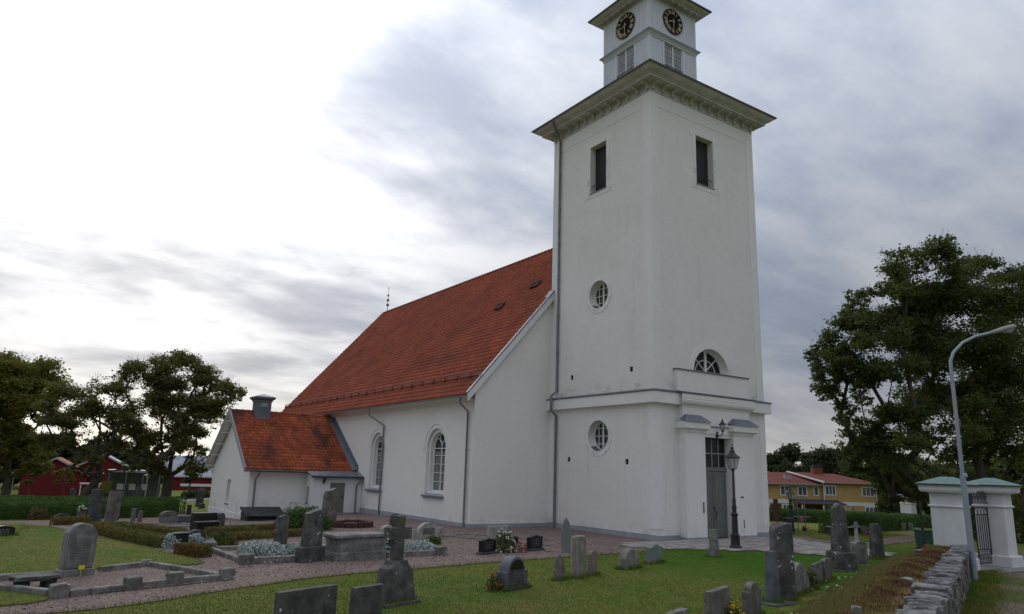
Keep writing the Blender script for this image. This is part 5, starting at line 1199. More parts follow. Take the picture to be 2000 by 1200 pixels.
def o_rough(w, h, slope=0.0, n=7, j=.035):
    a = w/2; p = [(-a, 0), (a, 0)]
    for i in range(1, n): p.append((a*(1-.10*i/n)+random.uniform(-j, j)*w, h*.93*i/n))
    m = 5
    for i in range(m+1):
        u = 1-2*i/m; p.append((u*a*.86, h*(1-.04*abs(u))+slope*u*a+random.uniform(-j, j)*h*.5))
    for i in range(n-1, 0, -1): p.append((-a*(1-.06*i/n)+random.uniform(-j, j)*w, h*.95*i/n))
    return p
def stone_obj(name, outline, t, mat, par, bevel=.018, taper=None, rough=0.0, v0=0.0, z0=0.0, lean=0.0):
    m = MB(); m.prism(outline, t, min(bevel, t*.3))
    H = max(p[1] for p in outline) or 1
    if taper or rough:
        m.v = [(x+random.uniform(-rough, rough), y*(1-(1-(taper or 1))*max(0, z)/H)+random.uniform(-rough, rough), z+(random.uniform(-rough, rough) if z > .05 else 0)) for x, y, z in m.v]
    o = m.obj(name, mat, par, 35); o.location = (0, v0, z0)
    return o
def text_rows(par, w, z0, z1, rows, v, mat, w2=None, seed=1, hgt=None):
    """engraved lines of lettering, too small to read in the photograph"""
    rr = random.Random(seed); m = MB(); dz = (z1-z0)/rows; hh = hgt or dz*.45
    for i in range(rows):
        z = z1-(i+.5)*dz; L = w*rr.uniform(.6, 1.0); u = -L/2
        while u < L/2-.02:
            k = min(rr.uniform(.05, .2)*w, L/2-u); x = u
            while x < u+k-.008:
                c = rr.uniform(.012, .024); m.box(x, v-.004, z-hh/2, x+c*.7, v+.002, z+hh/2); x += c
            u += k+.03
    return m.obj('inscription_text', mat, par, kind='stuff')
def grave(key, label, mat, fn=o_flat, dz=0.02, extra=None, bevel=.018, taper=None, rough=0.0, yaw=None, base=None, cat='gravestone', part='headstone', roll=0.0, **kw):
    x, y, yw, w, t, h = ST[key]
    z = gz(x, y); yw = yaw if yaw is not None else yw
    g = thing('gravestone', label, cat, (x, y, z), math.radians(yw), GG)
    if roll: g.rotation_euler = (math.radians(roll*.4), math.radians(roll), math.radians(yw))
    b = 0.0
    if base:
        bw, bt, bh = base; MB().cbox(-w/2-bw, -t/2-bt, -.15, w/2+bw, t/2+bt, bh, .02).obj('plinth', kw.get('bmat', mat), g); b = bh
    s = stone_obj('headstone', fn(w, h-b) if b else [(u, v if v > 0 else -.15) for u, v in fn(w, h)], t, mat, g, bevel, taper, rough, 0, b)
    if extra: extra(g, w, t, h, b)
    return g
def ex_big(g, w, t, h, b):
    text_rows(g, w*.74, b+.16, h*.74, 10, -t/2, 'engraving_grey', seed=3)
    fr = MB()
    for u0, u1, z0, z1 in ((-.4, -.375, b+.08, h*.78), (.375, .4, b+.08, h*.78)): fr.box(u0*w/.8, -t/2-.012, z0, u1*w/.8, -t/2+.002, z1)
    fr.obj('border', 'granite_grey', g)
    MB().box(-.02, -t/2-.07, b-.01, .13, -t/2-.055, b+.09).tube([(.05, -t/2-.06, -.02), (.05, -t/2-.06, b+.02)], .008, 4).obj('care_tag', 'yellow_tag', g)
grave('clipped', 'large pale grey headstone with inscription and yellow tag inside a kerbed plot', 'granite_grey', o_clip, base=(.05, .06, .19), extra=ex_big, bevel=.03)
grave('leftdark', 'low polished black headstone alone on the lawn at the picture edge', 'polished_black', o_low, extra=lambda g, w, t, h, b: text_rows(g, w*.6, h*.3, h*.75, 3, -t/2, 'engraving_pale', seed=5))
grave('rounddark', 'dark wide round-topped headstone beside the flowered stone near the hedge', 'granite_dark', lambda w, h: o_round(w, h, .5))
def ex_white(g, w, t, h, b): flower_clump(g, (0.02, -t/2-.02, h), .16, 40, 'white_petal', .035, .14)
grave('withflowers', 'small brown headstone with white flowers on top, next to the dark pillar stone', 'granite_brown', o_wavy)
def ex_block(g, w, t, h, b): MB().cbox(-w/2-.06, -t/2-.06, -.1, w/2+.06, t/2+.06, h*.25, .03).obj('plinth', 'granite_dark', g)
grave('tallblock', 'tall dark pillar stone on a block base in front of the left hedge', 'granite_dark', lambda w, h: o_taper(w, h, .88), extra=ex_block, taper=.85)
grave('broadtall', 'tall broad brown-grey monument standing right of the dark pillar stone', 'granite_brown', lambda w, h: [(-w/2, 0), (w/2, 0), (w*.46, h*.985), (-w*.40, h)], rough=.012)
grave('thinpost', 'thin grey stone post, taller of the two before the hedge', 'granite_brown', o_flat)
grave('thinpost2', 'thin grey stone post, shorter of the two before the hedge', 'granite_brown', o_flat)
def ex_hood(g, w, t, h, b):
    m = MB(); m.prism([(-w*.54, h*.68), (w*.54, h*.68), (w*.54, h*.76)]+arc(0, h*.76, w*.5, 0, 180, 10, h*.28)+[(-w*.54, h*.76)], t*1.25, .02); m.obj('arched_hood', 'granite_brown', g, 35)
grave('archlight', 'pale headstone under a projecting arched hood, at the lawn path', 'granite_grey', lambda w, h: o_flat(w, h*.7), extra=ex_hood)
grave('darkslab', 'low dark rectangular slab stone beside the hooded headstone', 'slate_bluegrey', o_flat)
def ex_desk(g, w, t, h, b):
    MB().cbox(-w/2-.02, -t/2-.30, -.1, w/2-.05, -t/2-.01, h*.5, .02).obj('front_ledge', 'polished_black', g)
    MB().cbox(-w/2-.03, -t/2-.32, h*.5, w/2-.04, -t/2+.0, h*.55, .01).obj('ledge_top', 'granite_grey', g)
grave('blackdesk', 'broad black polished monument with a stepped front ledge near the vestry', 'polished_black', o_flat, extra=ex_desk)
grave('archgrey', 'grey round-topped stone against the end of the broad black monument', 'granite_dark_lichen', o_round)
grave('wave', 'low wide headstone with flowing ogee top behind the box hedge', 'granite_brown', o_wave)
grave('lowarch', 'very low dark arched stone sunk behind the box hedge', 'granite_dark', lambda w, h: o_round(w, h, .4))
def ex_top(g, w, t, h, b): MB().cbox(-w/2-.02, -t/2-.02, h+.0, w/2+.02, t/2+.02, h+.03, .01).obj('pale_top', 'granite_grey', g)
grave('blackcube', 'squat black block headstone with pale top between silver-leaved plants', 'polished_black', o_flat, extra=ex_top)
grave('darkarch', 'dark arched headstone behind the squat black block', 'granite_dark', lambda w, h: o_round(w, h, .6))
grave('irregular', 'tall rough dark headstone flecked with white lichen behind silver plants', 'granite_dark_lichen', lambda w, h: o_rough(w, h, .1), rough=.012)
def ex_cross(g, w, t, h, b):
    MB().cbox(-w/2-.06, -t/2-.06, -.1, w/2+.06, t/2+.06, h*.30, .03).obj('plinth', 'granite_dark_lichen', g)
    MB().box(-.025, -t/2-.008, h*.68, .025, -t/2+.02, h*.84).box(-.08, -t/2-.008, h*.76, -.026, -t/2+.02, h*.79).box(.026, -t/2-.008, h*.76, .08, -t/2+.02, h*.79).obj('carved_cross', 'engraving_dark', g)
grave('obcross', 'tall dark tapered headstone with a carved cross on the kerb by the path', 'granite_dark_lichen', lambda w, h: [(-w*.46, 0), (w*.46, 0), (w*.36, h*.94), (w*.2, h), (-w*.1, h*.97), (-w*.33, h*.93)], extra=ex_cross, rough=.008)
grave('blacksmall', 'small black upright slab in silver plants beside the stone chest tomb', 'polished_black', lambda w, h: [(-w*.5, 0), (w*.5, 0), (w*.42, h), (-w*.42, h)])
def make_cross_grave():
    x, y, yw, w, t, h = ST['crosstop']; z = gz(x, y); g = thing('cross_gravestone', 'dark granite cross with lichen on a massive shouldered base near the path', 'gravestone', (x, y, z), math.radians(yw), GG)
    MB().cbox(-w/2-.1, -t/2-.12, -.1, w/2+.1, t/2+.12, .07, .02).obj('footing', 'granite_dark_lichen', g)
    out = [(-w*.50, .06), (w*.50, .06), (w*.47, .30), (w*.42, .50), (w*.40, .70), (w*.38, .72), (w*.24, .83), (w*.20, .92), (-w*.20, .92), (-w*.24, .83), (-w*.38, .76), (-w*.40, .70), (-w*.42, .50), (-w*.47, .30)]
    stone_obj('cross_base', out, t+.1, 'granite_dark_lichen', g, .03, .72, .008)
    c = .13; s = [(-c, .90), (c, .90), (c, h-.52), (.36, h-.52), (.36, h-.25), (c, h-.25), (c, h), (-c, h), (-c, h-.25), (-.36, h-.25), (-.36, h-.52), (-c, h-.52)]
    stone_obj('cross', s, .2, 'granite_dark_lichen', g, .02, None, .004)
make_cross_grave()
grave('archtan', 'tan arched headstone with scrolled shoulders partly hidden by the dark cross', 'limestone_pale', o_shoulder)
def ex_plaque(g, w, t, h, b):
    MB().box(-w*.2, -t/2-.012, h*.28, w*.2, -t/2+.003, h*.66).obj('plaque', 'granite_grey', g); text_rows(g, w*.34, h*.3, h*.64, 4, -t/2-.012, 'engraving_grey', seed=9)
    for s in (-1, 1): MB().cbox(s*w*.44-.09, -t/2-.03, -.1, s*w*.44+.09, t/2+.03, h*.62, .02).obj('side_post', 'limestone_pale', g)
grave('archwings', 'pale wide arched headstone with a framed plaque and side posts by the nave', 'limestone_pale', lambda w, h: o_shoulder(w*.86, h, .42, .74), extra=ex_plaque)
grave('darkround', 'dark round-topped headstone peeping out behind the granite cross', 'granite_dark_lichen', o_round)
grave('rune', 'tall brown runestone with leaning uneven top before the vestry porch', 'granite_brown', lambda w, h: [(-w*.40, 0), (w*.44, 0), (w*.50, h*.3), (w*.49, h*.7), (w*.46, h*.96), (w*.30, h), (0, h*.965), (-w*.33, h*.925), (-w*.43, h*.8), (-w*.46, h*.4)], rough=.02, cat='runestone')
grave('paleslab', 'pinkish pale rectangular slab stone behind the white flowers', 'limestone_pale', o_flat)
lb = dict(base=(.05, .07, .09), bmat='granite_dark')
tx = lambda sd: (lambda g, w, t, h, b: text_rows(g, w*.6, b+.08, h*.8, 4, -t/2, 'engraving_grey', seed=sd))
grave('blackA', 'black polished headstone left of the white flower bush', 'polished_black', o_wavy, extra=tx(11), **lb)
grave('blackB', 'black polished headstone behind the white flower bush', 'polished_black', o_wavy, extra=tx(12), **lb)
grave('blackC', 'black polished headstone standing clear on gravel right of the red flowers', 'polished_black', o_wavy, extra=tx(13), **lb)
grave('lancet', 'pale grey pointed headstone like a lancet arch before the tower', 'stone_palegrey', o_lancet, bevel=.03)
grave('tall28', 'tall flat-topped tan headstone, highest of the lawn stones before the tower', 'limestone_worn', lambda w, h: [(-w/2, 0), (w/2, 0), (w*.5, h*.95), (w*.42, h), (-w*.42, h), (-w*.5, h*.95)], bevel=.03)
grave('pink', 'pinkish round-topped headstone right behind the tall tan one', 'granite_pink', lambda w, h: o_round(w, h, .6))
grave('leaning', 'small leaning headstone with pointed top, left of the tall tan one', 'granite_brown', o_lancet, roll=-5)
def ex_archsh(g, w, t, h, b):
    MB().cbox(-w*.31, -t/2-.012, h*.12, w*.31, -t/2+.003, h*.55, .008).obj('name_panel', 'granite_dark', g); text_rows(g, w*.5, h*.15, h*.52, 4, -t/2-.012, 'engraving_grey', seed=15)
    MB().prism([(-w*.3, h*.60), (w*.3, h*.60)]+arc(0, h*.62, w*.28, 0, 180, 10, h*.30), .02, .004, Matrix.Translation((0, -t/2-.002, 0))).obj('arched_panel', 'polished_black', g)
    MB().cbox(-w/2-.04, -t/2-.08, -.1, w/2+.04, t/2+.05, .05, .01).obj('footing', 'granite_dark', g)
grave('archshoulder', 'dark grey arched headstone with square shoulders beside orange flowers', 'slate_bluegrey', lambda w, h: o_shoulder(w, h, .56, .74), extra=ex_archsh)
grave('round32', 'low round-topped tan headstone with worn left shoulder on bright lawn', 'limestone_worn', lambda w, h: o_shoulder(w, h, .55, .86))
grave('grey33', 'blue-grey low headstone with shallow peaked top near the tower corner', 'stone_palegrey', o_wavy)
grave('obsmall', 'small mossy tapered stone post left of the lamp post', 'granite_grey', lambda w, h: o_taper(w, h, .72), taper=.7)
grave('slabbig', 'wide rectangular grey slab cut off by the bottom of the view', 'granite_dark_lichen', o_flat, bevel=.012)
grave('slabsmall', 'narrower rectangular grey slab between the wide slab and the cross', 'granite_dark_lichen', o_flat, bevel=.012)
grave('slabright', 'square-topped grey slab left of the yellow flowers', 'granite_brown', o_flat, bevel=.012)
grave('shoulder', 'grey round-shouldered slab stone right of the yellow flowers', 'granite_brown', lambda w, h: o_shoulder(w, h, .78, .70), bevel=.012)
grave('toponly', 'grey slab whose top edge just shows at the bottom of the view', 'granite_grey', o_flat)
grave('bluepillar', 'blue-grey polished tapering pillar stone beside the tall lichened one', 'slate_bluegrey', lambda w, h: o_taper(w*1.25, h, .66), taper=.68, extra=lambda g, w, t, h, b: MB().cbox(-.45, -.4, -.1, .5, .4, .035, .015).obj('footing', 'granite_dark', g))
grave('talllichen', 'tall weathered headstone with rough sloping lichened top, beside the blue-grey pillar stone', 'granite_dark_lichen', lambda w, h: [(-w*.5, 0), (w*.5, 0), (w*.5, h*.6), (w*.49, h*.99), (w*.2, h), (-w*.3, h*.965), (-w*.42, h*.94), (-w*.48, h*.88), (-w*.5, h*.5)], rough=.015, bevel=.05)
grave('fin', 'grey headstone with curved fin-like top leaning on the tall lichened one', 'granite_grey', o_fin, part='headstone')
grave('dbl1', 'grey slab stone with sloping top, nearer of a joined pair', 'granite_brown', lambda w, h: [(-w/2, 0), (w/2, 0), (w/2, h), (w*.2, h*.98), (-w/2, h*.95)])
grave('dbl2', 'grey slab stone with notched top, farther of a joined pair', 'granite_brown', lambda w, h: [(-w/2, 0), (w/2, 0), (w/2, h*.93), (w*.1, h), (-w*.3, h), (-w/2, h*.9)])
def ex_ob(g, w, t, h, b):
    MB().cbox(-w/2-.09, -t/2-.09, .04, w/2+.09, t/2+.09, h*.28, .04).obj('plinth', 'granite_dark_lichen', g); MB().cbox(-w/2-.2, -t/2-.2, -.1, w/2+.2, t/2+.2, .06, .03).obj('footing', 'granite_dark', g)
grave('obelisk', 'tallest dark obelisk with pointed tip on a block base near the paving', 'granite_dark_lichen', lambda w, h: [(-w*.46, 0), (w*.46, 0), (w*.30, h*.93), (0, h), (-w*.30, h*.93)], extra=ex_ob, taper=.6)
def make_small_cross():
    x, y, yw, w, t, h = ST['crosssmall']; z = gz(x, y); g = thing('cross_gravestone', 'slender white stone cross standing on a rough mossy rock base', 'gravestone', (x, y, z), math.radians(yw), GG)
    m = MB(); rough_stone(m, Vector((0, 0, .34)), Vector((1, 0, 0)), Vector((0, 1, 0)), Vector((0, 0, 1)), .26, .24, .46, .14); m.obj('rock_base', 'kerb_granite', g, 50)
    m = MB(); m.lathe([(.12, .78), (.09, .84), (.07, .9), (.06, h-.3), (.05, h-.2)], n=8); m.obj('cross_stem', 'limestone_pale', g, 40)
    c = .05; s = [(-c, h-.36), (c, h-.36), (c*.9, h-.2), (.13, h-.21), (.15, h-.17), (.13, h-.12), (c, h-.13), (c*1.2, h), (-c*1.2, h), (-c, h-.13), (-.13, h-.12), (-.15, h-.17), (-.13, h-.21), (-c*.9, h-.2)]
    stone_obj('cross', s, .09, 'stone_palegrey', g, .01); MB().cbox(-.3, -.25, -.1, .3, .25, .03, .02).obj('footing', 'limestone_pale', g)
make_small_cross()
grave('taper46', 'dark tapered upright stone with pale worn tip at the paving end', 'granite_dark_lichen', lambda w, h: [(-w*.5, 0), (w*.5, 0), (w*.34, h*.95), (w*.1, h), (-w*.3, h)], rough=.006)
for k, l in dict(far1='short pale stone, first of three along the curved hedge', far2='wide low stone, middle of three along the curved hedge', far3='rounded low stone, last of three along the curved hedge').items(): grave(k, l, 'granite_grey', o_low if k != 'far1' else o_flat)
grave('far4', 'brown low headstone by the rounded hedge end, behind the white cross', 'granite_brown', o_low)
grave('far5', 'small grey headstone against the rounded hedge end, behind the obelisk', 'granite_grey', o_round)
grave('far6', 'low dark bench-like stone at the foot of the long hedge', 'granite_dark', o_flat)
grave('hl1', 'narrow black round-topped stone in front of the left hedge', 'polished_black', o_round)
grave('bh1', 'dark headstone rising behind the left hedge near the leaning tree trunk', 'granite_dark', o_round)
grave('bh2', 'dark obelisk behind the left hedge in front of the glass canopy', 'granite_dark', lambda w, h: o_taper(w, h, .7))
grave('bh3', 'dark upright stone beyond the hedge end, left of the vestry gable', 'granite_dark', lambda w, h: o_taper(w, h, .85))
grave('bh4', 'small dark stone close to the vestry gable on the grass', 'granite_dark', o_low)
grave('bh5', 'short dark stone right beside the end of the rear hedge', 'granite_dark', o_flat)
def o_celtic(w, h):
    a = w/2; c = a*.42; return [(-c*1.2, 0), (c*1.2, 0), (c, h*.55), (a, h*.60), (a, h*.78), (c, h*.8), (c, h*.97), (0, h), (-c, h*.97), (-c, h*.8), (-a, h*.78), (-a, h*.60), (-c, h*.55)]
grave('ycross', 'brown mossy stone cross in front of the yellow house', 'planter_rust', o_celtic)
grave('ysm', 'rounded greenish stone behind the long hedge, before the yellow house', 'granite_grey', o_lancet)
# chest tomb
x, y, yw, w, t, h = ST['chest']; g = thing('chest_tomb', 'pale stone chest tomb with moulded lid in the kerb by the gravel path', 'chest tomb', (x, y, gz(x, y)), math.radians(yw-14), None)
hw, ht = .88, .42
MB().cbox(-hw-.03, -ht-.03, -.15, hw+.03, ht+.03, .26, .02).obj('tomb_base', 'granite_grey', g)
m = MB(); m.add([(-hw+.04, -ht+.03, .26), (hw-.04, -ht+.03, .26), (hw-.04, ht-.03, .26), (-hw+.04, ht-.03, .26), (-hw+.0, -ht, h-.14), (hw-.0, -ht, h-.14), (hw, ht, h-.14), (-hw, ht, h-.14)], [(0, 1, 5, 4), (1, 2, 6, 5), (2, 3, 7, 6), (3, 0, 4, 7)]); m.obj('tomb_chest', 'granite_grey', g)
m = MB(); ring(m, -hw, -ht, hw, ht, [(-.02, h-.15), (.05, h-.13), (.07, h-.09), (.06, h-.03), (.0, h), (-.35, h+.01)]); m.add([(-hw+.3, -ht+.3, h+.01), (hw-.3, -ht+.3, h+.01), (hw-.3, ht-.3, h+.01), (-hw+.3, ht-.3, h+.01)], [(0, 1, 2, 3)]); m.obj('tomb_lid', 'granite_grey', g)
# kerbed plots
def kerb_run(par, pts, w=.17, h=.16, piece=1.3, close=False):
    n = len(pts)
    for i in range(n if close else n-1):
        a, b = Vector((*pts[i], 0)), Vector((*pts[(i+1) % n], 0)); L = (b-a).length; d = (b-a)/L; q = Vector((-d.y, d.x, 0)); k = max(1, round(L/piece))
        for j in range(k):
            c = a+d*(L*(j+.5)/k); c.z = gz(c.x, c.y)+h/2-.05+random.uniform(-.012, .012)
            m = MB(); m.cbox(-L/k/2+.006, -w/2, -h/2-.06, L/k/2-.006, w/2, h/2+.05, .02)
            m.v = [tuple(c+d*p[0]+q*p[1]+Vector((0, 0, p[2]+random.uniform(-.006, .006)))) for p in m.v]; m.obj('kerb_stone', 'kerb_granite', par)
def kerb_post(par, x, y, a, h=.30, s=.15, sy=None):
    m = MB(); m.cbox(-s*1.2, -(sy or s)*.8, -.1, s*1.2, (sy or s)*.8, h, .025); c, n_ = math.cos(a), math.sin(a); z = gz(x, y)
    m.v = [(x+p[0]*c-p[1]*n_, y+p[0]*n_+p[1]*c, z+p[2]) for p in m.v]; m.obj('kerb_post', 'kerb_granite', par)
k1 = thing('grave_kerb', 'lichened stone kerb with square posts round the gravel plot of the big grey headstone', 'grave kerb')
kerb_run(k1, [(-23.5, -5.58), (-22.35, -5.12)]); kerb_run(k1, [(-22.05, -5.0), (-21.35, -4.72)]); kerb_run(k1, [(-21.1, -4.62), (-20.05, -4.4)])
kerb_run(k1, [(-19.95, -4.3), (-21.3, -1.3)]); kerb_run(k1, [(-21.35, -1.25), (-22.6, -1.95)]); kerb_run(k1, [(-23.65, -2.45), (-25.1, -2.75), (-27.2, -3.0)]); kerb_run(k1, [(-26.9, -3.55), (-25.2, -3.6), (-23.85, -5.35)])
for x, y in ((-23.69, -5.6), (-22.2, -5.06), (-21.22, -4.68), (-19.93, -4.38)): kerb_post(k1, x, y, math.radians(20))
kerb_post(k1, -21.35, -1.22, .4, .2, .14)
sheet('gravel_bed', PLOT, .03, 'gravel', .6)
k2 = thing('grave_kerb', 'long granite kerb round the plot with silver plants and chest tomb', 'grave kerb')
kerb_run(k2, [(-18.6, -1.62), (-17.25, -1.62)], h=.2); kerb_run(k2, [(-16.4, -1.62), (-16.05, -1.6)], h=.2); kerb_run(k2, [(-14.2, -1.6), (-12.3, -1.55)], h=.2)
kerb_run(k2, [(-12.05, -1.45), (-11.2, 1.0)]); kerb_run(k2, [(-18.75, -1.4), (-19.0, 2.0)]); kerb_run(k2, [(-18.9, 2.1), (-15.5, 1.7), (-11.3, 1.15)])
for x, y in ((-18.75, -1.62), (-12.1, -1.55), (-18.98, 2.1)): kerb_post(k2, x, y, 0, .3, .17)
sheet('gravel_bed', PLOT2, .03, 'gravel', .6)
k3 = thing('grave_kerb', 'low flat stone kerb on the gravel behind the black headstones', 'grave kerb')
kerb_run(k3, [(-8.6, 4.6), (-7.0, 1.6), (-6.3, -.3)], h=.06, w=.14); kerb_run(k3, [(-8.6, 4.6), (-6.9, 5.2), (-5.6, 2.2)], h=.06, w=.14); kerb_run(k3, [(-8.0, 1.2), (-7.0, 1.6)], h=.06, w=.14)
k4 = thing('grave_kerb', 'pale stone kerb lines round the plots behind the box hedges', 'grave kerb')
kerb_run(k4, [(-21.9, 15.6), (-21.2, 19.4), (-17.0, 17.6), (-15.0, 12.2)], h=.08, w=.14); kerb_run(k4, [(-18.6, 12.6), (-16.5, 12.4), (-14.8, 15.4)], h=.08, w=.14); kerb_run(k4, [(-22.0, 15.6), (-20.6, 14.6)], h=.08, w=.14)
# broken table stone on two blocks
tb = thing('stone_table', 'dark weathered table slab on two blocks inside the kerbed plot', 'stone slab', (-24.1, -4.15, gz(-24.1, -4.15)), math.radians(14))
m = MB(); rough_stone(m, Vector((0, 0, .26)), Vector((1, 0, 0)), Vector((0, 1, 0)), Vector((0, 0, 1)), .48, .30, .05, .1, 4); m.obj('table_slab', 'granite_dark_lichen', tb, 40)
for u in (-.26, .28): MB().cbox(u-.12, -.2, -.05, u+.12, .2, .22, .02).obj('support_block', 'granite_dark', tb)
# round planter of dark red stones
wp = thing('round_planter', 'low circular planter ring of dark red stones on gravel before the porch', 'planter', (-10.6, 10.3, gz(-10.6, 10.3)))
for k in range(22):
    t = 2*math.pi*k/22; m = MB(); c = Vector((1.0*math.cos(t), .85*math.sin(t), .12)); e = Vector((-math.sin(t), math.cos(t), 0)); r = Vector((math.cos(t), math.sin(t), 0))
    rough_stone(m, c, e, r, Vector((0, 0, 1)), .13, .10, .15+random.uniform(-.02, .03), .12); m.obj('stone', 'planter_rust', wp, 50)
MB().lathe([(.86, .0), (.86, .12), (.3, .2)], n=16).obj('soil', 'earth', wp)

# ================================================================== PLANTS
def leaf_quads(C, size, jitter, flat=0.0):
    """C: n x 3 leaf centres -> vertices of small rhombus leaves"""
    n = len(C); a = rng.normal(size=(n, 3)); a[:, 2] *= (1-flat); a /= np.linalg.norm(a, axis=1)[:, None]+1e-9
    b = rng.normal(size=(n, 3)); b -= a*(a*b).sum(1)[:, None]; b[:, 2] *= (1-.4*flat); b /= np.linalg.norm(b, axis=1)[:, None]+1e-9
    s = size*rng.uniform(1-jitter, 1+jitter, n)[:, None]
    V = np.stack([C-a*s*.5, C+b*s*.32-a*s*.05, C+a*s*.55, C-b*s*.32-a*s*.05], 1)
    return V
def leaves_obj(name, C, size, mat, parent=None, jitter=.35, kind=None, flat=0.3):
    V = leaf_quads(np.asarray(C), size, jitter, flat); n = len(V)
    return npmesh(name, V.reshape(-1, 3), np.arange(n*4).reshape(-1, 4), mat, parent, kind)
def flower_clump(par, c, r, n, mat, size, h=.2, name='blossom'):
    t = rng.uniform(0, 2*np.pi, n); q = r*np.sqrt(rng.random(n)); C = np.stack([c[0]+q*np.cos(t), c[1]+q*np.sin(t), c[2]+h*rng.uniform(.4, 1, n)], 1)
    C = np.repeat(C, 4, 0)+rng.normal(0, size*.4, (n*4, 3)); return leaves_obj(name, C, size, mat, par, .3)
def shrub(name, label, cat, loc, rx, ry, h, n, leaf, mat, group=None, flower=None, lift=0.0):
    z = gz(*loc); g = thing(name, label, cat, (*loc, z+lift), 0, group)
    d = rng.normal(size=(n, 3)); d /= np.linalg.norm(d, axis=1)[:, None]; d[:, 2] = np.abs(d[:, 2]); rr = rng.uniform(.55, 1.03, n)[:, None]
    lump = 1+.12*np.sin(d[:, :1]*7+loc[0])*np.cos(d[:, 1:2]*6)
    leaves_obj('foliage', d*rr*lump*np.array([rx, ry, h]), leaf, mat, g, flat=.2)
    st = MB()
    for k in range(7):
        t = random.uniform(0, 6.28); st.tube([(.1*rx*math.cos(t), .1*ry*math.sin(t), -.05), (.4*rx*math.cos(t), .4*ry*math.sin(t), h*.45), (.65*rx*math.cos(t), .65*ry*math.sin(t), h*.75)], [.02, .014, .006], 4)
    st.obj('stem', 'bark', g)
    if flower:
        m, cnt, sz = flower; q = rng.normal(size=(cnt, 3)); q /= np.linalg.norm(q, axis=1)[:, None]; q[:, 2] = np.abs(q[:, 2])
        C = np.repeat(q*np.array([rx, ry, h])*1.03, 5, 0)+rng.normal(0, sz*.35, (cnt*5, 3)); leaves_obj('blossom', C, sz, m, g, .3)
    return g
def hedge(label, pts, w, h, n, leaf=.085, mat='hedge_leaf', cat='hedge', name='hedge', group=None, z_off=0.0):
    g = thing(name, label, cat, (0, 0, 0), 0, group)
    P = [np.array(p, float) for p in pts]; seg = [np.hypot(*(b-a)) for a, b in zip(P, P[1:])]; tot = sum(seg)
    m = MB(); prof = [(-.5, 0), (-.5, .86), (-.40, .97), (.40, .97), (.5, .86), (.5, 0)]; rings = []
    def at_(s):
        for a, b, L in zip(P, P[1:], seg):
            if s <= L+1e-6: return a+(b-a)*s/L, (b-a)/L
            s -= L
        return P[-1], (P[-1]-P[-2])/seg[-1]
    ns = max(3, int(tot/1.2))
    for i in range(ns+1):
        c, d = at_(tot*i/ns); q = np.array([-d[1], d[0]]); z = gz(c[0], c[1])+z_off; k = .90 if 0 < i < ns else .7
        if i in (0, ns): c = c+d*(.12*w if i == 0 else -.12*w)
        rings += [(c[0]+q[0]*a*w*k, c[1]+q[1]*a*w*k, z+b*h*.97) for a, b in prof]
    m.add(rings, [(i*6+k, i*6+k+1, i*6+6+k+1, i*6+6+k) for i in range(ns) for k in range(5)]+[tuple(range(6)), tuple(ns*6+k for k in range(5, -1, -1))])
    m.obj('hedge_core', mat, g, 60)
    per = np.array([h, w, h, w*h*2/tot]); f = per/per.sum(); S = rng.uniform(0, tot, n); cs = np.cumsum(f); pick = rng.random(n)
    C = np.zeros((n, 3)); cen = np.array([at_(s)[0] for s in S]); dr = np.array([at_(s)[1] for s in S]); q = np.stack([-dr[:, 1], dr[:, 0]], 1)
    a = np.where(pick < cs[0], -.5, np.where(pick < cs[1], rng.uniform(-.5, .5, n), np.where(pick < cs[2], .5, rng.uniform(-.5, .5, n))))
    b = np.where((pick >= cs[0]) & (pick < cs[1]), 1.0, rng.uniform(0, 1, n))
    e = pick >= cs[2]; side = rng.random(n) < .5
    endc = np.where(side[:, None], P[0], P[-1]); enddir = np.where(side[:, None], (P[0]-P[1])/seg[0], (P[-1]-P[-2])/seg[-1])
    round_ = np.sqrt(np.maximum(0, 1-(2*a)**2))*.35*w
    cen = np.where(e[:, None], endc+enddir*round_[:, None]*.5, cen); q = np.where(e[:, None], np.stack([-enddir[:, 1], enddir[:, 0]], 1), q)
    wob = 1+.04*np.sin(S*2.3)+.03*np.sin(S*5.1)
    edge = np.where((b > .86) & (np.abs(a) > .4), .93, 1.0)
    C[:, :2] = cen+q*(a*w*wob*edge)[:, None]+rng.normal(0, leaf*.35, (n, 2)); C[:, 2] = ground_z(cen[:, 0], cen[:, 1])+z_off+b*h*(1+.03*np.sin(S*1.7))+rng.normal(0, leaf*.3, n)
    leaves_obj('foliage', C, leaf, mat, g, flat=.1)
    return g
hedge('clipped green hedge, front row left of the church', [(-33, 27.9), (-27, 28.0), (-21, 28.5), (-16.4, 30.2)], 1.5, .98, 26000)
hedge('clipped green hedge, rear row reaching closer to the vestry', [(-36, 38.5), (-27, 37.6), (-19, 36.6), (-13.6, 37.4)], 1.8, 1.2, 26000)
hedge('long clipped hedge in front of the yellow house', [(26, 27.5), (36, 20.8), (47, 15.0), (53, 12.0)], 2.0, 1.18, 34000, .11)
hedge('curved clipped hedge with rounded end behind the obelisk', [(14.0, .1), (17.5, 1.6), (26, 4.6), (38, 8.6)], 1.3, 1.12, 26000)
hedge('low clipped hedge strip nearer the house, behind the long hedge', [(24, 34), (40, 25)], 1.5, 1.6, 9000, .12)
bh = 'low box hedges round the old graves'
hedge('low olive and rust box hedge edging the left lawn', [(-21.75, 10.2), (-21.05, 6.9), (-20.45, 4.7), (-20.1, 3.5)], .6, .38, 9000, .05, 'box_leaf', 'box hedge', 'box_hedge', bh)
hedge('rust coloured box hedge strip behind the low arched stone', [(-21.2, 11.2), (-19.9, 8.6), (-19.0, 6.6)], .5, .34, 6000, .05, 'box_leaf', 'box hedge', 'box_hedge', bh)
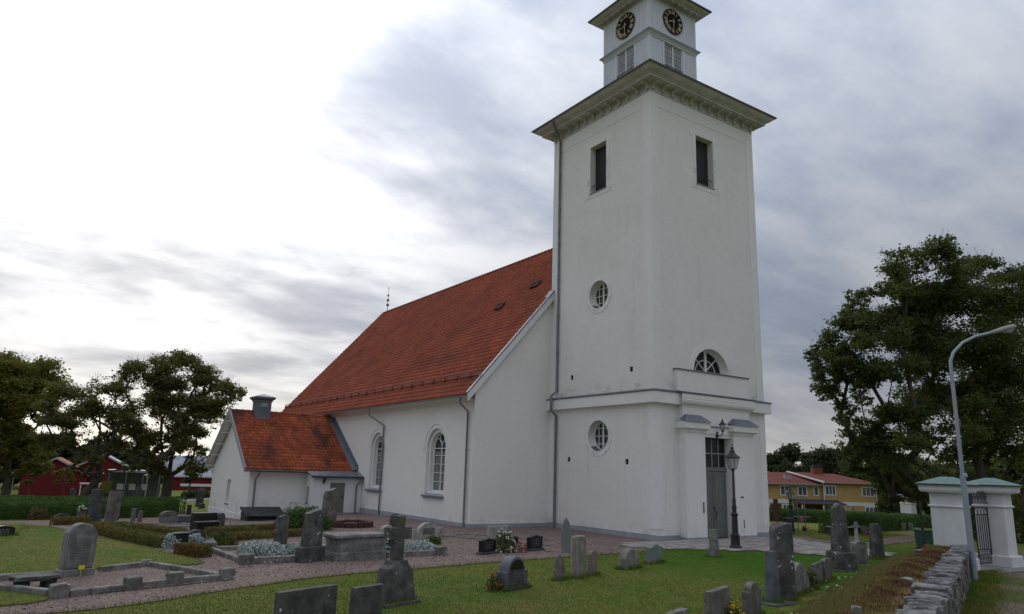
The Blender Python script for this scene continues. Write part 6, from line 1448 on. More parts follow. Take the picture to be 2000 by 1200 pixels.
hedge('sparse box hedge line crossing before the round green bush', [(-17.9, 7.4), (-16.0, 8.4), (-14.4, 9.0)], .5, .30, 5000, .05, 'box_leaf', 'box hedge', 'box_hedge', bh)
hedge('short olive box hedge beside the stone kerb post', [(-19.95, 1.5), (-19.5, .4)], .55, .34, 3500, .05, 'box_leaf', 'box hedge', 'box_hedge', bh)
hedge('thin yellowish box hedge behind the silver plants', [(-18.2, 4.9), (-15.9, 5.9), (-14.2, 6.4)], .45, .28, 4500, .05, 'box_leaf', 'box hedge', 'box_hedge', bh)
hedge('small box hedge in front of the dark round headstone', [(-22.7, 19.6), (-21.2, 19.2)], .6, .38, 2200, .06, 'box_leaf', 'box hedge', 'box_hedge', bh)
shrub('round_bush', 'dense dark green clipped bush beside the runestone', 'bush', (-13.4, 9.2), 1.35, 1.0, 1.0, 16000, .07, 'hedge_leaf')
sg = 'silver-leaved plants'
for loc, rx, ry, h, lab in [((-19.95, 3.35), .32, .3, .5, 'silver plant left of the squat black block'), ((-19.1, 3.9), .33, .3, .42, 'silver plant right of the squat black block'), ((-18.75, 3.0), .22, .2, .3, 'small silver tuft behind the kerb post'),
        ((-18.0, -.55), .62, .55, .55, 'large silver plant at the kerb corner'), ((-17.45, .1), .5, .45, .45, 'silver plant in front of the lichened stone'), ((-16.9, -.55), .55, .42, .45, 'silver plant left of the carved cross stone'), ((-17.9, .9), .45, .4, .42, 'silver plant behind the big corner one'),
        ((-16.15, -.5), .3, .3, .42, 'silver plant between cross stone and chest tomb'), ((-13.75, -.4), .45, .42, .46, 'silver plant right of the chest tomb'), ((-12.75, -.75), .5, .42, .42, 'silver plant right of the small black slab'), ((-12.2, -.55), .42, .4, .42, 'silver plant at the end of the long kerb')]:
    shrub('silver_plant', lab, 'plant', loc, rx, ry, h, 1300, .075, 'silver_leaf', sg)
shrub('green_plant', 'olive green bushy plant behind the silver tufts', 'plant', (-18.2, 3.9), .6, .5, .5, 2600, .06, 'plant_leaf')
shrub('green_plant', 'dark leafy plant at the right end of the arched pale headstone', 'plant', (-10.6, 1.8), .4, .35, .35, 900, .06, 'plant_leaf')
shrub('flower_bush', 'bush of white daisies between the black headstones', 'flowers', (-9.45, -1.55), .45, .42, .85, 1600, .06, 'plant_leaf', None, ('white_petal', 60, .07))
shrub('flower_pot_plant', 'clump of red flowers with silver leaves beside the daisies', 'flowers', (-8.85, -1.75), .26, .24, .34, 300, .06, 'silver_leaf', None, ('red_petal', 46, .07))
shrub('flower_bush', 'orange flowering plant at the side of the dark arched headstone', 'flowers', (-14.45, -8.6), .2, .2, .42, 420, .055, 'plant_leaf', None, ('orange_petal', 9, .06))
shrub('flower_bush', 'yellow and rust flowers between two grey slabs at the bottom', 'flowers', (-11.95, -14.0), .26, .24, .40, 300, .05, 'plant_leaf', None, ('yellow_petal', 34, .06))
shrub('flower_bush', 'red flowers against the left hedge by the black stone', 'flowers', (-24.6, 29.0), .45, .3, .35, 400, .08, 'plant_leaf', None, ('red_petal', 40, .11))
shrub('rust_shrub', 'rust brown shrub in front of the left hedge', 'shrub', (-23.1, 27.0), .5, .4, .75, 1000, .08, 'brown_leaf', None, ('rust_petal', 60, .10))
shrub('flower_bush', 'white flowers on the small brown headstone by the pillar stone', 'flowers', (ST['withflowers'][0], ST['withflowers'][1]), .22, .2, .26, 200, .06, 'plant_leaf', None, ('white_petal', 26, .08), ST['withflowers'][5]-.06)
shrub('flower_bush', 'red flower clump by the rounded hedge end', 'flowers', (16.6, -.8), .5, .3, .22, 300, .06, 'plant_leaf', None, ('red_petal', 40, .08))
shrub('shrub', 'dark ivy clump between the curved stone and the paired slabs', 'shrub', (-6.05, -11.8), .35, .3, .55, 900, .06, 'plant_leaf')
def make_daisies():
    n = 70; s = rng.uniform(2, 14, n); o = rng.uniform(2.2, 4.6, n); x = WP0[0]+WD[0]*s+WN[0]*o; y = WP0[1]+WD[1]*s+WN[1]*o
    C = np.repeat(np.stack([x, y, ground_z(x, y)+.07], 1), 4, 0)+rng.normal(0, .018, (n*4, 3)); leaves_obj('daisies', C, .045, 'white_petal', None, kind='stuff')
    n = 900; x = rng.uniform(-24, -6, n); y = rng.uniform(-13, 1, n); C = np.stack([x, y, ground_z(x, y)+.06], 1); leaves_obj('fallen_leaves', C[:260], .06, 'rust_petal', None, kind='stuff', flat=.9)
make_daisies()
def make_pebbles():
    n = 9000; x = rng.uniform(-26, -4, n); y = rng.uniform(-7.4, 9, n); k = in_poly(x, y, GRAVEL) & ~in_poly(x, y, LAWN); x, y = x[k], y[k]; C = np.stack([x, y, ground_z(x, y)+.02], 1); h = len(C)//2
    leaves_obj('loose_pebbles', C[:h], .045, 'limestone_pale', None, kind='stuff', flat=.9); leaves_obj('loose_pebbles', C[h:], .05, 'granite_dark', None, kind='stuff', flat=.9)
make_pebbles()
def make_tufts():
    X, Y = [], []
    for k, (x, y, yw, w, t, h) in ST.items():
        if in_poly([x], [y], GRAVEL)[0] and not in_poly([x], [y], LAWN)[0]: continue
        a = math.radians(yw); n = int(150*(w+t)) if math.hypot(x-CAM.x, y-CAM.y) < 40 else 30
        u = rng.uniform(-1, 1, n)*(w/2+.05); v = np.where(rng.random(n) < .5, -1, 1)*(t/2+.04); e = rng.random(n) < t/(w+t)
        u2 = np.where(e, np.sign(u)*(w/2+.04), u); v2 = np.where(e, rng.uniform(-1, 1, n)*(t/2+.05), v)
        u2 = u2+rng.normal(0, .035, n); v2 = v2+rng.normal(0, .035, n)
        X.append(x+u2*math.cos(a)-v2*math.sin(a)); Y.append(y+u2*math.sin(a)+v2*math.cos(a))
    X = np.concatenate(X); Y = np.concatenate(Y); blades('grass_tufts', X, Y, ground_z(X, Y)+np.where(in_poly(X, Y, LAWN), .04, 0), .13, .022, 'grass_blade', .6, nb=3)
    X, Y = [], []                                     # ragged turf edge along the paths
    for poly in (GRAVEL, LAWN, LAWN2, PATHR):
        p = np.array(densify(poly, .05)); m = np.hypot(p[:, 0]-CAM.x, p[:, 1]-CAM.y) < 42; p = np.repeat(p[m], 4, 0)+rng.normal(0, .05, (m.sum()*4, 2)); X.append(p[:, 0]); Y.append(p[:, 1])
    X = np.concatenate(X); Y = np.concatenate(Y)
    k = ~((X > -5.2) & (Y > 7)) & ~((X > -1.4) & (X < 9) & (Y > -.5)) & ~((X > -12.3) & (Y > 22) & (Y < 35)) & ~in_poly(X, Y, PAVE); X, Y = X[k], Y[k]
    blades('grass_edge', X, Y, ground_z(X, Y)+.01, .07, .018, 'grass_blade', .8, nb=1)
make_tufts()
# watering-can stand
rk = thing('watering_can_stand', 'thin metal watering can stand with hanging cans near the small lantern post', 'stand', (12.4, .9, 0), math.radians(-30))
m = MB(); m.tube([(-.22, 0, 0), (-.22, 0, 2.0)], .028, 6).tube([(.22, 0, 0), (.22, 0, 2.0)], .028, 6).tube([(-.22, 0, 1.98), (.22, 0, 1.98)], .025, 6).tube([(-.5, 0, .9), (.5, 0, .9)], .02, 5); m.obj('stand_frame', 'pipe_metal', rk)
def can(u, z, mat):
    m = MB(); m.lathe([(.10, 0), (.11, .22), (.07, .26)], (u, -.06, z), 8); m.tube([(u+.1, -.06, z+.05), (u+.28, -.06, z+.24)], .018, 4); m.tube([(u-.1, -.06, z+.2), (u-.12, -.06, z+.34), (u+.02, -.06, z+.3)], .014, 4); return m.obj('watering_can', mat, rk)
can(-.05, .62, 'pink_petal'); can(.1, .10, 'felt_black'); can(-.42, 1.0, 'bin_green')
rb = thing('litter_bin', 'dark bin beside the watering can stand', 'bin', (11.6, 1.2, 0), .3)
MB().lathe([(.26, 0), (.30, .7), (.31, .74)], n=10).obj('bin_body', 'felt_black', rb); MB().lathe([(.33, .74), (.33, .8), (.1, .84)], n=10).obj('bin_lid', 'felt_black', rb)
bnc = thing('garden_bench', 'pale slatted bench against the curved hedge behind the obelisk', 'bench', (13.55, -.75, 0), math.radians(-30))
for k in range(3): MB().box(-.8, -.2+k*.14, .43, .8, -.08+k*.14, .46).obj('seat_slat', 'limestone_pale', bnc)
for s in (-1, 1): MB().box(s*.65-.04, -.18, 0, s*.65+.04, .2, .43).obj('leg', 'granite_dark', bnc)

# ================================================================== TREES
TR = {"maple": [[22.07, -4.53, -0.19], [[17.38, -4.51, 14.72, 2.24, 2.24, 2.2, 16], [14.57, -2.66, 10.37, 2.77, 2.77, 2.29, 20], [15.92, -3.03, 12.91, 2.24, 2.24, 1.91, 14], [14.46, -1.93, 7.93, 2.34, 2.34, 1.57, 12], [14.07, -1.27, 6.49, 1.02, 1.02, 1.0, 5], [12.69, -1.3, 10.02, 1.31, 1.31, 1.14, 7], [16.27, -2.5, 5.57, 2.63, 2.63, 2.0, 15], [20.45, -4.46, 11.48, 3.37, 3.37, 3.3, 26], [21.76, -6.17, 14.53, 2.3, 2.3, 2.1, 14], [24.68, -6.5, 13.02, 2.19, 2.19, 2.76, 14], [19.86, -3.97, 6.6, 3.29, 3.29, 2.64, 20], [23.87, -5.65, 7.4, 2.76, 2.76, 3.3, 20], [21.21, -1.53, 3.37, 2.82, 2.82, 1.54, 14], [16.59, -1.18, 4.43, 1.79, 1.79, 1.76, 12], [18.84, -1.03, 2.86, 1.99, 1.99, 1.35, 12], [13.34, -1.43, 8.89, 1.61, 1.61, 1.29, 9], [24.33, -2.5, 3.77, 2.56, 2.56, 1.57, 12]]], "A": [[-24.81, 57.48, -1.72], [[-25.21, 55.31, 9.52, 3.53, 3.53, 3.22, 22], [-27.82, 57.28, 8.74, 3.76, 3.76, 3.69, 16], [-23.91, 55.36, 6.12, 2.82, 2.82, 1.84, 12], [-25.96, 57.26, 4.2, 3.29, 3.29, 1.84, 14], [-23.1, 55.56, 3.38, 2.35, 2.35, 1.84, 12], [-24.83, 57.12, 1.93, 2.82, 2.82, 1.38, 10]]], "B": [[-19.96, 44.19, -1.33], [[-21.1, 43.42, 6.66, 2.48, 2.48, 2.63, 13], [-18.93, 42.88, 7.83, 1.89, 1.89, 2.47, 9], [-22.22, 44.63, 4.99, 1.86, 1.86, 1.82, 10], [-17.66, 42.74, 5.19, 1.89, 1.89, 1.85, 9], [-20.1, 43.62, 3.45, 2.48, 2.48, 1.01, 10], [-17.93, 42.36, 2.72, 1.86, 1.86, 1.13, 8], [-19.56, 43.6, 2.18, 1.65, 1.65, 0.73, 5]]], "C": [[-13.43, 44.7, -1.38], [[-13.94, 42.7, 9.76, 3.31, 3.31, 2.38, 20], [-16.12, 44.19, 9.68, 2.21, 2.21, 2.38, 11], [-11.26, 41.1, 8.99, 2.21, 2.21, 2.6, 14], [-14.8, 44.35, 5.83, 3.53, 3.53, 2.38, 20], [-11.46, 42.18, 5.52, 2.65, 2.65, 2.38, 16], [-12.92, 43.83, 3.09, 3.97, 3.97, 1.51, 18], [-15.07, 45.36, 2.79, 2.21, 2.21, 1.3, 9], [-11.4, 42.9, 2.71, 1.99, 1.99, 1.3, 8]]], "young1": [[-19.74, 66.48, -1.72], [[-19.91, 66.38, 1.16, 1.03, 1.03, 1.17, 5]]], "young2": [[-22.84, 66.1, -1.72], [[-22.8, 65.98, 0.69, 0.79, 0.79, 0.67, 3]]], "columnar": [[-6.82, 70.1, -1.31], [[-6.96, 69.95, 1.36, 0.86, 0.86, 1.2, 4]]], "young3": [[-10.54, 65.16, -1.67], [[-10.52, 65.18, 0.44, 0.8, 0.8, 0.78, 3]]], "yellow": [[33.15, -2.14, -0.59], [[33.04, -2.25, 3.97, 1.25, 1.25, 2.44, 8], [34.3, -3.49, 5.41, 1.78, 1.78, 3.14, 8]]], "bg": [[[-25.01, 100.01, -1.72], [[-25.52, 99.45, 2.58, 4.27, 3.42, 4.01, 10]]], [[-20.81, 109.6, -1.72], [[-21.28, 109.08, 2.12, 4.07, 3.26, 3.84, 10]]], [[-16.23, 112.7, -1.72], [[-16.72, 112.16, 2.24, 4.5, 3.6, 4.01, 10]]], [[-9.9, 95.9, -1.62], [[-10.22, 95.54, 1.76, 3.74, 2.99, 2.86, 10]]], [[-9.96, 120.87, -1.62], [[-10.44, 120.34, 2.03, 5.34, 4.27, 4.01, 10]]], [[2.77, 93.46, -1.22], [[2.6, 93.26, 1.07, 3.13, 2.51, 2.69, 10]]], [[-3.72, 116.6, -1.22], [[-4.0, 116.29, 0.95, 3.56, 2.85, 2.27, 10]]], [[0.57, 119.9, -1.22], [[0.4, 119.71, 0.23, 3.24, 2.59, 2.04, 10]]], [[106.98, 72.0, -2.84], [[106.75, 71.74, 3.77, 5.13, 4.1, 4.14, 10]]], [[110.51, 69.59, -2.84], [[110.2, 69.24, 4.42, 5.34, 4.27, 4.66, 10]]], [[119.03, 69.98, -2.84], [[118.74, 69.67, 4.4, 5.52, 4.42, 4.6, 10]]], [[117.73, 64.64, -2.84], [[117.39, 64.26, 4.9, 5.34, 4.27, 4.87, 10]]], [[116.55, 59.21, -2.84], [[116.21, 58.84, 5.02, 5.37, 4.3, 4.25, 10]]], [[109.01, 51.91, -2.84], [[108.9, 51.79, 3.6, 4.81, 3.85, 4.0, 10]]], [[88.85, 34.54, -2.84], [[88.79, 34.48, 3.47, 3.92, 3.13, 4.99, 10]]], [[74.33, 25.78, -2.35], [[74.38, 25.84, 2.78, 4.19, 3.36, 3.98, 10]]], [[61.46, 15.89, -1.78], [[61.57, 16.0, 2.5, 3.42, 2.73, 2.93, 12]]], [[59.58, 10.94, -1.65], [[59.66, 11.03, 2.79, 3.2, 2.56, 3.14, 12]]], [[57.23, 6.31, -1.51], [[57.27, 6.35, 3.17, 2.74, 2.19, 3.18, 12]]]]}
def tree(name, label, spec, leafmat, nleaf, leaf, trunk_r, group=None, bare=0.0, lean=0.0, seed=1, clump=(1.0, .62), twigs=True, flat=.35):
    (bx, by, bz), ells = spec; r = np.random.default_rng(seed); bz = gz(bx, by)
    g = thing(name, label, 'tree', (bx, by, bz), 0, group)
    C = []; R = []
    for cx, cy, cz, rx, ry, rz, n in ells:
        for k in range(int(n*1.5)):
            d = r.normal(size=3); d /= np.linalg.norm(d); q = r.uniform(.35, 1.0)**.5
            C.append((cx-bx+d[0]*rx*q*.95, cy-by+d[1]*ry*q*.95, max(cz-bz+d[2]*rz*q*.92, .8))); R.append(min(rx, rz)*r.uniform(.32, .54))
    C = np.array(C); R = np.array(R)
    H = C[:, 2].max(); top = np.average(C, axis=0); fork = max(H*.20, min(C[:, 2].min()*.9, H*.3))
    nodes = [np.array([0, 0, -.3]), np.array([lean*.3, 0, fork*.5]), np.array([lean, 0, fork])]; par = [-1, 0, 1]
    for k in range(1, 5):
        t = k/5; nodes.append(np.array([lean+(top[0]-lean)*t*.8+r.normal(0, .12), top[1]*t*.8+r.normal(0, .12), fork+(H*.86-fork)*t])); par.append(len(nodes)-2)
    first = 2; order = np.argsort(np.linalg.norm(C-np.array([lean, 0, fork]), axis=1)); ends = []
    for i in order:
        c = C[i]; P = np.array(nodes[first:]); hz = np.hypot(P[:, 0]-c[0], P[:, 1]-c[1]); cost = np.linalg.norm(P-c, axis=1)+2.0*np.maximum(0, P[:, 2]-c[2]+.55*hz)
        j = int(np.argmin(cost))+first; a = nodes[j]; L = np.linalg.norm(c-a); m = max(1, int(L/1.3)); prev = j
        for s in range(1, m+1):
            t = s/m; p = a+(c-a)*t+r.normal(0, .07*L*(1-t)*.5+.01, 3); p[2] += .10*L*math.sin(math.pi*t)
            nodes.append(p); par.append(prev); prev = len(nodes)-1
        ends.append((i, prev))
    # twigs inside each clump
    if twigs:
        for i, e in ends:
            for k in range(8 if bare < .25 else 16):
                d = r.normal(size=3); d[2] = abs(d[2])*.7+.1; d /= np.linalg.norm(d); q = nodes[e]+d*R[i]*r.uniform(.5, 1.15)
                mid = (nodes[e]+q)/2+r.normal(0, .08, 3); nodes.append(mid); par.append(e); nodes.append(q); par.append(len(nodes)-2)
    n = len(nodes); w = np.zeros(n); kids = np.zeros(n, int)
    for k in range(n-1, 0, -1):
        if kids[k] == 0: w[k] = 1
        w[par[k]] += w[k]; kids[par[k]] += 1
    rad = trunk_r*(w/w[0])**.56; rad = np.maximum(rad, .010); rad[0] *= 1.35
    N = np.array(nodes); ns = np.where(rad > .12, 8, 5)
    A = N[np.array(par[1:])]; B = N[1:]; ra = rad[np.array(par[1:])]; rb_ = rad[1:]; ra = np.minimum(ra, rb_*1.7)
    d = B-A; L = np.linalg.norm(d, axis=1)+1e-9; d = d/L[:, None]; ref = np.where(np.abs(d[:, 2:3]) < .9, np.array([[0, 0, 1.]]), np.array([[1., 0, 0]])); u = np.cross(d, ref); u /= np.linalg.norm(u, axis=1)[:, None]; v = np.cross(d, u); K = 6
    ang = np.arange(K)*2*np.pi/K; cs = np.cos(ang)[None, :, None]*u[:, None]+np.sin(ang)[None, :, None]*v[:, None]
    V = np.concatenate([A[:, None]-d[:, None]*ra[:, None, None]*.3+cs*ra[:, None, None], B[:, None]+cs*rb_[:, None, None]], 1)
    q = np.array([[k, (k+1) % K, K+(k+1) % K, K+k] for k in range(K)]); F = (q[None]+(np.arange(len(A))*2*K)[:, None, None]).reshape(-1, 4)
    npmesh('trunk', V.reshape(-1, 3), F, 'bark', g, smooth=True)
    # leaves
    keep = r.random(len(C)) > bare; wgt = (R**2)*np.where(keep, 1, .16); cnt = np.maximum(8, (nleaf*wgt/wgt.sum()).astype(int)); out = []
    for i in range(len(C)):
        m = cnt[i]; sub = max(5, m//20); sc = r.normal(size=(sub, 3)); sc /= np.linalg.norm(sc, axis=1)[:, None]; sc = C[i]+sc*(R[i]*r.uniform(.25, 1.0, sub)[:, None])*np.array([clump[0], clump[0], clump[1]])
        pick = r.integers(0, sub, m); out.append(sc[pick]+r.normal(size=(m, 3))*np.array([.30, .30, .19])*R[i]*.56)
    out = np.concatenate(out); leaves_obj('crown', out, leaf, leafmat, g, .4, flat=flat)
    return g
tree('maple_tree', 'large dark maple spreading behind the street lamp and white gate pillars', TR['maple'], 'maple_leaf', 170000, .165, .48, seed=3)
tg = 'churchyard trees left of the church'
tree('deciduous_tree', 'full round olive-green tree cut by the left edge', TR['A'], 'olive_leaf', 105000, .21, .44, tg, seed=5)
tree('deciduous_tree', 'thin half-bare tree with leaning trunk before the red barn', TR['B'], 'brown_leaf', 26000, .165, .32, tg, .55, 1.3, 7)
tree('deciduous_tree', 'tall spreading tree nearest the vestry gable', TR['C'], 'brown_leaf', 58000, .18, .44, tg, .3, 0, 9)
tree('young_tree', 'young yellow-green staked tree before the red barn gable', TR['young1'], 'yellow_leaf', 1500, .2, .06, None, 0, 0, 11)
tree('young_tree', 'very small young tree left of the red barn', TR['young2'], 'plant_leaf', 900, .2, .05, None, 0, 0, 12)
tree('young_tree', 'low yellow-green young tree beside the glass canopy', TR['young3'], 'yellow_leaf', 900, .2, .06, None, 0, 0, 14)
tree('columnar_tree', 'dark narrow columnar tree before the grey metal roof', TR['columnar'], 'far_leaf', 4000, .22, .1, None, 0, 0, 13)
tree('deciduous_tree', 'bright yellow-green tree at the right edge beyond the gate', TR['yellow'], 'yellow_leaf', 9000, .2, .25, None, 0, 0, 15)
BL = ['dark far tree at the left edge of the view', 'dark far tree behind the small red barn', 'dark far tree behind the barn ridge', 'far tree above the glass canopy, right of the half-bare tree', 'far tree rising behind the second red barn gable', 'far tree behind the vestry gable', 'far tree behind the spreading tree crown', 'far tree over the grey metal roof',
      'far oak close to the tower edge behind the yellow house', 'far round-crowned oak behind the left part of the yellow house', 'far oak left of the yellow house chimney', 'far tallest oak right of the house chimney', 'far oak over the right end of the yellow house', 'dark tree beside the right end of the yellow house', 'dark bushy tree behind the lone white pillar', 'dense dark tree filling the gap left of the maple trunk', 'dense dark tree behind the maple trunk', 'dense dark tree behind the iron gate', 'dense dark tree at the far right behind the gate']
for i, sp in enumerate(TR['bg']):
    near = i >= 13
    tree('background_tree', BL[i], sp, 'far_leaf' if not near else 'maple_leaf', 15000 if not near else 16000, .50 if not near else .36, .3, 'trees along the far edge of the churchyard', 0, 0, 30+i, (1.0, .8), False)

def make_far_wood():
    nc = 420; t = np.sort(rng.uniform(0, 2*np.pi, nc)); r = rng.uniform(185, 235, nc); cx = CAM.x+r*np.sin(t); cy = CAM.y+r*np.cos(t); gzv = ground_z(cx, cy)
    hh = 4.6+1.6*np.sin(t*9)+rng.uniform(-1.2, 2.2, nc); n = 110; i = np.repeat(np.arange(nc), n); d = rng.normal(size=(nc*n, 3)); d /= np.linalg.norm(d, axis=1)[:, None]; d[:, 2] = np.abs(d[:, 2])
    q = rng.uniform(.6, 1.05, (nc*n, 1)); C = np.stack([cx[i], cy[i], gzv[i]], 1)+d*q*np.stack([np.full(nc*n, 4.2), np.full(nc*n, 4.2), hh[i]], 1)
    leaves_obj('far_wood', C, 1.1, 'far_leaf', None, kind='stuff', flat=.2)
make_far_wood()

# ================================================================== BUILDINGS BEYOND
VF = Vector((math.sin(math.radians(34)), math.cos(math.radians(34)), 0)); VR = Vector((VF.y, -VF.x, 0))
def gable_house(name, label, cat, org, ang, w, l, he, hr, wallm, roofm, over=.35, group=None):
    """ridge along local y; gable front at local y = 0"""
    z = gz(org[0], org[1])-.4; t = thing(name, label, cat, (org[0], org[1], z), ang, group); a = w/2; he += .4; hr += .4
    m = MB(); m.add([(-a, 0, 0), (a, 0, 0), (a, 0, he), (0, 0, hr), (-a, 0, he), (-a, l, 0), (a, l, 0), (a, l, he), (0, l, hr), (-a, l, he)], [(0, 1, 2, 3, 4), (9, 8, 7, 6, 5), (0, 4, 9, 5), (1, 6, 7, 2)]); m.obj('wall', wallm, t)
    s = (hr-he)/a; r = MB(); e = a+over
    for k in (-1, 1):
        P = [(k*e, -over, he-over*s), (0, -over, hr), (0, l+over, hr), (k*e, l+over, he-over*s)]; r.add([(x, y, q+.04) for x, y, q in P]+[(x, y, q+.18) for x, y, q in P], [(0, 1, 2, 3), (7, 6, 5, 4)]+[(i, (i+1) % 4, 4+(i+1) % 4, 4+i) for i in range(4)])
    r.obj('roof', roofm, t)
    for k in (-1, 1):
        b = MB(); P = [(k*e, he-over*s-.02), (k*e, he-over*s+.2), (0, hr+.2), (0, hr-.02)]; b.add([(x, -over-.06, q) for x, q in P]+[(x, -over-.002, q) for x, q in P], [(0, 1, 2, 3), (7, 6, 5, 4)]+[(i, (i+1) % 4, 4+(i+1) % 4, 4+i) for i in range(4)]); b.obj('bargeboard', 'grey_wood', t)
    return t, he, hr
ang = math.radians(-6)
b1, he, hr = gable_house('red_barn', 'small red wooden barn with white gable boards and orange tile roof', 'barn', (-20.4, 76.6), ang, 6.4, 9, 2.6, 4.3, 'barn_red', 'barn_tile')
m = MB()
for k in range(20): u = -3.15+k*.33; m.box(u-.03, -.02, .1, u+.03, -.001, he-.05)
m.obj('cover_board', 'barn_red', b1)
b2, he, hr = gable_house('red_barn', 'larger red barn behind the small one, its gable above the canopy', 'barn', (-14.9, 83.5), ang-.05, 7.6, 10, 2.9, 4.9, 'barn_red', 'roof_grey_metal')
cn = thing('glass_canopy', 'flat roofed dark glazed entrance canopy between the barns', 'canopy', (-12.3, 73.6, gz(-12.3, 73.6)), ang-.05)
MB().box(-3.0, -.6, 3.0, 3.2, 4.5, 3.25).obj('canopy_roof', 'roof_grey_metal', cn)
for u in (-2.7, -.9, .9, 2.7): MB().box(u-.04, -.4, -.2, u+.04, -.32, 3.0).obj('post', 'pipe_metal', cn)
MB().box(-2.8, 2.2, -.2, 2.9, 2.4, 2.95).obj('glazed_wall', 'far_glass', cn)
for u in (-1.5, -.2, 1.1): MB().box(u-.35, 2.12, .9, u+.35, 2.19, 1.6).obj('poster', 'house_white', cn)
MB().box(-2.9, 1.6, -.2, -1.9, 1.9, 1.0).obj('counter', 'brick_red', cn)
MB().box(-5.6, -.3, 1.55, -3.4, .6, 1.7).box(-5.5, -.2, -.2, -5.4, -.1, 1.55).box(-3.6, -.2, -.2, -3.5, -.1, 1.55).obj('lean_to', 'house_white', cn)
b3, he, hr = gable_house('metal_roofed_shed', 'long low red shed with pale grey metal roof beside the vestry', 'shed', (-6.0, 92), ang-math.pi/2-.05, 10, 20, 1.9, 4.6, 'barn_red', 'roof_grey_metal')
MB().box(6.01, 2, 1.0, 6.06, 20, 1.35).obj('white_band', 'house_white', b3)
for (x, y, h, lab) in [(-24.3, 74.4, 2.6, 'modern post lamp at the far left beyond the hedges'), (-16.9, 63.1, 3.0, 'modern post lamp left of the glass canopy'), (-13.3, 57.0, 3.05, 'modern post lamp right of the glass canopy')]:
    t = thing('yard_lamp', lab, 'lamp post', (x, y, gz(x, y)), 0, 'modern post lamps by the barns')
    MB().tube([(0, 0, -.1), (0, 0, h)], .05, 8).obj('lamp_pole', 'galvanised', t); MB().lathe([(.06, h-.25), (.14, h-.1), (.32, h), (.30, h+.06), (.05, h+.12)], n=12).obj('lamp_head', 'house_white', t)
fl = thing('banner_post', 'white post with a pale sign beside the thin tree trunk', 'sign post', (-18.6, 44.2, gz(-18.6, 44.2)))
MB().tube([(0, 0, 0), (0, 0, 1.9)], .035, 6).obj('post', 'iron_black', fl); MB().cbox(-.28, -.03, 1.0, -.04, .0, 1.75, .01).obj('sign_panel', 'house_white', fl)
tn = thing('info_sign', 'yellow-green notice board at the canopy corner', 'sign', (-15.4, 71.0, gz(-15.4, 71.0)), ang)
MB().cbox(-.55, -.04, .9, .55, .04, 2.0, .02).obj('sign_panel', 'yellow_leaf', tn); 
for u in (-.4, .4): MB().box(u-.04, -.03, -.1, u+.04, .03, .89).obj('post', 'iron_black', tn)
shrub('shrub', 'low dark shrub at the foot of the small red barn', 'shrub', (-15.9, 68.5), 2.2, 1.0, .9, 1500, .25, 'far_leaf')
shrub('shrub', 'big dark bush at the right end of the yellow house', 'bush', (72.1, 28.1), 2.4, 2.0, 3.6, 3600, .42, 'far_leaf')
shrub('shrub', 'dark bushes filling the gap behind the iron gate pillars', 'bush', (24.2, -5.4), 2.2, 1.6, 2.6, 5200, .16, 'maple_leaf')
shrub('shrub', 'dark bush on the grass seen between gate post and iron gate', 'bush', (24.2, -2.8), 1.5, 1.2, 2.2, 3000, .14, 'maple_leaf')
shrub('shrub', 'low dark shrub in front of the long red shed', 'shrub', (-6.5, 66), 2.0, 1.2, 1.0, 1500, .25, 'far_leaf')

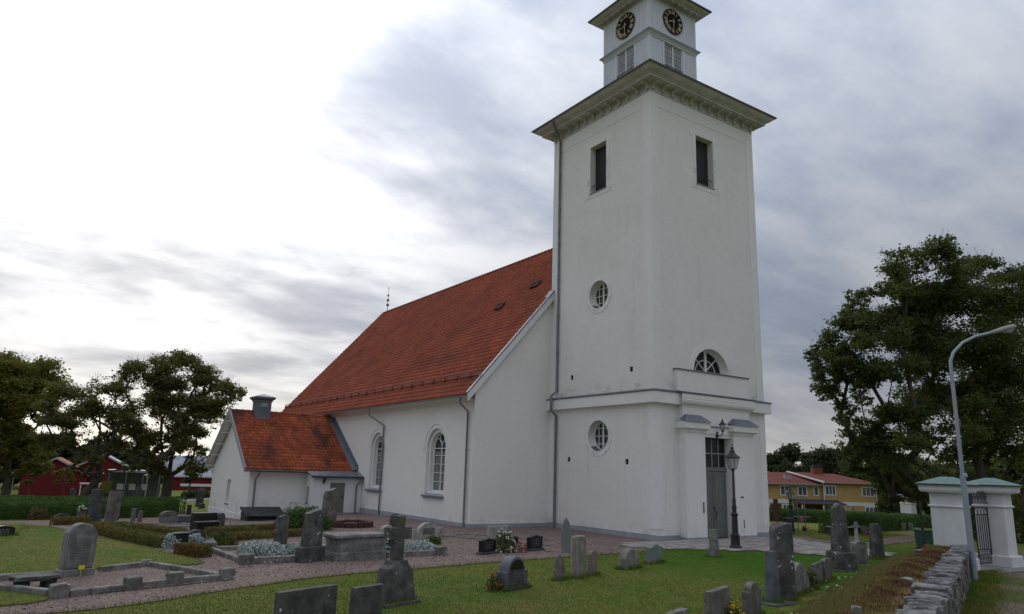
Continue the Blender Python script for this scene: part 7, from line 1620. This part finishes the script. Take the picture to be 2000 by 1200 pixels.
# yellow brick house with red roof, two wings meeting
def make_house():
    A, C = Vector((62.5, 54.8)), Vector((86.82, 38.51)); d = (C-A).normalized(); L = (C-A).length
    z = gz(75, 46)-.3; h = thing('yellow_house', 'long two storey yellow brick house with red tile roof and white windows', 'house', (A.x, A.y, z), math.atan2(d.y, d.x))
    # local: x along the facade, y away from the camera
    B = (Vector((80.05, 43.16))-A).dot(d); e0, e1 = 2.12-z, 2.52-z; D = 9.5
    def U(px_world): return (Vector(px_world)-A).dot(d)
    MB().box(0, 0, -.5, B, D, e0).box(B+.002, -.35, -.5, L, D, e1).obj('wall', 'yellow_brick', h)
    band = -.52-z
    MB().box(0, -.06, band-.28, B-.002, -.001, band+.28).box(B+.004, -.41, band-.38, L+.0, -.351, band+.16).obj('white_band', 'house_white', h)
    r0, r1 = e0+1.75, e1+1.35
    r = MB(); r.add([(-.5, -.6, e0-.02), (B+.1, -.6, e0-.02), (B+.1, D/2, r0), (-.5, D/2, r0), (B+.1, D+.6, e0-.02), (-.5, D+.6, e0-.02)], [(0, 1, 2, 3), (3, 2, 4, 5), (0, 3, 5), (1, 4, 2)])
    r.add([(B-.15, -.95, e1-.02), (L+.6, -.95, e1-.02), (L-4.2, D/2, r1), (B-3.6, D/2, r1+.12), (L+.6, D+.6, e1-.02), (B-.15, D+.6, e1-.02)], [(0, 1, 2, 3), (1, 4, 2), (3, 2, 4, 5), (0, 3, 5)])
    ro = r.obj('roof', 'house_tile', h)
    v = MB(); a, b = Vector((B-.17, -.97, e1)), Vector((B-3.62, D/2, r1+.13)); dd = (b-a).normalized(); v.obox((a+b)/2, dd*((b-a).length/2), dd.cross(Vector((0, 0, 1))).normalized()*.22, (0, 0, .10)); v.obj('verge_sheet', 'house_white', ro)
    MB().box(-.5, -.72, e0-.1, B-.2, -.6, e0+.02).box(B-.1, -1.06, e1-.1, L+.62, -.96, e1+.02).obj('gutter', 'galvanised', h)
    uc = U((80.74, 42.03)); c = MB().box(uc-.75, D/2-.5, r1-.9, uc+.75, D/2+.6, r1+.95).obj('chimney', 'brick_red', ro)
    MB().box(uc-.85, D/2-.6, r1+.95, uc+.85, D/2+.7, r1+1.1).box(uc-.6, D/2-.4, r1+1.1, uc+.6, D/2+.5, r1+1.3).obj('chimney_cap', 'felt_black', c)
    ud = U((77.0, 45.0))-1.2; MB().box(ud-.5, 1.4, e0+.55, ud+.5, 2.3, e0+1.25).obj('roof_vent', 'galvanised', ro)
    MB().box(B-.12, -.50, -.4, B+.02, -.352, e1).obj('downpipe', 'house_white', h); MB().box(L-.18, -.50, -.4, L-.05, -.352, e1).obj('downpipe', 'house_white', h)
    def win(u, zc, w, hh, n, y):
        f = MB().box(u-w/2, y-.07, zc-hh/2, u+w/2, y-.002, zc+hh/2).obj('window', 'house_white', h)
        for k in range(n):
            x0 = u-w/2+.16+(w-.2)*k/n; x1 = x0+(w-.2)/n-.12; MB().box(x0, y-.085, zc-hh/2+.17, x1, y-.071, zc+hh/2-.17).obj('pane', 'far_glass', f)
    zt = 1.1-z
    win(U((75.27, 46.71)), zt, 1.5, 1.55, 2, 0); win(U((77.53, 45.21)), zt, 1.5, 1.55, 2, 0); win(U((79.3, 43.98)), zt+.05, .8, 1.5, 1, 0); win(U((70.6, 49.9)), zt, 1.5, 1.55, 2, 0); win(U((66.5, 52.7)), zt, 1.5, 1.55, 2, 0)
    win(U((81.01, 42.81)), zt+.22, 1.75, 1.55, 3, -.35); win(U((85.84, 39.54)), zt+.18, 2.0, 1.5, 3, -.35)
    zl = -1.55-z
    win(U((73.91, 48.39)), zl, 1.2, 1.3, 2, 0); win(U((75.92, 46.95)), zl, 1.8, 1.3, 3, 0); win(U((81.68, 43.07)), zl-.1, 1.8, 1.4, 3, -.35); win(U((86.42, 39.84)), zl-.1, 2.0, 1.5, 3, -.35)
    u0, u1 = U((76.4, 46.3)), U((82.2, 42.4)); p = MB(); p.add([(u0, -3.0, band-.25), (u1, -3.0, band-.25), (u1-.3, -.42, band+.25), (u0-.3, -.10, band+.25)]+[(u0, -3.0, band-.12), (u1, -3.0, band-.12), (u1-.3, -.42, band+.4), (u0-.3, -.10, band+.4)], [(0, 3, 2, 1), (4, 5, 6, 7)]+[(i, (i+1) % 4, 4+(i+1) % 4, 4+i) for i in range(4)]); po = p.obj('porch_roof', 'felt_black', h)
    for u in (u0+.3, (u0+u1)/2, u1-.3): MB().box(u-.08, -2.9, -.5, u+.08, -2.75, band-.25).obj('porch_post', 'house_white', po)
    MB().box(u0+.5, -.12, -.4, u1-1.5, -.062, band-.4).obj('porch_wall', 'brick_red', h)
    MB().box(U((78.6, 44.4))-.5, -.2, -.4, U((78.6, 44.4))+.5, -.121, band-.6).obj('house_door', 'far_glass', h)
make_house()
